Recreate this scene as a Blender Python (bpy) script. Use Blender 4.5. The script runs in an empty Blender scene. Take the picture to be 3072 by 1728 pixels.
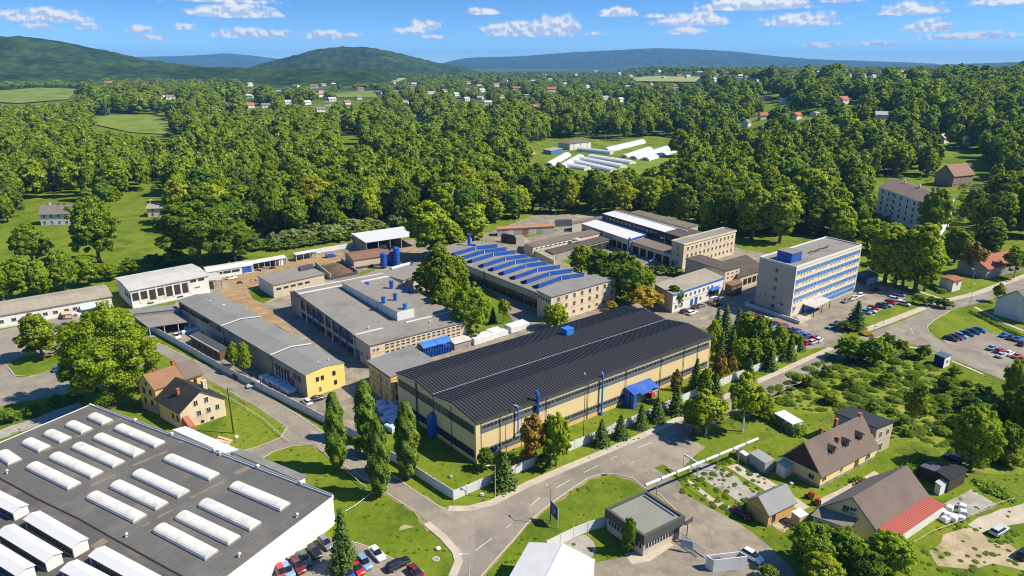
import bpy, bmesh, math, random
import numpy as np
from mathutils import Vector, Matrix, noise as mnoise
random.seed(7); R=random.Random(11); NR=np.random.RandomState(5)
sc=bpy.context.scene
COL=sc.collection
rad=math.radians
# ---------------------------------------------------------------- camera, sky, sun, exposure
FPX=2048.; CX=1536.; CY=864.; TILT=math.atan(673/2048.); CAMH=85.
cd=bpy.data.cameras.new('camera'); cam=bpy.data.objects.new('camera',cd); COL.objects.link(cam)
cd.sensor_width=36; cd.lens=24; cd.clip_start=1; cd.clip_end=60000
cam.location=(0,0,CAMH); cam.rotation_euler=(math.pi/2-TILT,0,0); sc.camera=cam
SUN_EL=47; SUN_AZ=-8
sd=bpy.data.lights.new('sun','SUN'); sd.energy=5.0; sd.angle=rad(.55); sd.color=(1,.90,.72)
sun=bpy.data.objects.new('sun',sd); COL.objects.link(sun); sun.location=(200,0,300)
sun.rotation_euler=(0,rad(90-SUN_EL),rad(SUN_AZ))
sc.view_settings.view_transform='Standard'; sc.view_settings.look='None'
sc.view_settings.exposure=0.68; sc.view_settings.gamma=1; sc.view_settings.use_curve_mapping=False
sc.render.engine='CYCLES'
cy=sc.cycles
cy.max_bounces=5; cy.diffuse_bounces=2; cy.glossy_bounces=2; cy.transmission_bounces=2; cy.volume_bounces=0
cy.transparent_max_bounces=4; cy.caustics_reflective=False; cy.caustics_refractive=False
cy.use_denoising=True
try: cy.denoiser='OPENIMAGEDENOISE'
except Exception: pass
cy.filter_width=1.1
ct,st=math.cos(TILT),math.sin(TILT)
def ray(px,py):
    x=(px-CX)/FPX; y=-(py-CY)/FPX
    return (x, ct+y*st, -st+y*ct)
def proj(x,y,z):
    dz=z-CAMH; d=y*ct-dz*st; v=y*st+dz*ct
    return (CX+FPX*x/d, CY-FPX*v/d)
# --- world: Nishita sky plus a ring of fair-weather cumulus
w=bpy.data.worlds.new('World'); sc.world=w; w.use_nodes=True
nt=w.node_tree; nt.nodes.clear(); N=nt.nodes; Lk=nt.links
def nd(tree,t,**kw):
    n=tree.nodes.new(t)
    for k,v in kw.items(): setattr(n,k,v)
    return n
def mth(tree,op,a,b=None,c=None,clamp=False):
    n=tree.nodes.new('ShaderNodeMath'); n.operation=op; n.use_clamp=clamp
    for i,x in enumerate((a,b,c)):
        if x is None: continue
        if isinstance(x,(int,float)): n.inputs[i].default_value=x
        else: tree.links.new(x,n.inputs[i])
    return n.outputs[0]
def vmth(tree,op,a,b=None):
    n=tree.nodes.new('ShaderNodeVectorMath'); n.operation=op
    for i,x in enumerate((a,b)):
        if x is None: continue
        if isinstance(x,tuple): n.inputs[i].default_value=x
        else: tree.links.new(x,n.inputs[i])
    return n
def mixc(tree,fac,a,b,blend='MIX'):
    n=tree.nodes.new('ShaderNodeMix'); n.data_type='RGBA'; n.blend_type=blend
    for s,x in ((n.inputs[0],fac),(n.inputs[6],a),(n.inputs[7],b)):
        if isinstance(x,(int,float)): s.default_value=x
        elif isinstance(x,tuple): s.default_value=(*x[:3],1)
        else: tree.links.new(x,s)
    return n.outputs[2]
def ramp(tree,x,lo,hi,smooth=True):
    n=tree.nodes.new('ShaderNodeMapRange'); n.interpolation_type='SMOOTHSTEP' if smooth else 'LINEAR'
    n.inputs[1].default_value=lo; n.inputs[2].default_value=hi
    tree.links.new(x,n.inputs[0]); return n.outputs[0]
tc=nd(nt,'ShaderNodeTexCoord'); sp=nd(nt,'ShaderNodeSeparateXYZ'); Lk.new(tc.outputs['Generated'],sp.inputs[0])
dx,dy,dz=sp.outputs
# the sky deepens quickly above the horizon: higher sky colours are reached at a lower elevation
zz=mth(nt,'MULTIPLY_ADD',dz,2.6,0.05)
cb=nd(nt,'ShaderNodeCombineXYZ'); Lk.new(dx,cb.inputs[0]); Lk.new(dy,cb.inputs[1]); Lk.new(zz,cb.inputs[2])
nv=vmth(nt,'NORMALIZE',cb.outputs[0])
sky=nd(nt,'ShaderNodeTexSky',sky_type='NISHITA'); sky.sun_disc=False
sky.sun_elevation=rad(SUN_EL); sky.sun_rotation=rad(90-SUN_AZ); sky.altitude=300; sky.air_density=1.0; sky.dust_density=.25; sky.ozone_density=2.5
Lk.new(nv.outputs[0],sky.inputs[0])
az=mth(nt,'ARCTAN2',dx,dy); az=mth(nt,'WRAP',az,rad(42),rad(-42))
hor=mth(nt,'SQRT',mth(nt,'ADD',mth(nt,'MULTIPLY',dx,dx),mth(nt,'MULTIPLY',dy,dy)))
el=mth(nt,'DIVIDE',dz,hor)
vec=nd(nt,'ShaderNodeCombineXYZ'); Lk.new(az,vec.inputs[0]); Lk.new(el,vec.inputs[1])
K=1.1926
# x, y of the base middle, half width, height (in the photograph's 2576 px scale), strength
CL=[(110,50,115,30,1),(590,38,115,30,1),(560,4,140,14,.8),(640,92,110,22,.9),(840,95,80,16,.7),(220,72,38,16,.8),(95,72,40,14,.7),(355,80,42,16,.8),(385,98,40,12,.8),
(470,72,36,14,.75),(1035,82,50,16,.8),(1065,72,42,22,.9),(1285,78,78,26,1),(1395,78,66,40,1.1),(1340,90,110,14,.8),(1215,34,45,16,.8),(1555,38,48,22,.9),(1650,42,34,12,.7),
(1740,60,95,30,1),(1900,20,150,32,1),(1725,84,62,16,.8),(2015,60,105,30,1),(2290,32,85,28,1),(2340,75,70,26,1),(2440,96,140,15,.6),(2070,117,50,10,.5),(2200,114,60,10,.45),(2510,10,90,14,.7),(2110,4,60,14,.6),(1090,95,40,8,.5),(1490,88,30,8,.5)]
field=None; vf=None
for (x,y,hw,hh,s) in CL:
    r=ray(x*K,y*K); a0=math.atan2(r[0],r[1]); h=math.hypot(r[0],r[1]); e0=r[2]/h
    r2=ray(x*K+hw*K,y*K); ww=abs(math.atan2(r2[0],r2[1])-a0)
    r3=ray(x*K,(y-hh)*K); he=r3[2]/math.hypot(r3[0],r3[1])-e0
    a=vmth(nt,'SUBTRACT',vec.outputs[0],(a0,e0,0)); b=vmth(nt,'MULTIPLY',a.outputs[0],(1/ww,1/he,0))
    s2=nd(nt,'ShaderNodeSeparateXYZ'); Lk.new(b.outputs[0],s2.inputs[0])
    v=s2.outputs[1]; vv=mth(nt,'MAXIMUM',v,mth(nt,'MULTIPLY',v,-4.5))
    c=nd(nt,'ShaderNodeCombineXYZ'); Lk.new(s2.outputs[0],c.inputs[0]); Lk.new(vv,c.inputs[1])
    ln=vmth(nt,'LENGTH',c.outputs[0])
    f=mth(nt,'MULTIPLY',mth(nt,'SUBTRACT',1.0,ln.outputs['Value']),s)
    if field is None: field,vf=f,v
    else:
        g=mth(nt,'GREATER_THAN',f,field)
        vf=mth(nt,'ADD',mth(nt,'MULTIPLY',g,v),mth(nt,'MULTIPLY',mth(nt,'SUBTRACT',1.0,g),vf))
        field=mth(nt,'MAXIMUM',f,field)
sv=vmth(nt,'MULTIPLY',vec.outputs[0],(1.0,1.15,1))
def wn(scale,detail,off):
    n=nd(nt,'ShaderNodeTexNoise'); n.inputs['Scale'].default_value=scale; n.inputs['Detail'].default_value=detail; n.inputs['Roughness'].default_value=.62
    o=vmth(nt,'ADD',sv.outputs[0],(off[0],off[1],0)); Lk.new(o.outputs[0],n.inputs['Vector']); return n.outputs['Fac']
n1=wn(75,5,(3.1,2.2)); n1s=wn(75,5,(3.103,2.2055)); n2=wn(26,3,(7.7,1.1))
dens=mth(nt,'ADD',field,mth(nt,'MULTIPLY_ADD',n1,1.15,-.44))
dens=mth(nt,'ADD',dens,mth(nt,'MULTIPLY_ADD',n2,.7,-.33))
alpha=ramp(nt,dens,.0,.42)
alpha=mth(nt,'MULTIPLY',alpha,.95)
lit=mth(nt,'ADD',mth(nt,'MULTIPLY',vf,.9),mth(nt,'MULTIPLY',mth(nt,'SUBTRACT',n1,n1s),6.0))
lit=ramp(nt,lit,-.15,.75)
cc=mixc(nt,lit,(.50,.60,.80),(.95,.94,.94))  # bright tops, grey undersides: cloud light and shade put into the colour
bgs=nd(nt,'ShaderNodeBackground'); bgs.inputs[1].default_value=.118
hz=nd(nt,'ShaderNodeHueSaturation'); hz.inputs['Saturation'].default_value=1.22; Lk.new(sky.outputs[0],hz.inputs['Color'])
tint=mixc(nt,1.0,hz.outputs[0],(.78,.93,1.02),'MULTIPLY')
Lk.new(tint,bgs.inputs[0])
bgc=nd(nt,'ShaderNodeBackground'); bgc.inputs[1].default_value=.66; Lk.new(cc,bgc.inputs[0])
mx=nd(nt,'ShaderNodeMixShader'); Lk.new(alpha,mx.inputs[0]); Lk.new(bgs.outputs[0],mx.inputs[1]); Lk.new(bgc.outputs[0],mx.inputs[2])
wo=nd(nt,'ShaderNodeOutputWorld'); Lk.new(mx.outputs[0],wo.inputs[0])
# ---------------------------------------------------------------- pixel -> ground helpers
def S(t):
    t=max(0.,min(1.,t)); return t*t*(3-2*t)
def hz_(x,y):
    z=34*S((y-455)/430)*S((x-150-(y-455)*.12)/260)
    z+=16*S((y-850)/900)
    k=S((y-560)/500)
    if k>0: z+=k*(5*mnoise.noise(Vector((x/330,y/330,1.3)))+2.5*mnoise.noise(Vector((x/120,y/120,4.1))))
    return z
def G(px,py,z=0.):
    r=ray(px,py); t=(z-CAMH)/r[2]; return (r[0]*t,r[1]*t)
def GT(px,py):
    r=ray(px,py); t=60.; step=4.
    while t<9000:
        x,y,z=r[0]*t,r[1]*t,CAMH+r[2]*t
        if z<=hz_(x,y): break
        t+=max(2.,t*.01)
    lo=t-max(2.,t*.01)
    for _ in range(24):
        m=(lo+t)/2
        if CAMH+r[2]*m<=hz_(r[0]*m,r[1]*m): t=m
        else: lo=m
    return (r[0]*t,r[1]*t,hz_(r[0]*t,r[1]*t))
def Z(x0,y0,s): return lambda a,b:(x0+a*s,y0+b*s)
_s=.24845
z1=Z(0,780,_s);z2=Z(500,660,_s);z3=Z(1000,640,_s);z4=Z(1600,600,_s);z5=Z(2200,680,_s);z6=Z(2432,760,_s);z7=Z(1780,860,_s)
y1=Z(400,900,_s);y2=Z(960,960,_s);y3=Z(1500,1080,_s)
_s=.43956
y4=Z(760,1368,_s);y5=Z(1500,1368,_s);y6=Z(2140,1368,_s);y7=Z(2432,1200,_s)
q0=Z(0,1152,.3975);q1=Z(1024,1152,.3975);q2=Z(2048,1152,.3975);q3=Z(1300,600,.31056);q4=Z(400,1000,.31056)
D=Z(0,0,1.19255)
# ---------------------------------------------------------------- materials
MATS={}
def M(name,rgb,rough=.85,var=.12,scale=.5,fine=6.,spec=.25,metal=0.,dirt=None,dirt_amt=.0,dirt_scale=.15,bump=0.,coat=0.,lines=None,streak=0.):
    if name in MATS: return MATS[name]
    m=bpy.data.materials.new(name); m.use_nodes=True; t=m.node_tree
    b=t.nodes['Principled BSDF']; b.inputs['Roughness'].default_value=rough; b.inputs['Metallic'].default_value=metal
    b.inputs['Specular IOR Level'].default_value=spec; b.inputs['Coat Weight'].default_value=coat
    g=nd(t,'ShaderNodeNewGeometry'); P=g.outputs['Position']
    def no(sc_,det,vec_=P,ro=.6):
        n=nd(t,'ShaderNodeTexNoise'); n.inputs['Scale'].default_value=sc_; n.inputs['Detail'].default_value=det; n.inputs['Roughness'].default_value=ro
        t.links.new(vec_,n.inputs['Vector']); return n.outputs['Fac']
    a=no(scale,4); f=no(fine,3)
    val=mth(t,'ADD',mth(t,'MULTIPLY_ADD',a,2*var,1-var),mth(t,'MULTIPLY_ADD',f,var,-.5*var))
    c=mixc(t,1.0,(*rgb,),val,'MULTIPLY')
    if streak:
        mp=vmth(t,'MULTIPLY',P,(1.,1.,.08)); s_=no(1.6,4,mp.outputs[0])
        c=mixc(t,mth(t,'MULTIPLY',ramp(t,s_,.5,.75),streak),c,(rgb[0]*.35,rgb[1]*.33,rgb[2]*.3))
    if dirt:
        d=ramp(t,no(dirt_scale,6),.48,.68); c=mixc(t,mth(t,'MULTIPLY',d,dirt_amt),c,dirt)
    if lines:   # (direction angle, spacing m, darkness): seams of sheets laid side by side
        an,spc,dk=lines
        dp=vmth(t,'DOT_PRODUCT',P,(math.cos(an),math.sin(an),0)).outputs['Value']
        fr=mth(t,'FRACT',mth(t,'DIVIDE',dp,spc)); ln=mth(t,'LESS_THAN',fr,.12)
        c=mixc(t,mth(t,'MULTIPLY',ln,dk),c,(rgb[0]*.45,rgb[1]*.45,rgb[2]*.45))
        jog=no(.35,2); c=mixc(t,1.0,c,mth(t,'MULTIPLY_ADD',jog,.3,.85),'MULTIPLY')
    t.links.new(c,b.inputs['Base Color'])
    if bump:
        bp=nd(t,'ShaderNodeBump'); bp.inputs['Strength'].default_value=bump; bp.inputs['Distance'].default_value=.3
        t.links.new(f,bp.inputs['Height']); t.links.new(bp.outputs[0],b.inputs['Normal'])
    MATS[name]=m; return m
def ground_mat(name,cols,scales=(.012,.07,.6),bump=.25,rough=.95,mott=.35,worn=0.):
    m=bpy.data.materials.new(name); m.use_nodes=True; t=m.node_tree; b=t.nodes['Principled BSDF']; b.inputs['Roughness'].default_value=rough; b.inputs['Specular IOR Level'].default_value=.1
    g=nd(t,'ShaderNodeNewGeometry'); P=g.outputs['Position']
    def no(s,det,ro=.62):
        n=nd(t,'ShaderNodeTexNoise'); n.inputs['Scale'].default_value=s; n.inputs['Detail'].default_value=det; n.inputs['Roughness'].default_value=ro; t.links.new(P,n.inputs['Vector']); return n.outputs['Fac']
    c=cols[0]
    c=mixc(t,ramp(t,no(scales[0],4),.35,.65),cols[0],cols[1])
    c=mixc(t,ramp(t,no(scales[1],6),.42,.66),c,cols[2])
    if len(cols)>3: c=mixc(t,ramp(t,no(scales[1]*.7+.013,7),.55,.68),c,cols[3])
    f=no(scales[2],5); c=mixc(t,1.0,c,mth(t,'MULTIPLY_ADD',f,2*mott,1-mott),'MULTIPLY')
    if worn:   # mended patches and cracks
        wv=nd(t,'ShaderNodeTexNoise'); wv.inputs['Scale'].default_value=.25; t.links.new(P,wv.inputs['Vector'])
        wp=vmth(t,'ADD',P,None); sc_=vmth(t,'SCALE',wv.outputs['Color']); sc_.inputs['Scale'].default_value=5.; t.links.new(sc_.outputs[0],wp.inputs[1])
        vo=nd(t,'ShaderNodeTexVoronoi'); vo.inputs['Scale'].default_value=.085; vo.distance='CHEBYCHEV'; t.links.new(P,vo.inputs['Vector'])
        sp_=nd(t,'ShaderNodeSeparateColor'); t.links.new(vo.outputs['Color'],sp_.inputs[0])
        c=mixc(t,1.0,c,mth(t,'MULTIPLY_ADD',sp_.outputs[0],.22*worn,1-.11*worn),'MULTIPLY')
        ve=nd(t,'ShaderNodeTexVoronoi'); ve.feature='DISTANCE_TO_EDGE'; ve.inputs['Scale'].default_value=.11; t.links.new(wp.outputs[0],ve.inputs['Vector'])
        cr=mth(t,'LESS_THAN',ve.outputs['Distance'],.010); c=mixc(t,mth(t,'MULTIPLY',cr,.22*worn),c,(.07,.066,.06))
        st_=ramp(t,no(.33,6),.60,.72); c=mixc(t,mth(t,'MULTIPLY',st_,.4*worn),c,(.09,.085,.08))
    t.links.new(c,b.inputs['Base Color'])
    if bump:
        bp=nd(t,'ShaderNodeBump'); bp.inputs['Strength'].default_value=bump; bp.inputs['Distance'].default_value=.5
        t.links.new(f,bp.inputs['Height']); t.links.new(bp.outputs[0],b.inputs['Normal'])
    MATS[name]=m; return m
GRASS=ground_mat('grass',[(.108,.162,.010),(.155,.200,.016),(.070,.116,.009),(.21,.195,.045)],bump=.5,mott=.45)
MEADOW=ground_mat('meadow_grass',[(.145,.205,.025),(.185,.225,.035),(.11,.17,.02),(.22,.22,.06)],scales=(.008,.03,.25),bump=.1,mott=.25)
STRAW=ground_mat('pale_field',[(.30,.33,.11),(.26,.32,.09),(.34,.34,.14)],bump=.1,mott=.1)
ASPH=ground_mat('asphalt',[(.235,.205,.165),(.28,.24,.185),(.185,.165,.138),(.33,.28,.21)],scales=(.05,.22,2.2),bump=.05,mott=.14,rough=.9,worn=1.)
ROADM=ground_mat('road_asphalt',[(.235,.208,.172),(.265,.235,.19),(.20,.18,.152),(.29,.255,.205)],scales=(.03,.15,1.6),bump=.04,mott=.12,rough=.88,worn=.8)
DIRT=ground_mat('dirt',[(.30,.205,.11),(.25,.165,.085),(.35,.25,.14)],scales=(.06,.25,1.5),bump=.4,mott=.25)
CONC=ground_mat('paving_concrete',[(.42,.37,.30),(.38,.33,.27),(.46,.41,.33)],scales=(.08,.4,2.5),bump=.1,mott=.15)
GRAVEL=ground_mat('gravel',[(.33,.31,.28),(.27,.25,.22),(.38,.36,.33),(.16,.19,.07)],scales=(.08,.3,3.5),bump=.4,mott=.3)
SAND=ground_mat('sandy_soil',[(.36,.29,.185),(.29,.235,.14),(.42,.35,.235),(.16,.18,.05)],scales=(.06,.25,1.5),bump=.3,mott=.2)
# ---------------------------------------------------------------- mesh building
class Frame:
    """A near roof corner, B right roof corner, C left roof corner given at height h."""
    def __init__(s,A,B,C,h,world=False):
        if not world: A,B,C=G(*A,h),G(*B,h),G(*C,h)
        s.o=A; ux,uy=B[0]-A[0],B[1]-A[1]; vx,vy=C[0]-A[0],C[1]-A[1]
        s.L=math.hypot(ux,uy); s.W=math.hypot(vx,vy); s.u=(ux/s.L,uy/s.L); s.v=(vx/s.W,vy/s.W); s.h=h
        s.tu=math.atan2(uy,ux); s.tv=math.atan2(vy,vx)
    def P(s,a,b,z): return (s.o[0]+s.u[0]*a+s.v[0]*b, s.o[1]+s.u[1]*a+s.v[1]*b, z)
    def wall(s,wl,t,z,out=0.):
        """location and z rotation of something hung on a wall; t metres along it"""
        if wl=='f': p=s.P(t,0,z); r=s.tu
        elif wl=='l': p=s.P(0,t,z); r=s.tv+math.pi
        elif wl=='r': p=s.P(s.L,t,z); r=s.tv
        else: p=s.P(t,s.W,z); r=s.tu+math.pi
        return ((p[0]+math.sin(r)*out,p[1]-math.cos(r)*out,p[2]),r)
    def sub(s,a0,a1,b0,b1,h=None):
        f=Frame(s.P(a0,b0,0)[:2],s.P(a1,b0,0)[:2],s.P(a0,b1,0)[:2],s.h if h is None else h,True); return f
WF=Frame((0,0),(1,0),(0,1),0,True)
class MB:
    def __init__(s): s.v=[]; s.f=[]; s.m=[]
    def add(s,vs,fs,mi=0):
        n=len(s.v); s.v+=vs; s.f+=[tuple(i+n for i in f) for f in fs]; s.m+=[mi]*len(fs); return s
    def box(s,fr,a0,a1,b0,b1,z0,z1,mi=0):
        v=[fr.P(a,b,z) for z in (z0,z1) for (a,b) in ((a0,b0),(a1,b0),(a1,b1),(a0,b1))]
        return s.add(v,[(3,2,1,0),(4,5,6,7),(0,1,5,4),(1,2,6,5),(2,3,7,6),(3,0,4,7)],mi)
    def hexa(s,b4,t4,mi=0):
        return s.add(list(b4)+list(t4),[(3,2,1,0),(4,5,6,7),(0,1,5,4),(1,2,6,5),(2,3,7,6),(3,0,4,7)],mi)
    def cyl(s,p0,p1,r0,r1=None,n=8,mi=0,cap=True):
        r1=r0 if r1 is None else r1
        p0,p1=Vector(p0),Vector(p1); d=(p1-p0).normalized(); a=d.orthogonal().normalized(); b=d.cross(a)
        vs=[]
        for p,r in ((p0,r0),(p1,r1)):
            for i in range(n):
                t=2*math.pi*i/n; q=p+a*math.cos(t)*r+b*math.sin(t)*r; vs.append(tuple(q))
        fs=[(i,(i+1)%n,n+(i+1)%n,n+i) for i in range(n)]
        if cap: fs+=[tuple(range(n-1,-1,-1)),tuple(range(n,2*n))]
        return s.add(vs,fs,mi)
    def slab(s,pts,th,mi=0):
        n=len(pts); vs=[tuple(p) for p in pts]+[(p[0],p[1],p[2]-th) for p in pts]
        return s.add(vs,[tuple(range(n)),tuple(range(2*n-1,n-1,-1))]+[(i,n+i,n+(i+1)%n,(i+1)%n) for i in range(n)],mi)
    def mesh(s,name,mats,off=(0,0,0)):
        me=bpy.data.meshes.new(name)
        me.from_pydata([(x-off[0],y-off[1],z-off[2]) for x,y,z in s.v],[],s.f)
        for m in mats: me.materials.append(m)
        if len(mats)>1: me.polygons.foreach_set('material_index',s.m)
        bm=bmesh.new(); bm.from_mesh(me); bmesh.ops.recalc_face_normals(bm,faces=bm.faces); bm.to_mesh(me); bm.free()
        return me
def tag(o,label=None,cat=None,group=None,kind=None):
    for k,v in (('label',label),('category',cat),('group',group),('kind',kind)):
        if v: o[k]=v
    return o
def thing(name,label,cat,loc=(0,0,0),rz=0.,group=None):
    o=bpy.data.objects.new(name,None); COL.objects.link(o); o.location=loc; o.rotation_euler=(0,0,rz); o.empty_display_size=.5
    return tag(o,label,cat,group)
def link(name,me,parent=None,loc=(0,0,0),rz=0.,scale=None,kind=None):
    o=bpy.data.objects.new(name,me); COL.objects.link(o)
    if parent is not None: o.parent=parent
    o.location=loc; o.rotation_euler=(0,0,rz)
    if scale: o.scale=scale
    if kind: o['kind']=kind
    return o
def rloc(p,root):
    return (p[0]-root.location[0],p[1]-root.location[1],p[2]-root.location[2])
def part(name,mb,mats,root,kind=None,smooth=False):
    """mesh given in world coordinates, made a child of root (root unrotated)"""
    if not isinstance(mats,(list,tuple)): mats=[mats]
    top=root
    off=root.location if root is not None else (0,0,0)
    if root is not None and root.parent is not None:
        off=root.location+root.parent.location
    me=mb.mesh(name,mats,off)
    if smooth: me.polygons.foreach_set('use_smooth',[True]*len(me.polygons))
    o=link(name,me,root,kind=kind); return o
def structure(name,mb,mats,kind='structure'):
    o=link(name,mb.mesh(name,mats if isinstance(mats,(list,tuple)) else [mats])); o['kind']=kind; return o
def smooth_poly(pts,n=5,closed=True):
    out=[]; m=len(pts)
    for i in range(m if closed else m-1):
        p0=pts[(i-1)%m] if closed or i>0 else pts[i]; p1=pts[i]; p2=pts[(i+1)%m]; p3=pts[(i+2)%m] if closed or i+2<m else p2
        for k in range(n):
            t=k/n; t2=t*t; t3=t2*t
            out.append(tuple(.5*((2*p1[j])+(-p0[j]+p2[j])*t+(2*p0[j]-5*p1[j]+4*p2[j]-p3[j])*t2+(-p0[j]+3*p1[j]-3*p2[j]+p3[j])*t3) for j in range(2)))
    if not closed: out.append(pts[-1])
    return out
def sheet(name,px,z,mat,sm=False,ter=False,rough=0.):
    pts=[(GT(*p) if ter else (*G(*p,0),0)) for p in px]
    if sm: pts=[(a,b,0) for a,b in smooth_poly([p[:2] for p in pts])]
    if rough:
        out=[]
        for i,p in enumerate(pts):
            q=pts[(i+1)%len(pts)]; d=math.hypot(q[0]-p[0],q[1]-p[1]); k=max(1,int(d/2.5))
            for j in range(k):
                t=j/k; x=p[0]+(q[0]-p[0])*t; y=p[1]+(q[1]-p[1])*t
                out.append((x+R.uniform(-rough,rough),y+R.uniform(-rough,rough),p[2]))
        pts=out
    mb=MB()
    if ter: mb.add([(x,y,hz_(x,y)+z) for x,y,_ in pts],[tuple(range(len(pts)))])
    else: mb.add([(x,y,z) for x,y,_ in pts],[tuple(range(len(pts)))])
    me=bpy.data.meshes.new(name); me.from_pydata(mb.v,[],mb.f); me.materials.append(mat)
    if me.polygons[0].normal.z<0: me.flip_normals()
    return link(name,me,kind='structure')
def strip(name,pts,wd,z,mat,px=True,kind='structure',th=0.,offs=0.):
    """a band of width wd following a polyline of ground points"""
    g=[G(*p) for p in pts] if px else pts
    mb=MB(); L=[];Rr=[]
    for i,p in enumerate(g):
        a=g[max(i-1,0)]; b=g[min(i+1,len(g)-1)]; d=Vector((b[0]-a[0],b[1]-a[1])).normalized(); n=Vector((-d.y,d.x))
        L.append((p[0]+n.x*(offs+wd/2),p[1]+n.y*(offs+wd/2))); Rr.append((p[0]+n.x*(offs-wd/2),p[1]+n.y*(offs-wd/2)))
    for i in range(len(g)-1):
        q=[(*Rr[i],z),(*Rr[i+1],z),(*L[i+1],z),(*L[i],z)]
        if th: mb.hexa([(x,y,zz_-th) for x,y,zz_ in q],q)
        else: mb.add(q,[(0,1,2,3)])
    return structure(name,mb,mat,kind)
# ---------------------------------------------------------------- terrain
def terrain():
    rs=[0.]+list(np.geomspace(60,460,14))+list(np.linspace(480,1500,46))+list(np.geomspace(1560,26000,34)); na=120
    vs=[];fs=[]
    angs=np.linspace(-math.pi,math.pi,na,endpoint=False)
    # finer in the view
    angs=sorted(set([round(a,4) for a in angs]+[round(a,4) for a in np.linspace(-.75,.75,110)])); na=len(angs)
    vs.append((0,0,0))
    for r in rs[1:]:
        for a in angs:
            x=r*math.sin(a); y=r*math.cos(a); vs.append((x,y,hz_(x,y)))
    for i in range(na): fs.append((0,1+(i+1)%na,1+i))
    for k in range(len(rs)-2):
        o=1+k*na
        for i in range(na):
            j=(i+1)%na; fs.append((o+i,o+j,o+na+j,o+na+i))
    me=bpy.data.meshes.new('ground'); me.from_pydata(vs,[],fs); me.materials.append(TERR)
    if me.polygons[500].normal.z<0: me.flip_normals()
    return link('ground',me,kind='structure')
# ground: grass close by, wooded and farmed land farther off
def terr_mat():
    m=bpy.data.materials.new('open_land'); m.use_nodes=True; t=m.node_tree; b=t.nodes['Principled BSDF']; b.inputs['Roughness'].default_value=.95; b.inputs['Specular IOR Level'].default_value=.1
    g=nd(t,'ShaderNodeNewGeometry'); P=g.outputs['Position']
    def no(s,det,ro=.62):
        n=nd(t,'ShaderNodeTexNoise'); n.inputs['Scale'].default_value=s; n.inputs['Detail'].default_value=det; n.inputs['Roughness'].default_value=ro; t.links.new(P,n.inputs['Vector']); return n.outputs['Fac']
    c=mixc(t,ramp(t,no(.02,4),.35,.65),(.106,.158,.010),(.155,.196,.016))
    c=mixc(t,ramp(t,no(.07,6),.45,.68),c,(.070,.114,.009))
    c=mixc(t,mth(t,'MULTIPLY',ramp(t,no(.05,7),.6,.76),.6),c,(.21,.20,.06))
    f=no(.7,5); c=mixc(t,1.0,c,mth(t,'MULTIPLY_ADD',f,.9,.55),'MULTIPLY')
    f2=no(4.,3); c=mixc(t,1.0,c,mth(t,'MULTIPLY_ADD',f2,.5,.75),'MULTIPLY')
    sp_=nd(t,'ShaderNodeSeparateXYZ'); t.links.new(P,sp_.inputs[0])
    far=ramp(t,sp_.outputs[1],1250,1700)
    w1=mixc(t,ramp(t,no(.006,5),.42,.6),(.030,.060,.010),(.075,.11,.022))
    w1=mixc(t,ramp(t,no(.0016,4),.60,.66),w1,(.20,.26,.07))
    c=mixc(t,far,c,w1)
    t.links.new(c,b.inputs['Base Color'])
    bp=nd(t,'ShaderNodeBump'); bp.inputs['Strength'].default_value=.5; bp.inputs['Distance'].default_value=.5
    t.links.new(f,bp.inputs['Height']); t.links.new(bp.outputs[0],b.inputs['Normal'])
    return m
TERR=terr_mat(); terrain()
# ---------------------------------------------------------------- hills on the horizon
def hill_mat(name,c1,c2,c3):
    m=bpy.data.materials.new(name); m.use_nodes=True; t=m.node_tree; b=t.nodes['Principled BSDF']; b.inputs['Roughness'].default_value=1; b.inputs['Specular IOR Level'].default_value=0
    g=nd(t,'ShaderNodeNewGeometry'); P=g.outputs['Position']
    def no(s,det):
        n=nd(t,'ShaderNodeTexNoise'); n.inputs['Scale'].default_value=s; n.inputs['Detail'].default_value=det; n.inputs['Roughness'].default_value=.65; t.links.new(P,n.inputs['Vector']); return n.outputs['Fac']
    c=mixc(t,ramp(t,no(.004,6),.4,.62),c1,c2); c=mixc(t,ramp(t,no(.0022,7),.60,.70),c,c3)
    c=mixc(t,1.0,c,mth(t,'MULTIPLY_ADD',no(.016,6),2.2,-.1),'MULTIPLY')
    t.links.new(c,b.inputs['Base Color']); return m
HILLM=hill_mat('wooded_hill',(.017,.036,.006),(.038,.062,.010),(.11,.135,.025))
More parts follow.
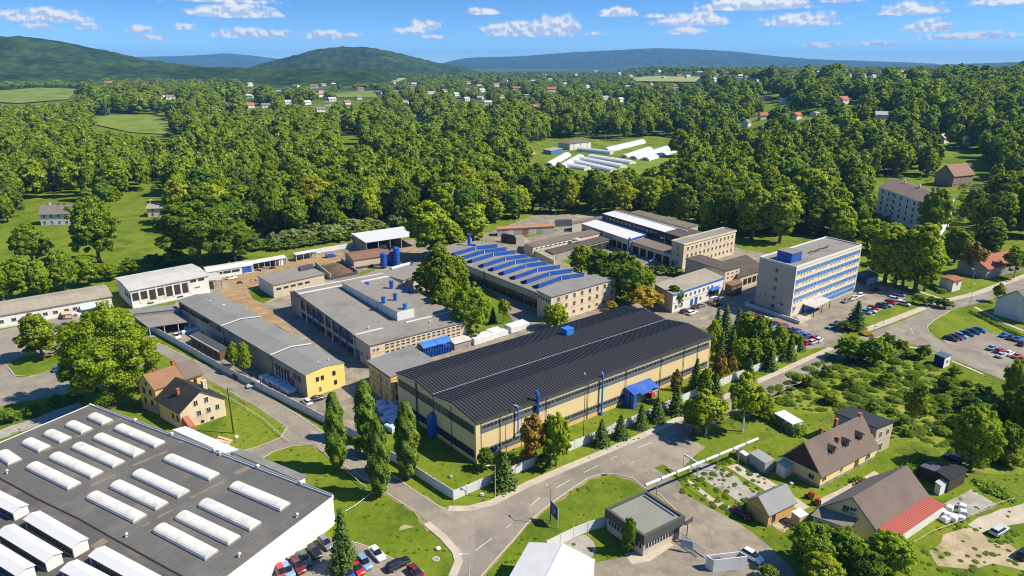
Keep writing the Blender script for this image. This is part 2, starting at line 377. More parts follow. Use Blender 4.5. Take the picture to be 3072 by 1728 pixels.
def hill(prof,Y0,sf,sb,amp,base=8.,nx=260,ny=46):
    pr=[]
    for x,y in prof:
        r=ray(x*K,y*K); t=Y0/r[1]; pr.append((r[0]*t,CAMH+r[2]*t))
    xs=[p[0] for p in pr]; zs=[p[1] for p in pr]
    x0,x1=xs[0],xs[-1]; vs=[];fs=[]
    X=np.linspace(x0,x1,nx); Zp=np.interp(X,xs,zs)
    kk=np.hanning(15); kk/=kk.sum(); Zp=np.convolve(np.pad(Zp,7,mode='edge'),kk,mode='valid')
    for j in range(ny):
        d=-1+2*j/(ny-1); y=Y0+(d*sf*2.2 if d<0 else d*sb*2.2)
        k0=math.exp(-(d*2.2)**2*.9)
        for i in range(nx):
            n1_=mnoise.noise(Vector((X[i]/420,y/420,Y0)))*.5+mnoise.noise(Vector((X[i]/150,y/150,Y0)))*.25
            n2_=mnoise.noise(Vector((X[i]/38,y/38,Y0*.3)))
            e_=min(1,(i+.5)/(nx*.1),(nx-.5-i)/(nx*.1)); e_=e_*e_*(3-2*e_); k=k0*e_
            z=(Zp[i]-base)*k*(1+.55*n1_*(1-k*.97))+base*(k>.08)-12*(1-min(1,k*12))
            vs.append((X[i]*(1+(y-Y0)/Y0*.55),y,z+amp*n2_*min(1,k*8)*(.35 if abs(d)<.05 else 1)))
    for j in range(ny-1):
        for i in range(nx-1):
            a=j*nx+i; fs.append((a,a+1,a+nx+1,a+nx))
    me=bpy.data.meshes.new('hill'); me.from_pydata(vs,[],fs); me.materials.append(HILLM)
    return link('hill',me,kind='structure')
hill([(-500,120),(-300,104),(-150,96),(0,93),(60,92),(120,99),(200,114),(260,128),(340,149),(420,160),(500,168),(560,176)],3500,850,1200,11)
hill([(600,172),(680,158),(740,141),(800,124),(860,118),(920,119),(980,128),(1040,143),(1100,158),(1160,169),(1220,176)],5000,900,1400,11)
hill([(1040,158),(1090,151),(1200,144),(1300,142),(1450,131),(1550,126),(1650,121),(1750,124),(1850,130),(1950,142),(2050,149),(2200,157),(2350,163),(2500,166)],13500,1800,2500,10)
hill([(300,150),(340,143),(450,141),(530,137),(570,134),(620,138),(690,147),(760,157)],15500,1500,2200,9)
hill([(1980,153),(2060,151),(2150,152),(2230,155),(2310,158),(2380,163)],16500,1500,2200,9)
hill([(2280,167),(2360,163),(2450,160),(2576,156),(2700,154),(2900,160),(3000,166)],10500,1400,2000,8)
hill([(330,172),(420,167),(520,169),(640,172),(760,171),(900,173),(1000,176)],2900,350,900,6,nx=200)
# ---------------------------------------------------------------- yards, roads, paths
sheet('factory_yard',[(455,990),(673,1112),(922,1236),(1040,1296),(1120,1300),(1195,1245),(1420,1180),(1800,1040),(2040,975),(2130,990),(2240,962),(2300,1012),(2400,1052),(2506,1036),(2530,1012),(2520,985),(2510,965),(2585,953),(2700,909),(2730,882),(2640,845),(2590,820),(2480,780),(2240,752),(1985,675),(1900,640),(1600,645),(1490,690),(1380,715),(1200,720),(1020,745),(900,775),(700,792),(640,850),(560,870),(455,990)][:-1],.02,ASPH)
sheet('dirt_track',[z2(1800,430),z2(2120,372),z2(2110,500),z2(1800,560),z2(1600,590),z2(1110,690),z2(1110,800),z2(960,860),z2(1180,1050),z2(1300,1120),z2(1600,1430),(905,1022),y1(1530,200),(708,900),z2(820,1010),z2(620,880),z2(800,800),z2(680,720),z2(700,670),z2(1040,600),z2(1280,545),z2(1700,470)],.035,DIRT,rough=.5)
sheet('dirt_patch',[z3(780,480),z3(990,440),z3(1000,570),z3(800,600)],.035,DIRT,rough=.5)
sheet('grass_patch',[(1262,790),(1390,750),(1440,840),(1500,900),(1545,972),(1412,1020),(1405,940),(1330,870)],.05,GRASS,rough=.3)
sheet('grass_patch',[z2(980,855),z2(1110,822),z2(1290,945),z2(1170,1010),z2(1050,960)],.05,GRASS)
sheet('grass_patch',[z3(300,715),z3(490,660),z3(505,690),z3(320,745)],.05,GRASS)
sheet('grass_patch',[z4(1430,800),z4(1540,770),z4(1800,830),z4(1720,915),z4(1560,875)],.10,GRASS,sm=True)
sheet('grass_patch',[z4(240,690),z4(440,660),z4(1400,1000),z4(1460,1080),z4(1160,1230),z4(1010,1250),z4(700,900)],.05,GRASS,rough=.3)
sheet('grass_patch',[q3(860,345),q3(1180,285),q3(1210,300),q3(900,365)],.05,GRASS)
NORTH=[(470,1028),(574,1079),(691,1128),(775,1173),(909,1255),(987,1310),(1099,1366),(1171,1421),(1243,1473),(1305,1513),(1342,1533),(1405,1533),(1481,1516),(1580,1462),(1708,1406),(1898,1327),(2048,1259),(2251,1163),(2440,1077),(2510,1042),(2618,996),(2705,963),(2800,921),(2854,906),(2919,888),(2979,866),(3072,834),(3180,800)]
SOUTHR=[(3180,830),(3072,868),(2950,905),(2854,931),(2800,964),(2782,981),(2785,996),(2805,1013),(2839,1031),(2904,1051),(2993,1090),(3072,1118),(3180,1160),(3180,1215),(3072,1165),(2959,1120),(2869,1083),(2829,1066),(2767,1038),(2683,1023),(2600,1060),(2440,1132),(2250,1218),(2071,1299),(1989,1338),(1890,1388),(1803,1424),(1763,1436),(1700,1478),(1644,1518),(1580,1573),(1541,1621),(1493,1673),(1445,1728),(1400,1790),(1340,1790),(1362,1728),(1378,1690),(1372,1655),(1342,1621),(1302,1585),(1247,1534),(1159,1478),(1123,1454),(1040,1400),(940,1337),(860,1279),(827,1255),(765,1215),(648,1148),(604,1129),(524,1086),(470,1055)]
sheet('road',NORTH+SOUTHR,.06,ROADM)
sheet('driveway',[(860,1280),(840,1314),(773,1341),(690,1362),(640,1420),(760,1420),(782,1379),(819,1357),(878,1339),(940,1337)],.05,ROADM)
sheet('parking_lot',[(490,1049),(440,1090),(300,1165),(130,1195),(0,1220),(-120,1240),(-120,1000),(0,991),(89,971),(154,959),(224,948),(330,960),(455,985),(475,1028)],.045,ROADM,rough=.3)
sheet('grass_island',[z1(90,1290),z1(180,1400),z1(350,1410),z1(700,1320),z1(770,1240),z1(740,1180),z1(560,1140),z1(330,1150),z1(180,1210)],.16,GRASS,sm=True)
strip('kerb',[z1(90,1290),z1(180,1400),z1(350,1412),z1(700,1322),z1(775,1240)],.3,.2,CONC,th=.2)
sheet('parking_lot',[(2829,1021),(2960,998),(3072,1019),(3200,1040),(3200,1168),(3072,1118),(2993,1090),(2904,1051),(2839,1031)],.05,ROADM)
sheet('parking_lot',[(790,1745),(813,1728),(905,1667),(967,1619),(1010,1615),(1076,1632),(1112,1645),(1182,1680),(1235,1693),(1270,1711),(1290,1745),(1290,1790),(760,1790)],.05,ASPH)
sheet('entrance_yard',[(1803,1424),(1890,1388),(1989,1338),(2060,1312),(2118,1342),(2072,1380),(2035,1420),(2048,1478),(2183,1553),(2223,1573),(2286,1621),(2342,1673),(2378,1708),(2400,1760),(1770,1760),(1785,1690),(1870,1672),(1950,1655),(2020,1600),(2042,1545),(1979,1486),(1934,1466),(1898,1438),(1843,1423)],.05,ASPH,rough=.15)
sheet('gravel_plot',[q2(40,660),q2(120,600),q2(250,605),q2(480,760),q2(600,830),q2(450,905),q2(250,780)],.05,GRAVEL,rough=.5)
sheet('concrete_path',[q2(330,625),q2(430,600),q2(560,670),q2(720,770),q2(620,805)],.06,CONC,rough=.1)
sheet('concrete_path',[q2(-10,720),q2(30,705),q2(230,860),q2(410,950),q2(370,985),q2(180,880)],.06,CONC,rough=.1)
sheet('concrete_path',[q2(800,830),q2(850,850),q2(960,930),q2(900,960),q2(830,930)],.06,CONC,rough=.2)
sheet('concrete_path',[q2(1020,880),q2(1450,660),q2(1500,690),q2(1050,920)],.06,CONC,rough=.15)
sheet('grass_strip',[y5(1040,85),y5(1110,60),y5(1230,130),y5(1456,330),y5(1456,355),y5(1180,150)],.07,GRASS,rough=.3)
sheet('concrete_path',[q2(1980,905),q2(2170,790),q2(2370,910),q2(2180,1000)],.05,GRAVEL,rough=.3)
sheet('sand_patch',[q2(1860,1280),q2(2000,1170),q2(2150,1080),q2(2240,1120),q2(2330,1200),q2(2500,1230),q2(2620,1330),q2(2620,1449),q2(2300,1340),q2(2150,1370),q2(1960,1370)],.04,SAND,rough=1.3)
sheet('lane',[q2(2150,1062),q2(2240,1010),q2(2400,945),q2(2576,905),q2(2700,880),q2(2700,1040),q2(2576,1055),q2(2400,1075),q2(2250,1118)],.05,CONC,rough=.2)
sheet('bare_soil',[y4(985,490),y4(1040,465),y4(1100,475),y4(1060,505),y4(1000,512)],.03,SAND,rough=.5)
sheet('bare_soil',[y6(380,470),y6(545,385),y6(560,430),y6(480,520),y6(440,520)],.04,SAND,rough=.4)
sheet('overgrown_meadow',[D(1940,985),D(2090,900),D(2230,876),D(2330,912),D(2400,955),D(2480,990),D(2590,1035),D(2590,1190),D(2470,1190),D(2330,1120),D(2250,1095),D(2240,1045),D(2080,1040),D(1990,1035)],.012,ground_mat('tall_grass',[(.17,.215,.022),(.215,.245,.032),(.115,.165,.016),(.26,.255,.07)],scales=(.03,.12,1.1),bump=.8,mott=.45),rough=1.2)
sheet('rubble_strip',[D(-10,1085),D(90,1050),D(200,1012),D(215,1022),D(110,1066),D(-10,1108)],.02,GRAVEL,rough=.6)
sheet('forecourt',[q1(1450,1290),q1(1700,1170),q1(1830,1130),q1(1900,1180),q1(1940,1260),q1(1900,1310)],.045,GRAVEL,rough=.3)
sheet('guardhouse_path',[y5(850,670),y5(985,640),y5(1110,560),y5(1190,610),y5(1020,720),y5(900,740)],.06,CONC)
# pavements with kerbs
WALK=[(1345,1527),(1405,1527),(1477,1509),(1580,1455),(1708,1400),(1898,1321),(2048,1252),(2245,1158),(2364,1104),(2432,1073),(2496,1044)]
strip('pavement',WALK,1.9,.12,CONC,th=.12)
strip('pavement',[(2578,998),(2699,952),(2802,912),(2860,897),(2925,882),(2985,860),(3072,829),(3170,797)],2.6,.12,CONC,th=.12)
strip('pavement',[(1280,1570),(1330,1612),(1368,1655),(1376,1685),(1358,1728),(1325,1790)],1.5,.12,CONC,th=.12)
strip('kerb',NORTH[:12],.25,.13,CONC,th=.14)
strip('kerb',[(1803,1423),(1763,1435),(1700,1477),(1644,1517),(1580,1572),(1541,1620),(1493,1672),(1445,1727),(1400,1789)],.22,.12,CONC,th=.14)
strip('kerb',[(1803,1423),(1843,1421),(1898,1436),(1934,1464),(1979,1484),(2040,1543)],.22,.12,CONC,th=.14)
strip('kerb',[(2854,930),(2800,963),(2782,980),(2785,996),(2805,1013),(2839,1030),(2960,998),(3072,1019)],.25,.13,CONC,th=.14)
strip('kerb',[(1247,1535),(1159,1479),(1123,1455),(1040,1401),(940,1338)],.22,.1,CONC,th=.12)
strip('kerb',[(860,1281),(827,1257),(765,1217),(648,1150),(604,1131)],.22,.1,CONC,th=.12)
strip('kerb',[(905,1667),(967,1618),(1010,1614),(1076,1631),(1112,1644),(1182,1679),(1235,1692)],.2,.12,CONC,th=.12)
strip('kerb',[(690,1362),(773,1341),(840,1314),(862,1281)],.2,.1,CONC,th=.12)
strip('kerb',[(760,1420),(782,1379),(819,1356),(878,1338),(940,1336)],.2,.1,CONC,th=.12)
strip('footpath',[(2633,834),(2700,855),(2766,878),(2829,898)],1.5,.05,CONC)
strip('footpath',[(2924,921),(2966,944),(3010,968),(3072,993),(3150,1020)],1.3,.05,CONC)
strip('footpath',[z6(1010,1125),z6(1200,1130),z6(1380,1165),z6(1520,1225)],1.2,.05,CONC)
strip('footpath',[z6(1700,1300),z6(1900,1380),z6(2080,1460)],1.0,.05,CONC)
strip('footpath',[(0,1490/1.5+30),(-5,1020)],1.,.03,CONC)
VERGE=ground_mat('dry_verge',[(.24,.205,.11),(.19,.18,.075),(.28,.235,.14)],scales=(.1,.5,2.),bump=.3,mott=.25)
def verge(pts,w0):
    g=[G(*p) for p in pts]; o=[]
    for a,b in zip(g,g[1:]):
        d=math.hypot(b[0]-a[0],b[1]-a[1]); k=max(1,int(d/1.6))
        o+=[(a[0]+(b[0]-a[0])*i/k,a[1]+(b[1]-a[1])*i/k) for i in range(k)]
    o.append(g[-1]); mb=MB(); L=[];Q=[]
    for i,p in enumerate(o):
        a=o[max(i-1,0)]; b=o[min(i+1,len(o)-1)]; d=Vector((b[0]-a[0],b[1]-a[1])).normalized(); n=Vector((-d.y,d.x)); q=w0*(.25+.9*abs(mnoise.noise(Vector((p[0]*.35,p[1]*.35,2.)))*2)); q2_=w0*(.25+.9*abs(mnoise.noise(Vector((p[0]*.35,p[1]*.35,7.)))*2))
        L.append((p[0]+n.x*q,p[1]+n.y*q,.012)); Q.append((p[0]-n.x*q2_,p[1]-n.y*q2_,.012))
    for i in range(len(o)-1): mb.add([Q[i],Q[i+1],L[i+1],L[i]],[(0,1,2,3)])
    structure('verge',mb,VERGE)
verge(NORTH[:12],.9); verge(SOUTHR[16:27],1.1); verge([(1803,1424),(1763,1436),(1700,1478),(1644,1518),(1580,1573),(1541,1621),(1493,1673),(1445,1728),(1400,1790)],.8); verge([(1302,1585),(1247,1534),(1159,1478),(1123,1454),(1040,1400),(940,1337)],1.3); verge([(860,1279),(827,1255),(765,1215),(648,1148),(604,1129)],1.); verge([(1803,1424),(1843,1423),(1898,1438),(1934,1466),(1979,1486),(2042,1545)],1.)
WHITE_LINE=M('road_paint',(.56,.55,.52),.7,.25,1.,8,dirt=(.22,.205,.18),dirt_amt=.85,dirt_scale=.5)
def dashes(pts,ln,gap,wd,z=.075):
    g=[Vector(G(*p)) for p in pts]; mb=MB(); pos=0.
    for a,b in zip(g,g[1:]):
        d=(b-a); L_=d.length; d.normalize(); n=Vector((-d.y,d.x)); t=-pos if pos<0 else 0.
        t=pos
        while t<L_:
            e=min(t+ln,L_); p=a+d*t; q=a+d*e; k=n*wd/2
            mb.add([(*(p-k),z),(*(q-k),z),(*(q+k),z),(*(p+k),z)],[(0,1,2,3)]); t+=ln+gap
        pos=t-L_
    return structure('road_marking',mb,WHITE_LINE)
dashes([q1(1010,1260),q1(1280,1060),q1(1500,855),q1(1800,685),q1(2080,545),q1(2400,420),q1(2576,335),(2251,1190),(2440,1104)],4.5,4.,.16)
dashes([z6(760,1040),z6(960,945),z6(1280,830),z6(1600,700),z6(1900,595),z6(2150,505),z6(2400,420)],60,0.1,.16)
dashes([z6(1205,905),z6(1240,975),z6(1320,1035),z6(1570,1140),z6(1800,1230),z6(2100,1360),z6(2250,1420)],60,.1,.16)
dashes([z6(960,945),z6(1135,1030),z6(1135,1080)],60,.1,.16)
dashes([z6(1060,830),z6(1210,895),z6(985,1030)],60,.1,.14)
dashes([y1(1330,990),y1(1720,1220),y1(2000,1370),q4(1500,820),q4(2050,1120),(1180,1450)],3.,7.,.10)

HARD=[[G(*p) for p in q] for q in (NORTH+SOUTHR,[(1803,1424),(1890,1388),(1989,1338),(2060,1312),(2118,1342),(2072,1380),(2035,1420),(2048,1478),(2183,1553),(2223,1573),(2286,1621),(2342,1673),(2378,1708),(2400,1760),(1770,1760),(1785,1690),(1870,1672),(1950,1655),(2020,1600),(2042,1545),(1979,1486),(1934,1466),(1898,1438),(1843,1423)],[(790,1745),(905,1667),(967,1619),(1076,1632),(1182,1680),(1270,1711),(1290,1790),(760,1790)],[(490,1049),(440,1090),(300,1165),(0,1220),(0,991),(224,948),(455,985)],[(860,1280),(840,1314),(773,1341),(690,1362),(640,1420),(760,1420),(782,1379),(819,1357),(940,1337)],[(2829,1021),(2960,998),(3072,1019),(3072,1118),(2904,1051)],[q2(1860,1280),q2(2150,1080),q2(2330,1200),q2(2620,1330),q2(2620,1449),q2(1960,1370)])]
LAWN_OUT=[G(*p) for p in ((455,990),(673,1112),(922,1236),(1040,1296),(1120,1300),(1195,1245),(1420,1180),(1800,1040),(2040,975),(2240,962),(2400,1052),(2510,965),(2700,909),(2590,820),(1985,675),(1490,690),(1020,745),(640,850))]
# ---------------------------------------------------------------- haze
def haze():
    mb=MB(); x0,x1,y0,y1_,zt=-15500,17500,-600,21500,425.
    mb.add([(x0,y0,-40),(x1,y0,-40),(x1,y1_,-40),(x0,y1_,-40),(x0,y0,zt),(x1,y0,zt),(x1,y1_,zt),(x0,y1_,zt)],[(3,2,1,0),(4,5,6,7),(0,1,5,4),(1,2,6,5),(2,3,7,6),(3,0,4,7)])
    m=bpy.data.materials.new('haze'); m.use_nodes=True; t=m.node_tree; t.nodes.clear()
    v=nd(t,'ShaderNodeVolumePrincipled'); v.inputs['Color'].default_value=(.20,.50,1,1); v.inputs['Density'].default_value=HAZE_D; v.inputs['Anisotropy'].default_value=.0
    o=nd(t,'ShaderNodeOutputMaterial'); t.links.new(v.outputs[0],o.inputs['Volume'])
    structure('haze',mb,m,'stuff')
HAZE_D=.000060
haze()
# ---------------------------------------------------------------- building kit
_u=rad(39)
WHITE=M('white_render',(.64,.62,.58),.8,.06,.3,3,dirt=(.42,.38,.31),dirt_amt=.45,dirt_scale=.25,streak=.25)
WPLASTER=M('white_sheet',(.64,.64,.62),.5,.03,.2,3)
CREAM=M('cream_render',(.60,.50,.36),.85,.08,.3,3,dirt=(.36,.29,.2),dirt_amt=.45,dirt_scale=.22,streak=.35)
HALLY=M('hall_yellow',(.66,.52,.275),.75,.04,.15,2,streak=.10)
YEL=M('bright_yellow',(.74,.57,.18),.8,.04,.2,3,dirt=(.6,.45,.12),dirt_amt=.3)
OCHRE=M('ochre_render',(.60,.42,.16),.85,.06,.3,3,dirt=(.4,.3,.16),dirt_amt=.4,streak=.3)
PALEY=M('pale_yellow',(.72,.60,.27),.85,.05,.3,3,streak=.15)
GREYW=M('grey_render',(.30,.28,.25),.9,.15,.4,3,dirt=(.13,.12,.11),dirt_amt=.7,dirt_scale=.4,streak=.5)
CONCW=M('concrete_wall',(.42,.39,.34),.9,.08,.3,3,dirt=(.25,.22,.19),dirt_amt=.5,streak=.4)
BEIGE=M('beige_panel',(.50,.43,.33),.85,.05,.3,3,streak=.3,dirt=(.35,.29,.22),dirt_amt=.3)
GREYROOF=M('grey_felt_roof',(.22,.207,.185),.9,.09,.12,3,lines=(_u+math.pi/2,1.05,.25),dirt=(.13,.125,.12),dirt_amt=.5,dirt_scale=.1)
BLUEGREY=M('blue_grey_felt',(.20,.20,.193),.9,.07,.1,3,lines=(_u,1.1,.25),dirt=(.12,.125,.13),dirt_amt=.45,dirt_scale=.1)
DARKROOF=M('dark_felt_roof',(.105,.103,.10),.85,.12,.12,3,lines=(rad(151),1.0,.45),dirt=(.17,.16,.145),dirt_amt=.6,dirt_scale=.09)
OLDROOF=M('old_felt_roof',(.085,.082,.08),.85,.2,.1,2,dirt=(.19,.165,.14),dirt_amt=.55,dirt_scale=.12,lines=(rad(61),1.0,.25))
BLACKROOF=M('black_metal_roof',(.030,.030,.033),.6,.15,.2,3,spec=.3)
BROWNROOF=M('brown_felt_roof',(.165,.135,.105),.92,.12,.12,3,lines=(_u,1.1,.25),dirt=(.10,.08,.065),dirt_amt=.5,dirt_scale=.15)
DKBROWN=M('dark_brown_roof',(.085,.072,.062),.9,.15,.12,3,lines=(_u+math.pi/2,1.1,.3),dirt=(.16,.13,.10),dirt_amt=.4)
TANROOF=M('tan_felt_roof',(.31,.275,.21),.92,.1,.12,3,dirt=(.22,.19,.15),dirt_amt=.5,lines=(_u,2.2,.2))
PALEROOF=M('pale_grey_roof',(.45,.44,.42),.8,.07,.12,3,dirt=(.33,.32,.31),dirt_amt=.5,lines=(_u+math.pi/2,2.2,.25))
WHITEROOF=M('white_metal_roof',(.56,.57,.575),.45,.05,.12,3,dirt=(.5,.51,.52),dirt_amt=.35)
TILE=M('brown_tiles',(.16,.125,.105),.9,.2,.6,9,dirt=(.10,.08,.07),dirt_amt=.4,bump=.4)
TILEG=M('grey_tiles',(.19,.165,.15),.9,.15,.6,9,dirt=(.13,.11,.10),dirt_amt=.4,bump=.4)
TILEB=M('black_tiles',(.030,.029,.030),.85,.2,.6,9,dirt=(.06,.055,.05),dirt_amt=.5,bump=.4)
TILER=M('rusty_tiles',(.25,.135,.075),.9,.2,.5,9,dirt=(.19,.13,.09),dirt_amt=.7,dirt_scale=.6,bump=.4)
TILERED=M('red_tiles',(.30,.10,.06),.85,.15,.5,5)
REDSHEET=M('red_sheet_roof',(.34,.075,.058),.5,.06,.3,3)
GREYSHEET=M('grey_sheet_roof',(.28,.28,.29),.6,.08,.3,3,dirt=(.2,.19,.18),dirt_amt=.4)
BLUE=M('blue_metal',(.014,.085,.40),.5,.22,.3,3,spec=.35,dirt=(.06,.13,.33),dirt_amt=.6,dirt_scale=.35,streak=.2)
LBLUE=M('light_blue_metal',(.03,.17,.55),.5,.08,.3,3,spec=.4)
DKBLUE=M('dark_blue_panel',(.01,.035,.16),.5,.1,.3,3)
BLUEGL=M('blue_glazing',(.05,.20,.50),.2,.35,.5,2,spec=.5)
GLASS=M('window_glass',(.020,.026,.034),.08,.5,.35,1,spec=.7)
DGLASS=M('dark_glazing',(.028,.035,.042),.2,.4,.5,1.5,spec=.5)
FRW=M('white_frame',(.55,.55,.53),.5,.03)
FRD=M('dark_frame',(.06,.06,.062),.6,.1)
FRB=M('brown_frame',(.12,.075,.045),.7,.1)
METAL=M('galvanised',(.50,.51,.52),.45,.08,.4,3,metal=.6)
DMETAL=M('dark_steel',(.07,.075,.08),.5,.1)
TRIM=M('white_trim',(.62,.62,.605),.5,.03)
DARKIN=M('dark_interior',(.025,.026,.03),.9,.3)
WOODD=M('dark_wood',(.06,.042,.03),.85,.2,.5,4)
WOODL=M('pale_wood',(.55,.40,.22),.8,.15,.5,4)
BRICK=M('brick_red',(.33,.12,.07),.9,.2,2,9)
ORANGE=M('orange_sheet_roof',(.38,.17,.085),.7,.1,.3,3)
CONCP=M('pale_concrete',(.58,.585,.59),.8,.07,.4,3,streak=.2,dirt=(.45,.45,.44),dirt_amt=.3)
PLAST=M('wrapped_plastic',(.62,.64,.66),.35,.12,.5,3,spec=.5)
BPLAST=M('bluish_plastic',(.45,.55,.68),.35,.15,.5,3,spec=.5)
RUST=M('rusty_metal',(.25,.12,.06),.8,.3,1,6)
_wm={}
def win_mesh(w,h,mx,my,fm,gm):
    k=(round(w,2),round(h,2),mx,my,fm.name,gm.name)
    if k not in _wm:
        mb=MB(); t=.065
        mb.box(WF,-w/2,w/2,-.10,.03,0,t); mb.box(WF,-w/2,w/2,-.10,.03,h-t,h)
        mb.box(WF,-w/2,-w/2+t,-.098,.03,t,h-t); mb.box(WF,w/2-t,w/2,-.098,.03,t,h-t)
        for i in range(mx): x=-w/2+w*(i+1)/(mx+1); mb.box(WF,x-.03,x+.03,-.09,.02,t,h-t)
        for i in range(my): z=h*(i+1)/(my+1); mb.box(WF,-w/2+t,w/2-t,-.085,.02,z-.03,z+.03)
        p=MB(); p.box(WF,-w/2+t*.5,w/2-t*.5,-.04,.035,t*.5,h-t*.5)
        _wm[k]=(mb.mesh('window',[fm]),p.mesh('pane',[gm]))
    return _wm[k]
def win(root,fr,wl,t,z,w=1.2,h=1.5,mx=1,my=0,fm=None,gm=None,name='window'):
    a,b=win_mesh(w,h,mx,my,fm or FRW,gm or GLASS)
    p,r=fr.wall(wl,t,z,.012)
    o=link(name,a,root,rloc(p,root),r); link('pane',b,o); return o
def row(root,fr,wl,ts,z,**k):
    for t in ts: win(root,fr,wl,t,z,**k)
def lin(a,b,n): return [a+(b-a)*(i+.5)/n for i in range(n)]
_dm={}
def door(root,fr,wl,t,w=1.,h=2.1,m=None,z=.02,name='door'):
    m=m or FRB; k=(w,h,m.name)
    if k not in _dm:
        mb=MB(); mb.box(WF,-w/2,w/2,-.06,.03,0,h); mb.box(WF,-w/2-.1,-w/2-.002,-.1,.03,0,h+.1); mb.box(WF,w/2+.002,w/2+.1,-.1,.03,0,h+.1); mb.box(WF,-w/2-.1,w/2+.1,-.1,.03,h+.102,h+.2)
        _dm[k]=mb.mesh('door',[m])
    p,r=fr.wall(wl,t,z,.01); return link(name,_dm[k],root,rloc(p,root),r)
def profile(mb,fr,axis,prof,lo,hi,th,mi=0):
    """roof sheet of a cross profile [(s,z)..] drawn along the other axis"""
    P=(lambda s,l,z:fr.P(l,s,z)) if axis=='u' else (lambda s,l,z:fr.P(s,l,z))
    for (s0,za),(s1,zb) in zip(prof,prof[1:]):
        mb.hexa([P(s0,lo,za),P(s0,hi,za),P(s1,hi,zb),P(s1,lo,zb)],[P(s0,lo,za+th),P(s0,hi,za+th),P(s1,hi,zb+th),P(s1,lo,zb+th)],mi)
def solid(mb,fr,axis,prof,lo,hi,z0,mi=0):
    P=(lambda s,l,z:fr.P(l,s,z)) if axis=='u' else (lambda s,l,z:fr.P(s,l,z))
    pts=[(prof[0][0],z0)]+list(prof)+[(prof[-1][0],z0)]; n=len(pts)
    vs=[P(s,lo,z) for s,z in pts]+[P(s,hi,z) for s,z in pts]
    mb.add(vs,[tuple(range(n)),tuple(range(2*n-1,n-1,-1))]+[(i,(i+1)%n,n+(i+1)%n,n+i) for i in range(n)],mi)
def ext(prof,o):
    (s0,a),(s1,b)=prof[0],prof[1]; k=(b-a)/(s1-s0); p=[(s0-o,a-k*o)]+list(prof[1:-1])
    (s2,c),(s3,d)=prof[-2],prof[-1]; k=(d-c)/(s3-s2); p.append((s3+o,d+k*o)); return p
def bld(name,label,cat,A,B,C,h,wm,rm,roof='flat',over=.3,para=0,ridge=1.,group=None,th=.25,z0=0.,fr=None,plinth=None,trim=None,offc=.5):
    fr=fr or Frame(A,B,C,h); root=thing(name,label,cat,(*fr.P(fr.L/2,fr.W/2,0)[:2],z0),0,group)
    mb=MB(); L,W=fr.L,fr.W
    if roof=='flat': mb.box(fr,0,L,0,W,z0,h)
    else:
        ax='u' if roof=='gu' else 'v'; X=W if roof=='gu' else L; Y=L if roof=='gu' else W
        prof=[(s*X,h+z) for s,z in ridge] if isinstance(ridge,(list,tuple)) else [(0,h),(X*offc,h+ridge),(X,h)]
        solid(mb,fr,ax,prof,0,Y,z0)
    part('wall',mb,wm,root)
    r=MB()
    if roof=='flat': r.box(fr,-over,L+over,-over,W+over,h+.003,h+th)
    else: profile(r,fr,ax,ext(prof,over),-over,Y+over,th); 
    ro=part('roof',r,rm,root)
    if para:
        q=MB(); o=over+.02; t=.3
        for (a0,a1,b0,b1) in ((-o,L+o,-o,t-o),(-o,L+o,W+o-t,W+o),(-o,t-o,t-o+.002,W+o-t-.002),(L+o-t,L+o,t-o+.002,W+o-t-.002)): q.box(fr,a0,a1,b0,b1,h-.1,h+th+para)
        part('parapet',q,trim or TRIM,root)
    if plinth:
        q=MB(); q.box(fr,-.06,L+.06,-.06,W+.06,z0,z0+.6); part('plinth',q,plinth,root)
    return root,fr
def prt(name,root,mats,*boxes,fr=None,kind=None):
    mb=MB()
    for b in boxes: mb.box(fr,*b)
    return part(name,mb,mats,root,kind)
def chimney(root,fr,a,b,z0,z1,w=.6,m=None,parent=None):
    mb=MB(); mb.box(fr,a-w/2,a+w/2,b-w/2,b+w/2,z0,z1); mb.box(fr,a-w/2-.08,a+w/2+.08,b-w/2-.08,b+w/2+.08,z1+.003,z1+.15)
    return part('chimney',mb,m or BRICK,root)
def pole(fr_pt,z0,z1,r,mat,root,name='pipe',n=8):
    mb=MB(); mb.cyl((*fr_pt,z0),(*fr_pt,z1),r,n=n); return part(name,mb,mat,root)
# ================================================================ the long yellow hall
HA,HB,HC,HH=(1427,1267),(2136,1009),(1191,1119),10.45
HP=[(0,0),(.26,1.35),(.5,.25),(.74,1.35),(1,0)]
hall,hf=bld('factory_hall','long yellow factory hall under a ribbed black double-pitched roof','factory hall',HA,HB,HC,HH,HALLY,BLACKROOF,'gu',ridge=HP,over=.35,th=.18)
L,W=hf.L,hf.W
mb=MB()
for i in range(int(L/.85)+1):
    a=-.3+i*.85
    for (s0,z0),(s1,z1_) in zip(HP,HP[1:]):
        za,zb=HH+z0+.18,HH+z1_+.18; b0,b1=s0*W,s1*W
        mb.add([hf.P(a,b0,za+.002),hf.P(a+.22,b0,za+.002),hf.P(a+.22,b1,zb+.002),hf.P(a,b1,zb+.002),hf.P(a+.05,b0,za+.16),hf.P(a+.17,b0,za+.16),hf.P(a+.17,b1,zb+.16),hf.P(a+.05,b1,zb+.16)],[(4,5,6,7),(0,1,5,4),(2,3,7,6),(1,2,6,5),(3,0,4,7)])
part('roof_ribbing',mb,M('black_ribs',(.055,.055,.058),.55,.1,spec=.35),hall,'stuff')
prt('valley_gutter',hall,METAL,(-.3,L+.3,W*.5-.11,W*.5+.11,HH+.42,HH+.56),fr=hf)
prt('eave_gutter',hall,FRD,(-.3,L+.3,-.55,-.37,HH-.22,HH+.06),fr=hf)
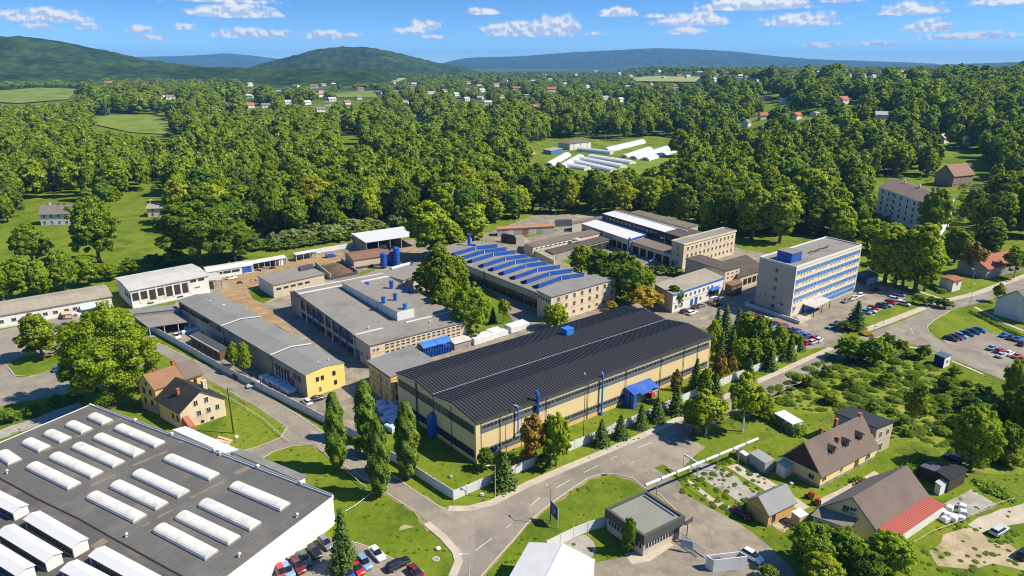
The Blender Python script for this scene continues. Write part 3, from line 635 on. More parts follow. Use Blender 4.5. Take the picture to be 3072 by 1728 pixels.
def strip_win(root,fr,wl,t0,t1,n,z,h,fm,gm,mx,my,gap=.12):
    wd=(t1-t0)/n
    for i in range(n): win(root,fr,wl,t0+wd*(i+.5),z,w=wd-gap,h=h,mx=mx,my=my,fm=fm,gm=gm)
GREYBAND=M('grey_window_band',(.13,.14,.15),.7,.1,.3,3)
for z in (1.15,7.2):
    prt('window_band',hall,GREYBAND,(1.3,L-1.,-.05,.02,z-.12,z+2.0),fr=hf)
    strip_win(hall,hf,'f',1.6,L-1.4,15,z+.78,1.1,M('grey_frame',(.30,.31,.32),.6,.05),DGLASS,4,0)
    prt('window_band',hall,GREYBAND,(-.05,.02,.5,W-.6,z-.1,z+1.95),fr=hf)
    strip_win(hall,hf,'l',.8,W-1.,7,z,1.8,FRD,DGLASS,3,1)
prt('plinth',hall,OCHRE,(1.2,L,-.09,-.01,0,.9),(-.08,-.01,0,W,0,.5),fr=hf)
prt('corner_pier',hall,HALLY,(-.12,1.15,-.14,-.012,0,HH-.3),fr=hf)
mb=MB()
for a in (1.25,6.5,20,33.5,47,60.5,70,76,L-.4): mb.cyl(hf.P(a,-.2,.2),hf.P(a,-.2,HH-.2),.075,n=6)
part('downpipe',mb,FRD,hall)
mb=MB()
for b in (W*.28,W*.5,W*.72): mb.cyl(hf.P(-.2,b,.2),hf.P(-.2,b,HH+.3),.075,n=6)
part('downpipe',mb,FRD,hall)
for b in (W*.73,): prt('column_strip',hall,DKBLUE,(-.09,-.052,b-.3,b+.3,.3,HH+.6),fr=hf)
def duct(a,r,z0,z1,hook=1.,m=BLUE):
    mb=MB(); mb.cyl(hf.P(a,-.65,z0),hf.P(a,-.65,z1),r,n=10); mb.cyl(hf.P(a,-.65,z1-.02),hf.P(a-.15,-.15,z1+hook*.6),r*1.05,n=10); mb.box(hf,a-r*1.6,a+r*1.6,-.65-r*1.6,-.65+r*1.6,z0-.001,z0+.5); return part('exhaust_duct',mb,m,hall)
duct(11.2,.16,4.,10.6,m=LBLUE); duct(17.0,.38,4.5,12.,2.); duct(38.,.24,.2,11.2,m=LBLUE); 
c=MB(); c.box(hf,-1.5,-.06,W*.47,W*.47+1.9,0,5.0); c.hexa([hf.P(-1.5,W*.47,5.002),hf.P(-.06,W*.47,5.002),hf.P(-.06,W*.47+1.9,5.002),hf.P(-1.5,W*.47+1.9,5.002)],[hf.P(-.9,W*.47+.4,6.),hf.P(-.06,W*.47+.4,6.),hf.P(-.06,W*.47+1.5,6.),hf.P(-.9,W*.47+1.5,6.)])
part('side_duct',c,BLUE,hall)
# blue cooling box on the roof
t=MB(); fb=hf.sub(48.,50.6,W*.70,W*.70+2.2,HH); zb=HH+1.3; t.box(fb,0,2.6,0,2.2,zb,zb+1.7); t.box(fb,-.12,2.72,-.12,2.32,zb+1.703,zb+1.9); part('roof_fan_box',t,LBLUE,hall)
# canopy with a stair at the front
def hall_canopy():
    rt=thing('entrance_canopy','blue sheet canopy over a stair against the front of the yellow hall','canopy',hf.P(52,-3,0))
    cfr=hf
    P=cfr.P; a0,a1=49.,56.
    m=MB(); m.hexa([P(a0,-3.9,3.4),P(a1,-3.9,3.4),P(a1,-.3,4.9),P(a0,-.3,4.9)],[P(a0,-3.9,3.55),P(a1,-3.9,3.55),P(a1,-.3,5.05),P(a0,-.3,5.05)]); m.hexa([P(a0-2.6,-3.6,4.0),P(a0-.05,-3.6,4.0),P(a0-.05,-.3,5.),P(a0-2.6,-.3,5.)],[P(a0-2.6,-3.6,4.15),P(a0-.05,-3.6,4.15),P(a0-.05,-.3,5.15),P(a0-2.6,-.3,5.15)]); part('canopy_roof',m,BLUE,rt)
    for a in (a0+.2,53,a1-.2):
        m=MB(); m.cyl(P(a,-3.7,0),P(a,-3.7,3.45),.09,n=6); part('post',m,BLUE,rt)
    m=MB(); m.box(cfr,a0-2.6,a0-1.5,-3.6,-2.6,0,3.95); m.box(cfr,a0-2.6,a0-1.7,-2.2,-.3,0,4.3); part('blue_cabinet',m,BLUE,rt)
    m=MB(); m.box(cfr,a0+.6,a0+4,-1.6,-.3,0,2.6); part('loading_hatch',m,BEIGE,rt)
    m=MB(); m.box(cfr,a0+5.5,a0+7,-2.4,-.6,0,1.5); part('crate',m,M('red_crate',(.38,.07,.05),.7,.2),rt)
    m=MB()
    for i in range(6): m.box(cfr,a1+.3+i*.3,a1+.6+i*.3,-1.5,-.3,0,1.4-i*.22)
    part('stair',m,CONCW,rt)
hall_canopy()
# annex beside the hall
an,af=bld('annex','ochre two-storey annex with flat grey roof between the grey hall and the yellow hall','annex',y2(850,688),y2(1372,492),y2(585,500),8.4,OCHRE,BLUEGREY,'flat',over=.35)
prt('cornice',an,OCHRE,(-.2,af.L+.2,-.2,-.01,7.5,7.9),(-.2,-.01,-.2,af.W+.2,7.5,7.9),fr=af)
prt('string_course',an,BRICK,(-.06,-.01,0,af.W,4.,4.15),(0,af.L,-.06,-.01,4.,4.15),fr=af)
row(an,af,'l',lin(1,af.W-1,4),5.2,w=.8,h=1.2); row(an,af,'l',lin(1,af.W-1,3),1.4,w=.8,h=1.3); row(an,af,'f',[1.6,3.6],4.6,w=.9,h=1.7); door(an,af,'f',2.2,1.4,2.6,DMETAL)
mb=MB(); mb.cyl(af.P(-.12,af.W*.45,.1),af.P(-.12,af.W*.45,7.4),.07,n=6); part('downpipe',mb,FRD,an)
# ================================================================ big grey hall
gA,gB,gC,gh=(1109.8,1037),y2(1808,5),y2(425,190),7.4
gf=Frame(gA,gB,gC,gh); g2=G(*z2(1400,872),gh+.2); Wg=(g2[0]-gf.o[0])*gf.v[0]+(g2[1]-gf.o[1])*gf.v[1]
gr=thing('workshop_hall','wide grey-roofed workshop hall with blue roof vents and a cream office front','factory hall',(*gf.P(gf.L/2,Wg/2,0)[:2],0))
L=gf.L
mb=MB(); mb.box(gf,0,L,0,gf.W,0,gh); part('office_wall',mb,CREAM,gr)
mb=MB(); mb.box(gf,-.35,L+.35,-.35,gf.W,gh+.003,gh+.25); part('office_roof',mb,GREYROOF,gr)
mb=MB(); mb.box(gf,.3,L-.2,gf.W+.02,Wg-9,0,gh-.1); part('wall',mb,CONCW,gr)
mb=MB(); solid(mb,gf,'u',[(gf.W+.02,gh+.2),(Wg-9,gh+1.3)],-.1,L+.1,gh-.09); part('roof',mb,GREYROOF,gr)
mb=MB(); mb.box(gf,.2,L,Wg-8.98,Wg,0,gh-.4); part('old_wing_wall',mb,GREYW,gr)
mb=MB(); profile(mb,gf,'u',[(Wg-9.2,gh+1.2),(Wg-5,gh+1.5),(Wg+.3,gh-.2)],-.2,L+.2,.2); solid(mb,gf,'u',[(Wg-9,gh+1.1),(Wg-5,gh+1.4),(Wg,gh-.3)],.1,L,gh-.4); part('old_wing_roof',mb,GREYROOF,gr)
prt('roof_upstand',gr,TRIM,(-.1,L+.1,Wg-9.3,Wg-8.85,gh+1.35,gh+1.75),(-.1,L+.1,Wg-4.9,Wg-4.4,gh+1.55,gh+1.8),fr=gf)
prt('roof_upstand',gr,TRIM,(0,9.,gf.W-.2,gf.W+.2,gh+.26,gh+.5),(17,L,gf.W-.2,gf.W+.2,gh+.26,gh+.5),fr=gf)
# left side: dark glazed bays between piers
nb=8; b0,b1=gf.W+1,Wg-9.5; bw=(b1-b0)/nb
for i in range(nb):
    c=b0+bw*(i+.5)
    win(gr,gf.sub(.3,L,0,Wg),'l',c,3.6,w=bw-.7,h=3.2,mx=3,my=2,fm=FRD,gm=DGLASS); win(gr,gf.sub(.3,L,0,Wg),'l',c,.3,w=bw-.7,h=2.0,mx=2,my=0,fm=FRD,gm=DGLASS)
for i in range(nb+1):
    m=[CONCP,BLUE,LBLUE,CONCP][i%4]; mb=MB(); mb.cyl(gf.P(-.1,b0+bw*i,0),gf.P(-.1,b0+bw*i,gh+.2),.22,n=8); part('pier',mb,m,gr)
# office front: three rows of paired windows
for zz_,n0,n1 in ((5.1,4.5,L-3.5),(2.9,4.5,L-3.5),(.9,5.,L-8)):
    for t in lin(n0,n1,15):
        if zz_<3.5 and 17<t<26: continue
        win(gr,gf,'f',t,zz_+.95,w=1.15,h=.62,mx=0,fm=BEIGE); 
        if zz_>2: win(gr,gf,'f',t,zz_,w=1.15,h=.62,mx=0,fm=BEIGE)
row(gr,gf,'f',[1.2,2.4],5.2,w=.7,h=.9); row(gr,gf,'f',[L-1.4],5.6,w=1.,h=.9)
row(gr,gf,'l',[1.5,3.5,5.5],5.4,w=.5,h=.6); row(gr,gf,'l',[2,5.8],2.2,w=1.1,h=1.4); door(gr,gf,'l',gf.W-1.2,1.6,3.2,BLUE)
prt('string_course',gr,BEIGE,(0,L,-.07,-.01,4.55,4.7),fr=gf)
# raised white monitor on the roof
fm_=Frame(G(*z3(770,1195),gh+3.2),G(*z3(975,1150),gh+3.2),G(*z3(105,838),gh+3.2),gh+3.2,True)
mb=MB(); mb.box(fm_,0,fm_.L,0,fm_.W,gh+.28,gh+3.15); part('roof_monitor',mb,TRIM,gr)
mb=MB(); mb.box(fm_,.25,fm_.L-.02,.25,fm_.W,gh+3.153,gh+3.2); mb.box(fm_,-.08,.22,-.08,fm_.W,gh+3.153,gh+3.3); part('monitor_roof',mb,[GREYROOF],gr)
mb=MB(); 
for i in range(1,6): mb.box(fm_,-.06,-.01,fm_.W*i/6-.06,fm_.W*i/6+.06,gh+.4,gh+3.1)
part('panel_joint',mb,DMETAL,gr,'stuff')
def vent(root,px,z,r,h,cap=True,m=BLUE):
    x,y=G(*px,z); mb=MB(); mb.cyl((x,y,z-.6),(x,y,z+h*.8),r*.8,n=12); mb.cyl((x,y,z+h*.8-.01),(x,y,z+h),r,n=12); mb.cyl((x,y,z+h*.35),(x,y,z+h*.42),r*.95,n=12); return part('roof_vent',mb,m,root)
vent(gr,z3(408,872),gh+.9,.85,1.3); vent(gr,z3(703,912),gh+.8,.85,3.0); vent(gr,z3(905,958),gh+.7,.75,1.8); vent(gr,z3(748,1050),gh+3.2,.7,2.4); vent(gr,z3(606,1085),gh+3.2,.75,2.2); vent(gr,z3(868,1155),gh+3.2,.8,1.9,m=LBLUE)
vent(gr,z3(1170,1315),gh+.3,.3,.5,m=TRIM); vent(gr,z3(425,1390),gh+.4,.3,.6,m=TRIM)
# low link roof behind
lk,lf=bld('link_building','low flat grey-roofed link block behind the hall with blue vents','building',z3(840,810),z3(1180,700),z3(560,735),5.,CONCW,GREYROOF,'flat')
# blue entrance canopies on the office front
ec=thing('entrance_porch','blue curved double canopy and blue shutters at the cream office front','porch',gf.P(20,-2,0))
for k,(a0,a1) in enumerate(((15.5,20.3),(20.5,25.5))):
    mb=MB(); pr=[(-3.4,3.6),(-2.4,4.1),(-1.2,4.3),(-.1,4.2)]; profile(mb,gf,'u',pr,a0,a1,.12); part('canopy_roof',mb,LBLUE,ec)
    mb=MB()
    for i in range(9): a=a0+.2+(a1-a0-.4)*i/8; mb.box(gf,a-.08,a+.08,-3.3,-3.1,.1,3.6)
    part('shutter',mb,BLUE,ec); 
    mb=MB(); mb.box(gf,a0+.1,a1-.1,-3.05,-.1,.02,1.9); part('bin_wall',mb,BLUE,ec)
sh=thing('lean_to','small corrugated lean-to at the right end of the cream office front','shed',gf.P(L-5,-2,0))
mb=MB(); P=gf.P; a0,a1=L-8,L-1.5; mb.box(gf,a0+.2,a1-.2,-3,-.1,0,2.1); part('wall',mb,GREYW,sh)
mb=MB(); mb.hexa([P(a0,-3.3,2.2),P(a1,-3.3,2.2),P(a1,-.1,3.),P(a0,-.1,3.)],[P(a0,-3.3,2.3),P(a1,-3.3,2.3),P(a1,-.1,3.1),P(a0,-.1,3.1)]); part('roof',mb,PALEROOF,sh)
# ================================================================ long stepped workshop with a yellow end
wA,wB,wC,wh=(917,1126),y1(2540,770),y1(562,20),6.8
wf=Frame(wA,wB,wC,wh); wr=thing('long_workshop','long low workshop of three stepped roofs with a bright yellow gable end','workshop',(*wf.P(wf.L/2,wf.W/2,0)[:2],0))
def balong(fr,px,h): x,y=G(*px,h); return (x-fr.o[0])*fr.v[0]+(y-fr.o[1])*fr.v[1]
bs=[0,balong(wf,y1(1690,670),wh),balong(wf,y1(1090,330),wh),wf.W]
for i in range(3):
    hh=wh+.25*i; o=.22*i; mb=MB(); pr=[(-o,hh),(wf.L/2,hh+.75),(wf.L+o,hh)]
    solid(mb,wf,'v',[(-o,hh),(wf.L/2,hh+.7),(wf.L+o,hh)],bs[i]+.01,bs[i+1],0); part('wall',mb,[GREYW,GREYW,CONCW][i],wr)
    mb=MB(); profile(mb,wf,'v',ext(pr,.3),bs[i]-.05,bs[i+1]+(.3 if i==2 else -.06),.2); part('roof',mb,BLUEGREY,wr)
    if i:
        mb=MB(); profile(mb,wf,'v',ext([(s,z+.2) for s,z in pr],.35),bs[i]-.3,bs[i]+.15,.16); part('roof_upstand',mb,TRIM,wr)
mb=MB(); solid(mb,wf,'v',[(-.03,wh-.02),(wf.L/2,wh+.66),(wf.L+.03,wh-.02)],-.06,0,0.1); part('yellow_gable',mb,YEL,wr)
yg=wf.sub(0,wf.L,-.07,1)
row(wr,yg,'f',[wf.L*.28,wf.L*.41],4.1,w=.85,h=1.25,fm=FRD); row(wr,yg,'f',[wf.L*.72],4.4,w=.85,h=1.25,fm=FRD); row(wr,yg,'f',[wf.L*.74],1.6,w=.8,h=1.25,fm=FRD); row(wr,yg,'f',[wf.L*.33],.9,w=.7,h=1.5,fm=FRW)
PALEW=M('faded_white_wall',(.50,.51,.53),.85,.1,.4,3,dirt=(.3,.3,.3),dirt_amt=.5,streak=.4)
prt('painted_wall',wr,PALEW,(-.05,-.005,9.5,22,.3,3.6),fr=wf)
for b in lin(9,bs[1]-1,5)+lin(bs[1]+1,bs[2]-1,13): win(wr,wf.sub(-.02,wf.L,0,wf.W),'l',b,1.5,w=1.05,h=3.4,mx=1,my=4,fm=FRD,gm=DGLASS)
for b in lin(bs[2]+.8,wf.W-.8,13): win(wr,wf.sub(-.45,wf.L,0,wf.W),'l',b,4.9,w=(wf.W-bs[2]-1.6)/13-.15,h=1.7,mx=1,my=1,fm=FRD,gm=DGLASS)
row(wr,wf.sub(0,wf.L,0,wf.W),'l',[3.5,6],3.8,w=1.6,h=1.5,fm=FRD,gm=DGLASS); door(wr,wf,'l',7.8,2.2,3.,DMETAL)
for b in (bs[1],bs[2],4.6): 
    mb=MB(); mb.cyl(wf.P(-.35,b,.1),wf.P(-.35,b,wh),.07,n=6); part('downpipe',mb,FRD,wr)
vent(wr,z2(530,995),wh+.9,.3,.7,m=TRIM); vent(wr,y1(2235,765),wh+.5,.2,.5,m=TRIM); vent(wr,y1(2355,730),wh+.5,.2,.5,m=TRIM); vent(wr,z2(690,1030),wh+.9,.45,.35,m=TRIM)
# carport wing by the fence
cp=thing('carport','open carport with grey felt roof at the far end of the long workshop','carport',(*G(*y1(420,250),3.4),0))
cf=Frame(y1(180,335),y1(690,262),y1(-60,150),3.4)
mb=MB(); mb.box(cf,0,cf.L,0,cf.W,3.3,3.5); part('roof',mb,GREYROOF,cp)
for a in (.3,cf.L*.37,cf.L*.7,cf.L-.3):
    mb=MB(); mb.cyl(cf.P(a,.25,0),cf.P(a,.25,3.3),.12,n=6); part('post',mb,CONCP,cp)
mb=MB(); mb.box(cf,.2,cf.L-.2,cf.W-.4,cf.W-.1,0,3.29); part('back_wall',mb,GREYW,cp)
cp2,c2f=bld('link_building','narrow grey flat roof joining the carport and the white hall','building',y1(0,170),y1(560,112),y1(-70,120),4.6,GREYW,BLUEGREY,'flat',over=.15)
lean,lef=bld('shed','dark lean-to roof with a white edge inside the fence beside the workshop','shed',y1(1040,628),y1(1130,580),y1(690,430),2.9,FRB,M('dark_lean_roof',(.06,.065,.072),.8,.15),'flat',over=.15)
prt('roof_edge',lean,TRIM,(-.35,-.16,-.1,lef.W,2.9,3.2),fr=lef)
for b in lin(1,lef.W-.5,5): win(lean,lef,'l',b,.6,w=1.5,h=1.6,mx=1,fm=FRB)
# ================================================================ blue sawtooth hall
sA,sB=z4(215,1172),z4(1005,950)
sf=Frame(sA,sB,z4(48,1092),9.5)
so,_=bld('office_block','three-storey cream office front at the end of the blue sawtooth hall','office building',None,None,None,9.5,CREAM,BLUEGREY,'flat',over=.4,fr=sf)
ts=lin(1.5,sf.L-.5,8)
row(so,sf,'f',ts[1:],7.0,w=1.15,h=1.75); row(so,sf,'f',ts[1:],4.0,w=1.15,h=1.75); row(so,sf,'f',ts[1:],1.2,w=1.15,h=1.2); row(so,sf,'f',ts[:1],7.0,w=1.15,h=1.75)
for t in lin(.4,sf.W-.3,5): win(so,sf,'l',t,7.0,w=1.,h=1.2,mx=0,fm=FRW)
prt('string_course',so,BEIGE,(0,sf.L,-.06,-.008,3.5,3.62),(0,sf.L,-.06,-.008,6.5,6.62),fr=sf)
mb=MB(); mb.cyl(sf.P(sf.L-.2,-.1,0),sf.P(sf.L-.2,-.1,9.3),.07,n=6); part('downpipe',mb,FRD,so)
hz0=6.6
s_l=G(*z3(2490,972),hz0); s_k=G(*z3(1530,598),hz0); dv=Vector((s_k[0]-s_l[0],s_k[1]-s_l[1])).normalized()
u_=Vector(sf.u); o_=Vector(sf.P(0,sf.W,0)[:2])
tl=((s_l[0]-o_.x)*dv.y-(s_l[1]-o_.y)*dv.x)/(u_.x*dv.y-u_.y*dv.x)  # where the side line meets the office back
o2=o_+u_*tl
Ls=sf.L-tl-1.5; bk=G(*z3(1690,335),hz0+1); Wsaw=(bk[0]-o2.x)*dv.x+(bk[1]-o2.y)*dv.y
ss=Frame((o2.x,o2.y),(o2.x+u_.x*Ls,o2.y+u_.y*Ls),(o2.x+dv.x*Wsaw,o2.y+dv.y*Wsaw),hz0,True)
sr=thing('sawtooth_hall','factory hall with nine bright blue sawtooth rooflights on a grey roof','factory hall',(*ss.P(Ls/2,Wsaw/2,0)[:2],0))
mb=MB(); solid(mb,ss,'v',[(0,hz0),(Ls/2,hz0+1.1),(Ls,hz0)],.05,Wsaw,0); part('wall',mb,GREYW,sr)
mb=MB(); profile(mb,ss,'v',[(-.3,hz0+.02),(Ls/2,hz0+1.12),(Ls+.3,hz0+.02)],-.0,Wsaw+.3,.22); part('roof',mb,GREYROOF,sr)
prt('wall_panel',sr,BEIGE,(-.16,-.01,.3,Wsaw,hz0-2.3,hz0-.05),fr=ss)
for b in lin(1,Wsaw-3,14): win(sr,ss,'l',b,.6,w=(Wsaw-4)/14-.5,h=3.2,mx=3,my=2,fm=FRD,gm=DGLASS)
ends=[((232,515),(440,462),(645,422)),((300,560),(530,492),(735,452)),((385,595),(620,522),(825,484)),((475,630),(710,567),(920,520)),((565,670),(800,602),(1010,557)),((655,710),(885,642),(1108,595)),((755,750),(995,682),(1210,632)),((860,790),(1095,724),(1308,669)),((965,835),(1205,767),(1415,707))]
def rz_(a): return hz0+.24+1.1*(1-abs(a-Ls/2)/(Ls/2))
dvv=ss.v
for e in ends:
    q=G(*q3(*e[1]),hz0+2.1); bm_=((q[0]-ss.o[0])*ss.v[0]+(q[1]-ss.o[1])*ss.v[1])
    a0,a1=2.6,Ls-1.6
    th_=1.8; dp=3.6
    rt=MB(); gl=MB()
    for x0,x1 in ((a0,Ls/2),(Ls/2,a1)):
        z0,z1_=rz_(x0),rz_(x1)
        rt.hexa([ss.P(x0,bm_+.1,z0),ss.P(x1,bm_+.1,z1_),ss.P(x1,bm_+dp,z1_-.1),ss.P(x0,bm_+dp,z0-.1)],[ss.P(x0,bm_-.15,z0+th_),ss.P(x1,bm_-.15,z1_+th_),ss.P(x1,bm_+dp,z1_+.06),ss.P(x0,bm_+dp,z0+.06)])
        gl.hexa([ss.P(x0+.02,bm_-.12,z0),ss.P(x1-.02,bm_-.12,z1_),ss.P(x1-.02,bm_+.08,z1_),ss.P(x0+.02,bm_+.08,z0)],[ss.P(x0+.02,bm_-.32,z0+th_-.12),ss.P(x1-.02,bm_-.32,z1_+th_-.12),ss.P(x1-.02,bm_-.18,z1_+th_-.12),ss.P(x0+.02,bm_-.18,z0+th_-.12)])
    ro=part('sawtooth_light',rt,GREYROOF,sr); part('blue_panel',gl,BLUE,ro)
    mb=MB(); zc=rz_(Ls/2); mb.box(ss,Ls/2-.1,Ls/2+.1,bm_-.45,bm_-.3,zc+.2,zc+1.4); part('white_bracket',mb,TRIM,ro)
    for aa in (a0-.12,a1+.002):
        z0=rz_(aa); mb=MB(); mb.hexa([ss.P(aa,bm_-.1,z0),ss.P(aa+.12,bm_-.1,z0),ss.P(aa+.12,bm_+dp,z0),ss.P(aa,bm_+dp,z0)],[ss.P(aa,bm_-.3,z0+th_+.05),ss.P(aa+.12,bm_-.3,z0+th_+.05),ss.P(aa+.12,bm_+dp,z0+.1),ss.P(aa,bm_+dp,z0+.1)]); part('cheek',mb,DKBLUE,ro)
x,y=G(*z3(1640,385),hz0+1.2); mb=MB(); mb.cyl((x,y,hz0+.4),(x,y,hz0+6.2),.75,n=12); mb.cyl((x,y,hz0+5.9),(x,y,hz0+6.5),.95,n=12); mb.cyl((x,y,hz0+1.2),(x+3,y-.6,hz0+1.2),.7,n=12); part('exhaust_stack',mb,BLUE,sr)
mb=MB(); p=ss.P(-.5,Wsaw*.47,0); mb.cyl((p[0],p[1],.1),(p[0],p[1],hz0+1.),.2,n=10); part('blue_pipe',mb,BLUE,sr)
# ================================================================ sheds on the left edge of the yard
lw,lwf=bld('white_hall','white hall with pale grey roof and seven tall mullioned windows','hall',z1(1568,375),z1(2510,190),z1(1405,220),6.85,WHITE,PALEROOF,'gu',ridge=.7,over=.45)
for i,t in enumerate([1.5,4.3,7.2,10.1,13,15.9,18.7]): win(lw,lwf,'f',t,2.9 if i in(0,1,3) else 2.0,w=2.1,h=2.9 if i in (0,1,3) else 3.8,mx=3,my=4,fm=FRB,gm=DGLASS)
row(lw,lwf,'f',[22.,25.],5.5,w=2.2,h=.8,mx=3,fm=FRD); row(lw,lwf,'f',[23.2],2.9,w=1.8,h=.6,mx=2); row(lw,lwf,'f',[6,16.5],.5,w=2.2,h=.6,mx=2,fm=FRD); row(lw,lwf,'l',[2,5,8],3.,w=1.2,h=2.,fm=FRB); prt('plinth',lw,CONCP,(0,lwf.L,-.5,-.02,0,.5),fr=lwf)
mb=MB()
for t in [2.9,5.75,8.65,11.55,14.45,17.3,20.3]: mb.box(lwf,t-.3,t+.3,-.14,-.02,1.5,6.4)
part('pilaster',mb,WHITE,lw)
mb=MB(); mb.cyl(lwf.P(lwf.L*.68,lwf.W*.7,7.2),lwf.P(lwf.L*.68,lwf.W*.7,8.6),.12,n=6); part('flue',mb,METAL,lw)
cn=thing('canopy','pale canopy on posts at the end of the white hall','canopy',(*G(*z2(580,700),3.8),0)); cnf=Frame(z2(505,728),z2(662,722),z2(485,640),4.)
mb=MB(); mb.box(cnf,0,cnf.L,0,cnf.W,3.85,4.); part('roof',mb,PALEROOF,cn)
for a,b in ((.2,.2),(cnf.L-.2,.2),(cnf.L-.2,cnf.W-.2)):
    mb=MB(); mb.cyl(cnf.P(a,b,0),cnf.P(a,b,3.85),.1,n=6); part('post',mb,DKBLUE,cn)
B_=G(*z1(1340,437),4.5); A_=G(*z1(0,668),4.5); K_=G(*z1(1245,305),4.5)
d_=Vector((A_[0]-B_[0],A_[1]-B_[1])); d_.normalize(); A2=(B_[0]+d_.x*75,B_[1]+d_.y*75); C2=(A2[0]+K_[0]-B_[0],A2[1]+K_[1]-B_[1])
lb,lbf=bld('low_building','long low white building with tan felt roof at the edge of the parking area','building',None,None,None,4.5,WHITE,TANROOF,'gu',ridge=.9,over=.5,fr=Frame(A2,B_,C2,4.5,True))
LL=lbf.L
for i,t in enumerate([2.2,5.,7.8,10.6,13.2,16.5,19.5,22.5,25.5,28.5,32,35.5]): win(lb,lbf,'f',LL-t-1,1.6,w=1.4 if i!=2 else 1.8,h=1.25,mx=1,fm=FRW)
prt('plinth',lb,CONCP,(0,LL,-.3,-.02,0,.7),fr=lbf)
for px,s in ((z1(810,690),(2.6,1.6,1.9)),):
    ks=thing('stall','small timber kiosk with white hatch in front of the low white building','kiosk',(*G(*px),0)); kf=Frame(G(*z1(760,725)),G(*z1(875,715)),G(*z1(750,690)),2.,True)
    mb=MB(); mb.box(kf,0,kf.L,0,kf.W,0,1.9); part('wall',mb,RUST,ks); mb=MB(); mb.box(kf,-.1,kf.L+.1,-.1,kf.W+.1,1.91,2.05); part('roof',mb,WOODL,ks); mb=MB(); mb.box(kf,kf.L*.3,kf.L*.95,-.05,-.004,.6,1.5); part('hatch',mb,TRIM,ks)
ws,wsf=bld('white_shed','long white shed with white roof and one blue door beside the dirt track','shed',z2(485,632),z2(1030,545),z2(450,575),3.2,WPLASTER,WHITEROOF,'gu',ridge=.5,over=.3)
for i,t in enumerate(lin(2.6,wsf.L-5,3)): win(ws,wsf,'f',t,1.5,w=(wsf.L-8)/3-.3,h=1.,mx=4,fm=FRD,gm=DGLASS)
mb=MB(); mb.box(wsf,wsf.L-4.2,wsf.L-.3,-.08,-.01,.4,2.9); part('blue_door',mb,BLUE,ws)
def shelter(label,A,B,C,h,n,rm,group=None,back=GREYW):
    f=Frame(A,B,C,h); rt=thing('open_shelter',label,'shelter',(*f.P(f.L/2,f.W/2,0)[:2],0),0,group)
    mb=MB(); mb.box(f,-.2,f.L+.2,-.2,f.W+.2,h-.2,h); part('roof',mb,rm,rt)
    mb=MB(); mb.box(f,0,f.L,f.W-.25,f.W,0,h-.21); mb.box(f,0,.2,.4,f.W-.26,0,h-.21); part('back_wall',mb,back,rt)
    for i in range(n):
        mb=MB(); a=.15+(f.L-.3)*i/(n-1); mb.cyl(f.P(a,.1,0),f.P(a,.1,h-.2),.11,n=6); part('post',mb,TRIM,rt)
    return rt,f
sh1,s1f=shelter('long open-fronted shelter with thin white roof along the back of the yard',z2(1035,525),z2(1445,452),z2(1005,492),3.2,7,WHITEROOF)
for i in range(3):
    mb=MB(); mb.box(s1f,s1f.L*.62+i*2.2,s1f.L*.62+i*2.2+2.,.3,.5,0,2.7); part('door_panel',mb,[DMETAL,TRIM,GREYSHEET][i],sh1)
sh2,_=shelter('short open shelter with raised white roof next to the panel fence',z2(1560,420),z2(1815,372),z2(1530,398),3.3,4,WHITEROOF)
sb,sbf=bld('store_building','small cream store with flat grey roof and five slot windows','store',z2(1285,790),z2(1900,655),z2(1105,680),5.15,BEIGE,GREYROOF,'flat',over=.3)
row(sb,sbf,'f',lin(.6,sbf.L*.72,5),3.0,w=1.9,h=.75,mx=3,fm=FRD,gm=DGLASS); prt('side_wall',sb,CONCP,(-.05,-.005,0,sbf.W,0,5.),fr=sbf)
t_=Frame(z2(1610,598),z2(1775,565),z2(1600,555),6.2); mb=MB(); mb.box(t_,0,t_.L,0,t_.W,4.9,6.2); part('roof_house',mb,DMETAL,sb)
# ramp bunker with a coal heap beside the store
bk_=thing('coal_bunker','walled ramp bunker holding dark brown spoil behind the cream store','bunker',(*G(*z2(2000,620)),0)); bf_=Frame(G(*z2(1990,720)),G(*z2(2310,655)),G(*z2(1800,560)),0,True)
mb=MB(); mb.box(bf_,-.3,0,0,bf_.W,0,2.4); part('side_wall',mb,CONCW,bk_); mb=MB(); mb.box(bf_,bf_.L,bf_.L+.3,0,bf_.W,0,1.6); part('side_wall',mb,CONCW,bk_); mb=MB(); mb.box(bf_,0,bf_.L,-.3,-.002,0,1.3); part('front_wall',mb,DMETAL,bk_)
hp=MB(); n=9
gv=[[bf_.P(bf_.L*i/n,bf_.W*j/n*.98,max(.05,(1.9*math.sin(math.pi*(i+.3)/(n+.6))*math.sin(math.pi*(j+.3)/(n+.6)))+R.uniform(-.15,.25))) for i in range(n+1)] for j in range(n+1)]
hp.add([p for r_ in gv for p in r_],[(j*(n+1)+i,j*(n+1)+i+1,(j+1)*(n+1)+i+1,(j+1)*(n+1)+i) for j in range(n) for i in range(n)]); part('spoil_heap',hp,M('spoil',(.13,.085,.05),.95,.4,.8,5,dirt=(.04,.035,.03),dirt_amt=.8,dirt_scale=.4),bk_)
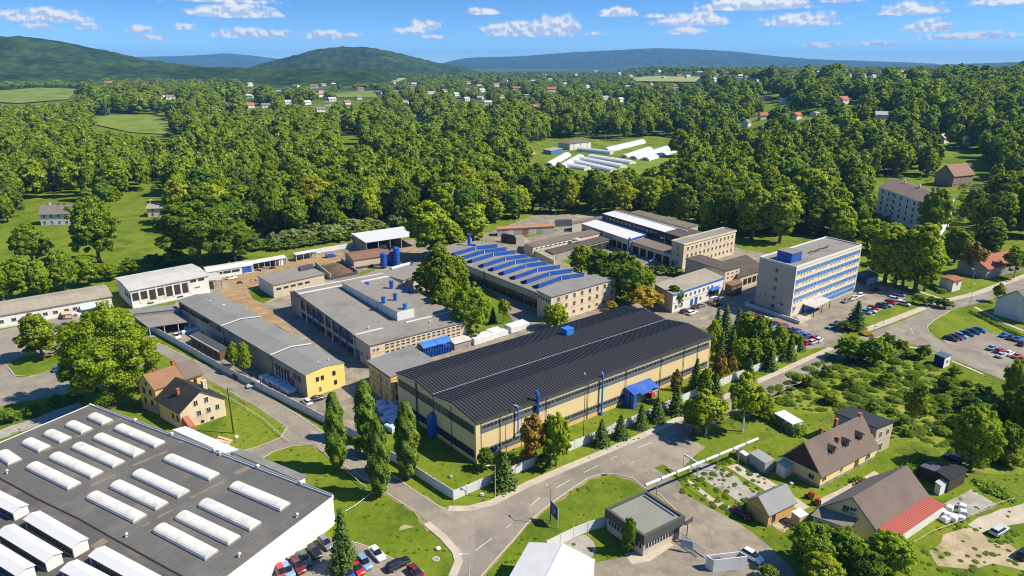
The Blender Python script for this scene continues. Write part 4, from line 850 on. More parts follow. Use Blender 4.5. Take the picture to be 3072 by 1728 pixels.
# open steel shed
os_=thing('steel_shed','tall open steel shed with white sheet roof at the back of the yard','shed',(*G(*z3(650,270),6.),0)); of=Frame(z3(395,352),z3(1090,250),z3(225,245),6.2)
mb=MB(); mb.box(of,-.3,of.L+.3,-.3,of.W+.3,6.05,6.25); part('roof',mb,WHITEROOF,os_)
mb=MB(); mb.box(of,0,.25,.3,of.W,0,6.04); mb.box(of,.25,of.L,of.W-.25,of.W-.02,0,6.04); part('sheet_wall',mb,GREYW,os_)
for i in range(6):
    mb=MB(); a=.2+(of.L-.4)*i/5; mb.cyl(of.P(a,.15,0),of.P(a,.15,6.05),.14,n=6); part('column',mb,CONCP,os_)
for i in range(3):
    mb=MB(); mb.box(of,2+i*5.5,6+i*5.5,3,6,0,2.2+.5*(i%2)); part('stacked_goods',mb,[DMETAL,CONCW,WOODD][i],os_)
br,brf=bld('store_building','beige store with shallow reddish-brown roof beside the blue silos','store',z3(245,568),z3(715,500),z3(140,482),4.2,BEIGE,M('redbrown_roof',(.20,.115,.075),.9,.12,.15,3,dirt=(.13,.09,.07),dirt_amt=.5),'gu',ridge=.9,over=.35)
prt('dark_base',br,DMETAL,(.3,brf.L-.2,-.07,-.006,.1,1.1),fr=brf)
for lab,px,r,h in (('short blue steel silo at the corner of the brown-roofed store',z3(612,662),1.4,6.6),('slim blue silo standing between two others beside the store',z3(705,622),1.15,5.4),('tallest blue silo with a domed top behind the other two',z3(768,634),1.45,8.2)):
    x,y=G(*px); rt=thing('silo',lab,'silo',(x,y,0),0,'blue silos beside the brown-roofed store')
    mb=MB(); mb.cyl((x,y,.8),(x,y,h),r,n=18); mb.cyl((x,y,h-.001),(x,y,h+.5),r,r*.45,n=18); part('tank',mb,BLUE,rt,smooth=False)
    mb=MB(); mb.cyl((x,y,0),(x,y,.8),r*.6,r*.95,n=12); part('skirt',mb,DKBLUE,rt)
    mb=MB(); 
    for z in (1.8,3.6,5.2): mb.cyl((x,y,z),(x,y,z+.12),r+.05,n=18)
    part('hoop',mb,DKBLUE,rt)
x,y=G(*z3(700,700)); cv=thing('conveyor_pipe','pale blue horizontal pipe conveyor on the ground in front of the silos','conveyor',(x,y,0)); e=G(*z3(925,645)); mb=MB(); mb.cyl((x,y,1.1),(*e,1.4),.8,n=12); part('pipe',mb,BPLAST,cv); mb=MB(); mb.cyl((*e,1.4),(e[0]+.5,e[1]+.2,1.4),1.,n=12); part('end_cap',mb,BLUE,cv)
for k in (.15,.8):
    mb=MB(); q=(x+(e[0]-x)*k,y+(e[1]-y)*k); mb.cyl((*q,0),(*q,.7),.2,n=6); part('support',mb,BLUE,cv)
# ================================================================ north-east workshops
bw_,bwf=bld('brown_workshop','long brown-roofed workshop with a white gutter of small windows','workshop',q3(960,462),q3(1620,318),q3(885,425),5.4,CREAM,BROWNROOF,'flat',over=.3)
bl_,blf=bld('brown_workshop','lower dark-brown roofed workshop open towards the courtyard trees','workshop',q3(1160,522),q3(1705,382),q3(1085,487),4.2,GREYW,DKBROWN,'flat',over=.3)
prt('clerestory',bw_,TRIM,(0,bwf.L*.62,-.25,-.02,4.6,5.3),fr=bwf)
for t in lin(.8,bwf.L*.6,9): win(bw_,bwf.sub(0,bwf.L,-.26,bwf.W),'f',t,4.75,w=1.,h=.4,mx=0,fm=FRD)
for t in lin(blf.L*.3,blf.L-1,6): win(bl_,blf,'f',t,.3,w=(blf.L*.7)/6-.5,h=3.1,mx=1,my=1,fm=FRD,gm=DARKIN)
ci=G(*q3(1385,385),5.7); ft=MB(); ft.cyl((*ci,5.65),(*ci,6.1),2.,n=16); ft.cyl((*ci,6.1),(*ci,6.5),1.2,n=12); part('roof_cooler',ft,PALEROOF,bw_)
fl,flf=bld('low_building','flat tan-roofed strip between the sawtooth hall and the brown workshop','building',q3(1165,590),q3(1175,520),q3(870,440),3.6,CREAM,TANROOF,'flat',over=.1)
bt=thing('barrel_shed','round-topped dark brown shed at the corner of the sawtooth hall','shed',(*G(*q3(760,400)),0)); bf2=Frame(G(*q3(715,415)),G(*q3(800,430)),G(*q3(655,400)),0,True)
mb=MB(); pr=[(bf2.W*.5*(1-math.cos(math.pi*i/8)),2.6+1.9*math.sin(math.pi*i/8)) for i in range(9)]; solid(mb,bf2,'u',pr,0,bf2.L,0); part('shell',mb,DKBROWN,bt)
mb=MB(); mb.box(bf2,-.06,-.005,bf2.W*.15,bf2.W*.55,.1,3.); part('door',mb,DKBLUE,bt)
og,ogf=bld('long_shed','long grey shed with bright orange roof at the edge of the wood','shed',q3(620,282),q3(1172,252),q3(612,262),3.8,CONCW,ORANGE,'gu',ridge=.5,over=.4)
for i,t in enumerate(lin(1,ogf.L-6,6)): 
    mb=MB(); mb.box(ogf,t-1.6,t+1.6,-.06,-.005,.1,3.); part('bay_door',mb,[GREYSHEET,PALEROOF,GREYSHEET,RUST,PALEROOF,GREYSHEET][i],og)
ctn,ctf=bld('container','dark blue-grey container standing beyond the orange-roofed shed','container',q3(1175,205),q3(1340,198),q3(1172,190),3.2,M('container_blue',(.09,.12,.15),.7,.2,.5,3,streak=.4),DMETAL,'flat',over=.02,th=.06)
sm_,smf=bld('small_store','small brown-roofed store behind the white-roofed hall','store',z4(470,292),z4(832,225),z4(468,262),4.2,CONCW,BROWNROOF,'flat',over=.25)
ne,nf=bld('white_roofed_hall','hall with long low white roof facing the courtyard','hall',z4(1160,485),z4(1392,415),z4(585,288),6.4,CREAM,WHITEROOF,'flat',over=.25)
for t in lin(1,nf.W-1,9): win(ne,nf,'l',t,.6,w=(nf.W-2)/9-.9,h=3.4,mx=2,my=1,fm=FRD,gm=DARKIN)
mb=MB(); mb.box(nf,-.55,.35,-.5,.35,0,7.6); part('blue_pillar',mb,BLUE,ne); prt('roof_edge',ne,BLUE,(-.2,nf.L+.3,-.45,-.27,6.2,7.),fr=nf)
nu,nuf=bld('clerestory_hall','taller dark-clad hall with white ridge roof behind the white-roofed hall','hall',z4(1830,468),z4(2060,398),z4(835,172),9.6,M('black_cladding',(.045,.05,.055),.7,.2,.4,3,streak=.4),DKBROWN,'flat',over=.2)
mb=MB(); mb.box(nuf,-.1,nuf.L*.62,nuf.W*.22,nuf.W+.1,9.86,10.0); part('white_roof_sheet',mb,WHITEROOF,nu); prt('roof_edge',nu,TRIM,(nuf.L*.62,nuf.L*.62+.4,nuf.W*.1,nuf.W,9.86,10.3),fr=nuf)
for t in lin(2,nuf.W-2,18): win(nu,nuf,'l',t,6.9,w=2.2,h=1.9,mx=1,my=1,fm=FRD,gm=GLASS)
nb_,nbf=bld('rear_hall','brown-roofed rear hall along the wood edge','hall',z4(1790,348),z4(1990,305),z4(1085,165),8.2,CONCW,BROWNROOF,'flat',over=.3)
nw,nwf=bld('brown_workshop','brown-roofed garage wing with large bays running down to the cream tower','workshop',z4(1672,657),z4(1880,590),z4(1188,507),5.2,CREAM,BROWNROOF,'flat',over=.3)
for t in lin(.6,nwf.W-.6,5): win(nw,nwf,'l',t,.1,w=(nwf.W-1.2)/5-1.2,h=3.5,mx=2,my=1,fm=FRD,gm=DARKIN)
cr,crf=bld('office_building','three-storey cream office with flat roof and rows of tall windows','office building',z4(1820,545),z4(2445,380),z4(1675,500),10.9,CREAM,GREYROOF,'flat',over=.3,para=.35,trim=CREAM)
for z in (8.1,4.9,1.6): row(cr,crf,'f',lin(1.5,crf.L-1,12),z,w=1.15,h=1.6,mx=1); row(cr,crf,'l',[crf.W*.45],z,w=1.1,h=1.6)
prt('string_course',cr,BEIGE,(0,crf.L,-.08,-.008,4.2,4.38),(0,crf.L,-.08,-.008,7.4,7.58),fr=crf)
door(cr,crf,'l',crf.W*.75,1.2,2.4,FRB)
wb,wbf=bld('white_office','white two-storey office with blue eaves and a blue door','office building',z4(1690,1145),z4(2300,940),z4(1470,1020),6.9,WPLASTER,TANROOF,'flat',over=.3)
WBL=wbf.L; prt('blue_fascia',wb,LBLUE,(-.3,WBL+.3,-.34,-.31,6.65,7.2),fr=wbf); prt('side_wall',wb,BEIGE,(-.06,-.005,0,wbf.W,0,6.8),fr=wbf); prt('dark_course',wb,DMETAL,(0,WBL,-.05,-.006,3.4,3.5),fr=wbf)
row(wb,wbf,'f',lin(1,WBL-6,9),4.3,w=1.,h=1.4); row(wb,wbf,'f',[2,5.5],1.1,w=1.,h=1.6); row(wb,wbf,'f',[17],1.2,w=1.,h=1.4); door(wb,wbf,'f',11.5,1.2,2.5,BLUE); door(wb,wbf,'f',14.2,1.4,2.8,BLUE)
mb=MB(); profile(mb,wbf,'u',[(-1.7,3.9),(-.8,4.3),(-.1,4.4)],WBL-9,WBL-3.5,.2); part('blue_awning',mb,BLUE,wb); prt('shopfront',wb,DGLASS,(WBL-9,WBL-2.5,-.05,-.006,.3,3.2),fr=wbf)
ca,caf=bld('side_block','dark-roofed cream block between the white office and the cream tower','building',z4(2318,860),z4(2495,812),z4(1843,708),7.6,CREAM,DKBROWN,'flat',over=.25)
row(ca,caf,'f',lin(.6,caf.L-.4,3),5.8,w=.9,h=.8); row(ca,caf,'f',lin(.6,caf.L-.4,3),4.2,w=.9,h=.8)
bg,bgf=bld('brown_store','wide low store with dark brown roof next to the office tower','store',z5(85,612),z5(400,515),z5(-150,430),4.9,BEIGE,DKBROWN,'flat',over=.3)
for i,t in enumerate(lin(2,bgf.L*.8,4)): win(bg,bgf,'f',t,1.2,w=2.2,h=2.4,mx=2,fm=FRB)
gh_,ghf=bld('gate_lodge','small brown-roofed gate lodge beside the white office','lodge',z4(2395,1040),z4(2525,1000),z4(2320,1005),4.4,FRB,M('lodge_roof',(.20,.12,.075),.9,.15),'flat',over=.3)
row(gh_,ghf,'f',[ghf.L*.3,ghf.L*.7],1.2,w=1.2,h=2.,fm=CONCP); row(gh_,ghf,'l',[ghf.W*.5],1.2,w=1.2,h=1.8,fm=CONCP)
# ================================================================ office tower
tA,tB,tC,tH=z5(762,500),z5(1548,232),z5(320,378),18.4
tw,tf=bld('office_tower','tall slab office block with blue window bands and a blue roof house','office tower',tA,tB,tC,tH,M('tower_concrete',(.47,.40,.31),.85,.05,.2,2,streak=.12),GREYROOF,'flat',over=.05,para=.45,th=.15)
TL,TW=tf.L,tf.W
TWCR=M('tower_cream',(.62,.53,.40),.85,.06,.3,3,streak=.2)
prt('facade',tw,TWCR,(.4,TL-.3,-.10,-.005,.3,tH-.6),fr=tf); prt('white_edge',tw,TRIM,(TL-.28,TL+.02,-.14,-.004,.3,tH-.5),fr=tf); prt('white_edge',tw,TRIM,(-.02,.38,-.14,-.004,.3,tH-.5),fr=tf)
tff=tf.sub(0,TL,-.10,TW); nW=22; wdt=(TL-1.4)/nW
_tm=None
for k in range(5):
    z=tH-2.75-k*3.3
    for i in range(nW):
        if k==4 and 0<i<7: continue
        o=win(tw,tff,'f',.7+wdt*(i+.5),z,w=wdt-.06,h=1.65,mx=1,my=0,fm=FRW,gm=BLUEGL)
        if (i*7+k*3)%5!=0:
            if _tm is None:
                m=MB(); m.box(WF,-.42,.42,-.05,.03,-.62,-.28); _tm=m.mesh('brown_panel',[M('panel_brown',(.20,.11,.06),.7,.4,2,2)])  # small brown box below most of the panes
            link('brown_panel',_tm,o)
prt('glazed_base',tw,BLUEGL,(TL*.45,TL-1,-.16,-.105,.8,2.2),fr=tf)
for k in range(5): win(tw,tf,'l',TW*.49,tH-3.6-k*3.3,w=1.3,h=1.6,mx=1)
win(tw,tf,'l',TW*.25,3.6,w=1.6,h=.9,mx=2); win(tw,tf,'l',TW*.72,5.2,w=.6,h=1.,mx=0)
pf=Frame(z5(712,325),z5(835,293),z5(535,278),tH+3.7)
mb=MB(); mb.box(pf,0,pf.L,0,pf.W,tH+.1,tH+3.5); part('roof_house',mb,BLUE,tw); mb=MB(); mb.box(pf,-.15,pf.L+.15,-.15,pf.W+.15,tH+3.503,tH+3.7); part('roof_house_roof',mb,BLUEGREY,tw)
mb=MB()
for i in range(7): mb.box(tf,TL*.42+i*2.1,TL*.42+i*2.1+1.7,TW*.45+.3*math.sin(i*2),TW*.45+.5+.3*math.sin(i*2),tH+.16,tH+.5)
mb.cyl(tf.P(TL*.38,TW*.35,tH+.3),tf.P(TL*.8,TW*.55,tH+.3),.12,n=6); part('roof_pipework',mb,DMETAL,tw)
ep=thing('entrance_canopy','grey flat canopy on posts in front of the office tower entrance','canopy',(*G(*z5(1000,960),3.4),0)); ef=Frame(z5(985,985),z5(1185,885),z5(840,935),3.6)
mb=MB(); mb.box(ef,0,ef.L,0,ef.W,3.4,3.75); part('roof',mb,PALEROOF,ep)
for a,b in ((.3,.3),(ef.L*.5,.3),(ef.L-.3,.3),(.3,ef.W-.4)):
    mb=MB(); mb.cyl(ef.P(a,b,0),ef.P(a,b,3.4),.12,n=6); part('post',mb,DKBLUE,ep)
mb=MB(); mb.box(ef,.3,ef.L-.3,ef.W-.6,ef.W-.4,0,3.38); part('glass_front',mb,BLUEGL,ep)
rw=thing('ramp_wall','low grey concrete ramp wall along the foot of the office tower','wall',(*G(*z5(450,1080)),0))
a_,b_,c_=G(*z5(800,1180)),G(*z5(140,950)),G(*z5(235,905)); 
def wallseg(rt,p,q,h,t,m,name='wall_panel'):
    f=Frame(p,q,(p[0]-(q[1]-p[1]),p[1]+(q[0]-p[0])),0,True); mb=MB(); mb.box(f,0,f.L,-t/2,t/2,0,h); return part(name,mb,m,rt)
wallseg(rw,a_,b_,1.3,.3,CONCP); wallseg(rw,b_,c_,1.3,.3,CONCP)
x,y=G(*z5(820,1110)); step=thing('entrance_steps','pale concrete steps and ramp at the front corner of the office tower','steps',(x,y,0)); stf=Frame(G(*z5(800,1175)),G(*z5(950,1105)),G(*z5(735,1100)),0,True)
for i in range(3): mb=MB(); mb.box(stf,i*.5,stf.L-.2,i*.4,stf.W,.15*i+.03,.15*i+.18); part('step',mb,CONC,step)
# low shed right of the tower
ls,lsf=bld('shed','low dark shed with pale end wall at the right foot of the office tower','shed',z5(1620,625),z5(1755,585),z5(1500,560),3.2,DKBLUE,DMETAL,'flat',over=.1)
prt('end_wall',ls,BPLAST,(0,lsf.L,-.05,-.004,.1,3.),fr=lsf)
# ================================================================ houses
def poly_house(): pass
# white warehouse in the foreground
h6=6.0; Rw=G(998.7,1493,h6); L0=G(293,1207,h6); dd=Vector(G(690,1728,h6))-Vector(Rw); dd.normalize(); vL=Vector(L0)-Vector(Rw)
vL=vL-dd*vL.dot(dd); 
Aw=(Rw[0]+dd.x*62,Rw[1]+dd.y*62); whf=Frame(Aw,Rw,(Aw[0]+vL.x,Aw[1]+vL.y),h6,True)
wh_,_=bld('warehouse','huge white flat-roofed warehouse with rows of white vaulted skylights','warehouse',None,None,None,h6,M('white_ribbed_sheet',(.74,.735,.72),.5,.03,.2,3,lines=(math.atan2(dd.y,dd.x),.5,.28)),DARKROOF,'flat',over=.05,th=.12,fr=whf)
WL,WW=whf.L,whf.W
prt('roof_upstand',wh_,TRIM,(WL-.25,WL+.12,-.1,WW+.1,h6-.2,h6+.5),fr=whf); prt('roof_upstand',wh_,TRIM,(-1,WL-.26,-.12,.08,h6-.2,h6+.32),fr=whf); prt('roof_upstand',wh_,TRIM,(-1,WL-.26,WW-.1,WW+.1,h6-.2,h6+.25),fr=whf)
mb=MB(); mb.cyl(whf.P(WL+.05,0,h6+.62),whf.P(WL+.05,WW*.97,h6+.62),.16,n=8); part('ridge_pipe',mb,METAL,wh_)
for b in (8,20,33,47,60): 
    mb=MB(); mb.box(whf,WL-.25,WL+.35,b,b+.5,h6+.4,h6+1.0); part('pipe_bracket',mb,TRIM,wh_)
# lower old roof section beyond the seam
sm=[q0(-60,670),q0(0,712),q0(280,865),q0(600,1020),q0(900,1190),q0(1370,1449),q0(1420,1480)]
mb=MB(); sg=[G(*p,h6+.2) for p in sm]
for p,q in zip(sg,sg[1:]): mb.cyl((*p,h6+.17),(*q,h6+.17),.16,n=6)
part('roof_seam',mb,M('tar_seam',(.035,.035,.036),.8,.1),wh_)
pts=[(*p,h6+.135) for p in sg]; e1=(sg[-1][0]-dd.x*0,sg[-1][1]); lowpoly=pts+[(whf.P(0,0,0)[0]+3,whf.P(0,0,0)[1]+2,h6+.135),(*whf.P(1,WW*.62,0)[:2],h6+.135),(*whf.P(WL*.55,WW*.80,0)[:2],h6+.135)]
me=bpy.data.meshes.new('old_roof_sheet'); me.from_pydata([rloc(p,wh_) for p in lowpoly],[],[tuple(range(len(lowpoly)))]); me.materials.append(OLDROOF)
if me.polygons[0].normal.z<0: me.flip_normals()
link('old_roof_sheet',me,wh_)
SKYM=M('skylight_acrylic',(.60,.595,.56),.35,.06,.4,2,dirt=(.40,.37,.32),dirt_amt=.5,dirt_scale=.5)
SKYB=[((705,240),(805,285)),((540,300),(650,350)),((375,367),(490,418)),((213,432),(330,485)),((20,522),(108,582)),
((905,325),(1200,452)),((750,395),(1045,525)),((590,465),(890,600)),((420,540),(725,680)),((250,615),(555,765)),
((1280,555),(1610,695)),((1045,670),(1380,825)),((880,755),(1215,915)),((705,840),(1050,1010)),
((1775,765),(2145,922)),((1545,895),(1920,1068)),((1375,990),(1760,1175)),((1210,1085),(1590,1283)),]
for p,q in SKYB:
    a=Vector(G(*q0(*p),h6+.5)); b=Vector(G(*q0(*q),h6+.5)); d=b-a; ln=d.length; d.normalize(); n=Vector((-d.y,d.x)); wd=1.35
    f=Frame(tuple(a-n*wd-d*.3),tuple(b-n*wd+d*.3),tuple(a+n*wd-d*.3),h6,True)
    mb=MB(); mb.box(f,0,f.L,0,f.W,h6+.12,h6+.42); k=part('skylight_kerb',mb,GREYSHEET,wh_)
    mb=MB(); pr=[(.05+(f.W-.1)*.5*(1-math.cos(math.pi*i/8)),h6+.422+.75*math.sin(math.pi*i/8)) for i in range(9)]
    nseg=max(3,int(f.L/1.6))
    for i in range(nseg): solid(mb,f,'u',pr,.06+(f.L-.12)*i/nseg+.02,.06+(f.L-.12)*(i+1)/nseg-.02,h6+.42)
    part('skylight',mb,SKYM,wh_)
for p,q,hh in (((240,985),(600,1195),2.4),((40,1085),(400,1300),2.4),((-180,1170),(190,1400),2.4),((730,1255),(1180,1500),2.4),((520,1360),(900,1560),2.4),((-200,760),(150,935),2.1)):
    a=Vector(G(*q0(*p),h6+hh)); b=Vector(G(*q0(*q),h6+hh)); d=b-a; d.normalize(); n=Vector((-d.y,d.x)); wd=1.25
    f=Frame(tuple(a-n*wd),tuple(b-n*wd),tuple(a+n*wd),h6,True)
    mb=MB(); mb.box(f,0,f.L,0,f.W,h6+.14,h6+hh-.25); mo=part('roof_monitor',mb,TRIM,wh_)
    mb=MB(); profile(mb,f,'u',[(-.2,h6+hh-.24),(f.W*.5,h6+hh+.2),(f.W+.2,h6+hh-.24)],-.2,f.L+.2,.1); solid(mb,f,'u',[(0,h6+hh-.25),(f.W*.5,h6+hh+.18),(f.W,h6+hh-.25)],.0,f.L,h6+hh-.27); part('monitor_roof',mb,WHITEROOF,mo)
    mb=MB(); n_=int(f.L/.85)
    for i in range(n_): x=.3+(f.L-.6)*i/n_; mb.box(f,x+.08,x+(f.L-.6)/n_-.08,-.04,-.004,h6+.35,h6+hh-.35)
    part('window_strip',mb,DGLASS,mo,'stuff')
STR=M('repair_strip',(.20,.165,.125),.9,.3,.8,4,dirt=(.10,.098,.095),dirt_amt=.8,dirt_scale=.6)
for p,q,wd in (((1000,622),(1270,508),.45),((690,772),(870,690),.4),((1440,868),(1710,730),.5),((1775,682),(1880,632),.7),((815,312),(932,258),.4),((560,412),(720,345),.3),((1190,1012),(1305,955),.35),((330,520),(410,480),.35),((1350,445),(1410,432),.4),((1075,1085),(1130,1050),.3),((700,1240),(800,1180),.9),((380,1340),(620,1210),.7)):
    a=Vector(G(*q0(*p),h6)); b=Vector(G(*q0(*q),h6)); d=(b-a).normalized(); n=Vector((-d.y,d.x))*wd; mb=MB(); mb.add([(*(a-n),h6+.145),(*(b-n),h6+.145),(*(b+n),h6+.145),(*(a+n),h6+.145)],[(0,1,2,3)]); part('repair_strip',mb,STR,wh_)
for px in ((985,405),(1660,545),(2240,1010),(1805,1310),(955,1160),(55,680)):
    x,y=G(*q0(*px),h6); mb=MB(); mb.cyl((x,y,h6+.1),(x,y,h6+.7),.16,n=8); mb.cyl((x,y,h6+.65),(x+.25,y-.1,h6+.95),.24,n=8); part('roof_vent',mb,TRIM,wh_)
lt,ltf=bld('lean_to','low white lean-to with pale sheet roof behind the warehouse','annex',q0(1700,525),q0(1790,500),q0(1310,350),3.6,WPLASTER,WHITEROOF,'flat',over=.2)
lt2,lt2f=bld('lean_to','grey-roofed loading annex with white wall along the warehouse','annex',q0(2250,725),q0(2300,700),q0(1750,515),3.4,WPLASTER,BLUEGREY,'flat',over=.25)
# old yellow villa with rust and dark roofs
ovf=Frame(y1(255,1075),y1(818,888),y1(60,1002),7.2)
ov,_=bld('old_house','old yellowish house with rusty and black tiled gable roofs beside the warehouse','house',None,None,None,7.2,OCHRE,TILER,'gu',ridge=3.0,over=.35,fr=ovf)
prt('stone_base',ov,GREYW,(-.08,ovf.L,-.08,-.008,0,2.),(-.08,-.008,0,ovf.W,0,2.2),fr=ovf)
mb=MB(); X=ovf.L*.64; profile(mb,ovf,'u',ext([(0,7.2),(ovf.W/2,10.2),(ovf.W,7.2)],.4),X,ovf.L+.4,.36); part('brown_roof',mb,TILE,ov)
row(ov,ovf,'l',[ovf.W*.3,ovf.W*.7],4.9,w=.9,h=1.5,fm=FRB); row(ov,ovf,'l',[ovf.W*.3,ovf.W*.7],2.1,w=.9,h=1.4,fm=FRB); row(ov,ovf,'l',[ovf.W*.5],7.3,w=.7,h=1.,fm=FRB); row(ov,ovf,'r',[ovf.W*.5],5.,w=.9,h=1.4)
row(ov,ovf,'f',[ovf.L*.85],5.,w=.8,h=1.4,fm=FRB)
chimney(ov,ovf,ovf.L*.62,ovf.W*.55,9.4,11.6,.7); chimney(ov,ovf,ovf.L*.2,ovf.W*.5,9.8,11.,.5)
ofA,ofB,ofC=y1(560,1358),y1(1095,1178),y1(292,1200)
off=Frame(ofA,ofB,ofC,5.)
prof=[(0,5.),(off.L/2,8.9),(off.L,5.)]
mb=MB(); solid(mb,off,'v',prof,0,off.W,0); part('front_wing_wall',mb,CREAM,ov); mb=MB(); profile(mb,off,'v',ext(prof,.4),-.45,off.W+1.,.22); part('front_wing_roof',mb,TILEB,ov)
prt('side_wall',ov,OCHRE,(-.05,-.005,0,off.W,1.4,4.9),fr=off)
row(ov,off,'f',[off.L*.36,off.L*.6],5.3,w=1.,h=1.5,fm=FRW); row(ov,off,'f',[off.L*.4,off.L*.62,off.L*.82],2.4,w=1.,h=1.5); row(ov,off,'f',[off.L*.45,off.L*.67],.3,w=.8,h=.7,fm=FRD); row(ov,off,'l',[1.5,3.8],2.,w=.9,h=1.6,fm=FRB)
mb=MB(); mb.hexa([off.P(.3,-3.,0),off.P(1.7,-3.,0),off.P(1.7,-.1,0),off.P(.3,-.1,0)],[off.P(.3,-3.,1.9),off.P(1.7,-3.,1.9),off.P(1.7,-.1,3.6),off.P(.3,-.1,3.6)]); part('cellar_porch',mb,BRICK,ov)
chimney(ov,off,off.L*.25,off.W*.5,6.2,8.6,.6); chimney(ov,off,off.L*.86,off.W*.55,5.4,8.4,1.,CREAM)
# guardhouse
gd,gdf=bld('gatehouse','flat-roofed gatehouse with dark fascia and a band of narrow white windows','gatehouse',y5(985,552),y5(1245,422),y5(735,372),4.3,BEIGE,M('gatehouse_roof',(.22,.22,.19),.9,.08,.15,3,lines=(_u,1.,.3)),'flat',over=.05,th=.1)
mb=MB(); t=.55; o=.35; GL,GW=gdf.L,gdf.W
GF=M('gatehouse_fascia',(.075,.08,.07),.6,.1,.3,3)
for b in ((-o,GL+o,-o,t-o),(-o,GL+o,GW+o-t,GW+o),(-o,t-o,t-o+.002,GW+o-t-.002),(GL+o-t,GL+o,t-o+.002,GW+o-t-.002)): mb.box(gdf,*b,2.9,4.75)
part('fascia',mb,GF,gd)
row(gd,gdf,'f',lin(.4,GL-2.2,10),1.35,w=.68,h=1.35,mx=0,fm=FRW); row(gd,gdf,'l',lin(.3,2.8,3),1.35,w=.7,h=1.35,mx=0); row(gd,gdf,'l',lin(GW*.55,GW-.4,5),1.5,w=.7,h=1.2,mx=0)
mb=MB(); mb.cyl(gdf.P(GL-.9,1,4.55),gdf.P(GL-.9,GW-.6,4.55),.2,n=8); part('roof_duct',mb,METAL,gd)
door(gd,gdf,'f',GL-1.3,1.1,2.2,DMETAL)
# white tent hall at the bottom edge
hT=5.2; RT=G(*y5(645,712),hT); LT=G(*y5(200,593),hT); d1=Vector(G(*y5(20,819),hT))-Vector(LT); d1.normalize(); d1=-d1
# axis runs towards the camera, outside the frame
e=Vector(LT)-Vector(RT); ax=Vector((e.y,-e.x)).normalized(); ax=ax if ax.y<0 else -ax
AT=(RT[0]+ax.x*34,RT[1]+ax.y*34); tff_=Frame(AT,RT,(AT[0]+e.x,AT[1]+e.y),hT,True)
tt,_=bld('tent_hall','white storage hall with bright white pitched roof at the bottom of the picture','storage hall',None,None,None,hT,WPLASTER,M('white_membrane',(.58,.58,.575),.4,.04,.3,2,lines=(math.atan2(ax.y,ax.x),.6,.15)),'gu',ridge=1.5,over=.12,fr=tff_,th=.1,offc=.48)
prt('ridge_strip',tt,TRIM,(-.1,tff_.L+.1,tff_.W*.48-.12,tff_.W*.48+.12,hT+1.62,hT+1.68),fr=tff_)
# yellow house with three dormers
def hc(b,t): 
    lo,hi=0,40; x,y=G(*b)
    for _ in range(40):
        m=(lo+hi)/2
        if proj(x,y,m)[1]>t: lo=m
        else: hi=m
    return lo
yA,yB,yC=q2(1045,688),q2(1465,468),q2(752,545)
yf=Frame(yA,yB,yC,3.2)
yh,_=bld('dormer_house','yellow house with steep grey-brown roof and three dark dormers','house',None,None,None,3.2,PALEY,TILEG,'gu',ridge=5.6,over=.4,fr=yf)
YL,YW=yf.L,yf.W
mb=MB(); mb.add([yf.P(-.12,.3,3.35),yf.P(-.12,YW-.3,3.35),yf.P(-.12,YW/2,8.6)],[(0,1,2)]); mb.add([yf.P(-.06,.3,3.35),yf.P(-.06,YW-.3,3.35),yf.P(-.06,YW/2,8.6)],[(0,2,1)]); part('gable_boarding',mb,WOODD,yh)
prt('stone_base',yh,GREYW,(-.08,YL,-.08,-.008,0,.7),(-.08,-.008,0,YW,0,.7),fr=yf)
row(yh,yf,'f',[1.4],1.3,w=1.2,h=1.1); row(yh,yf,'f',[YL*.36],1.3,w=.7,h=1.2); row(yh,yf,'f',[YL*.85],.9,w=1.6,h=1.6,mx=2); row(yh,yf,'l',[2.],1.3,w=1.3,h=1.2); row(yh,yf,'l',[YW*.5],5.,w=.7,h=.9); door(yh,yf,'f',YL*.64,1.1,2.1,FRB)
for k,px in enumerate(((1145,545),(1258,487),(1358,443))):
    a=YL*(.30+.245*k); b0=1.55; zb=3.2+5.6*b0/(YW/2)+.3; b1=YW/2*.82
    d=thing  # noqa
    zt=zb+1.35; bt_=min(YW/2-.1,(zt-.3-3.2)/5.6*(YW/2))
    mb=MB(); mb.hexa([yf.P(a-.62,b0,zb-.4),yf.P(a+.62,b0,zb-.4),yf.P(a+.62,bt_,zt-.35),yf.P(a-.62,bt_,zt-.35)],[yf.P(a-.62,b0,zb+1.1),yf.P(a+.62,b0,zb+1.1),yf.P(a+.62,bt_,zt-.25),yf.P(a-.62,bt_,zt-.25)]); dm=part('dormer',mb,FRB,yh)
    mb=MB(); ridge=zb+1.9; br_=min(YW/2,(ridge-.25-3.2)/5.6*(YW/2))
    for sgn in (-1,1):
        mb.hexa([yf.P(a,b0-.35,ridge-.12),yf.P(a+sgn*1.05,b0-.35,zb+.95),yf.P(a+sgn*1.05,bt_-.1,zt-.3),yf.P(a,br_,ridge-.12)],[yf.P(a,b0-.35,ridge),yf.P(a+sgn*1.05,b0-.35,zb+1.07),yf.P(a+sgn*1.05,bt_-.1,zt-.18),yf.P(a,br_,ridge)])
    part('dormer_roof',mb,TILEB,dm)
    mb=MB(); mb.box(yf,a-.4,a+.4,b0-.05,b0-.004,zb+.15,zb+1.0); part('dormer_window',mb,GLASS,dm)
for a,b,z0,z1_ in ((YL*.36,YW*.62,7.2,9.3),(YL*.62,YW*.62,7.4,9.9),(YL*.45,YW*.30,5.6,7.8),(YL*.97,YW*.5,8,9.6)): chimney(yh,yf,a,b,z0,z1_,.6)
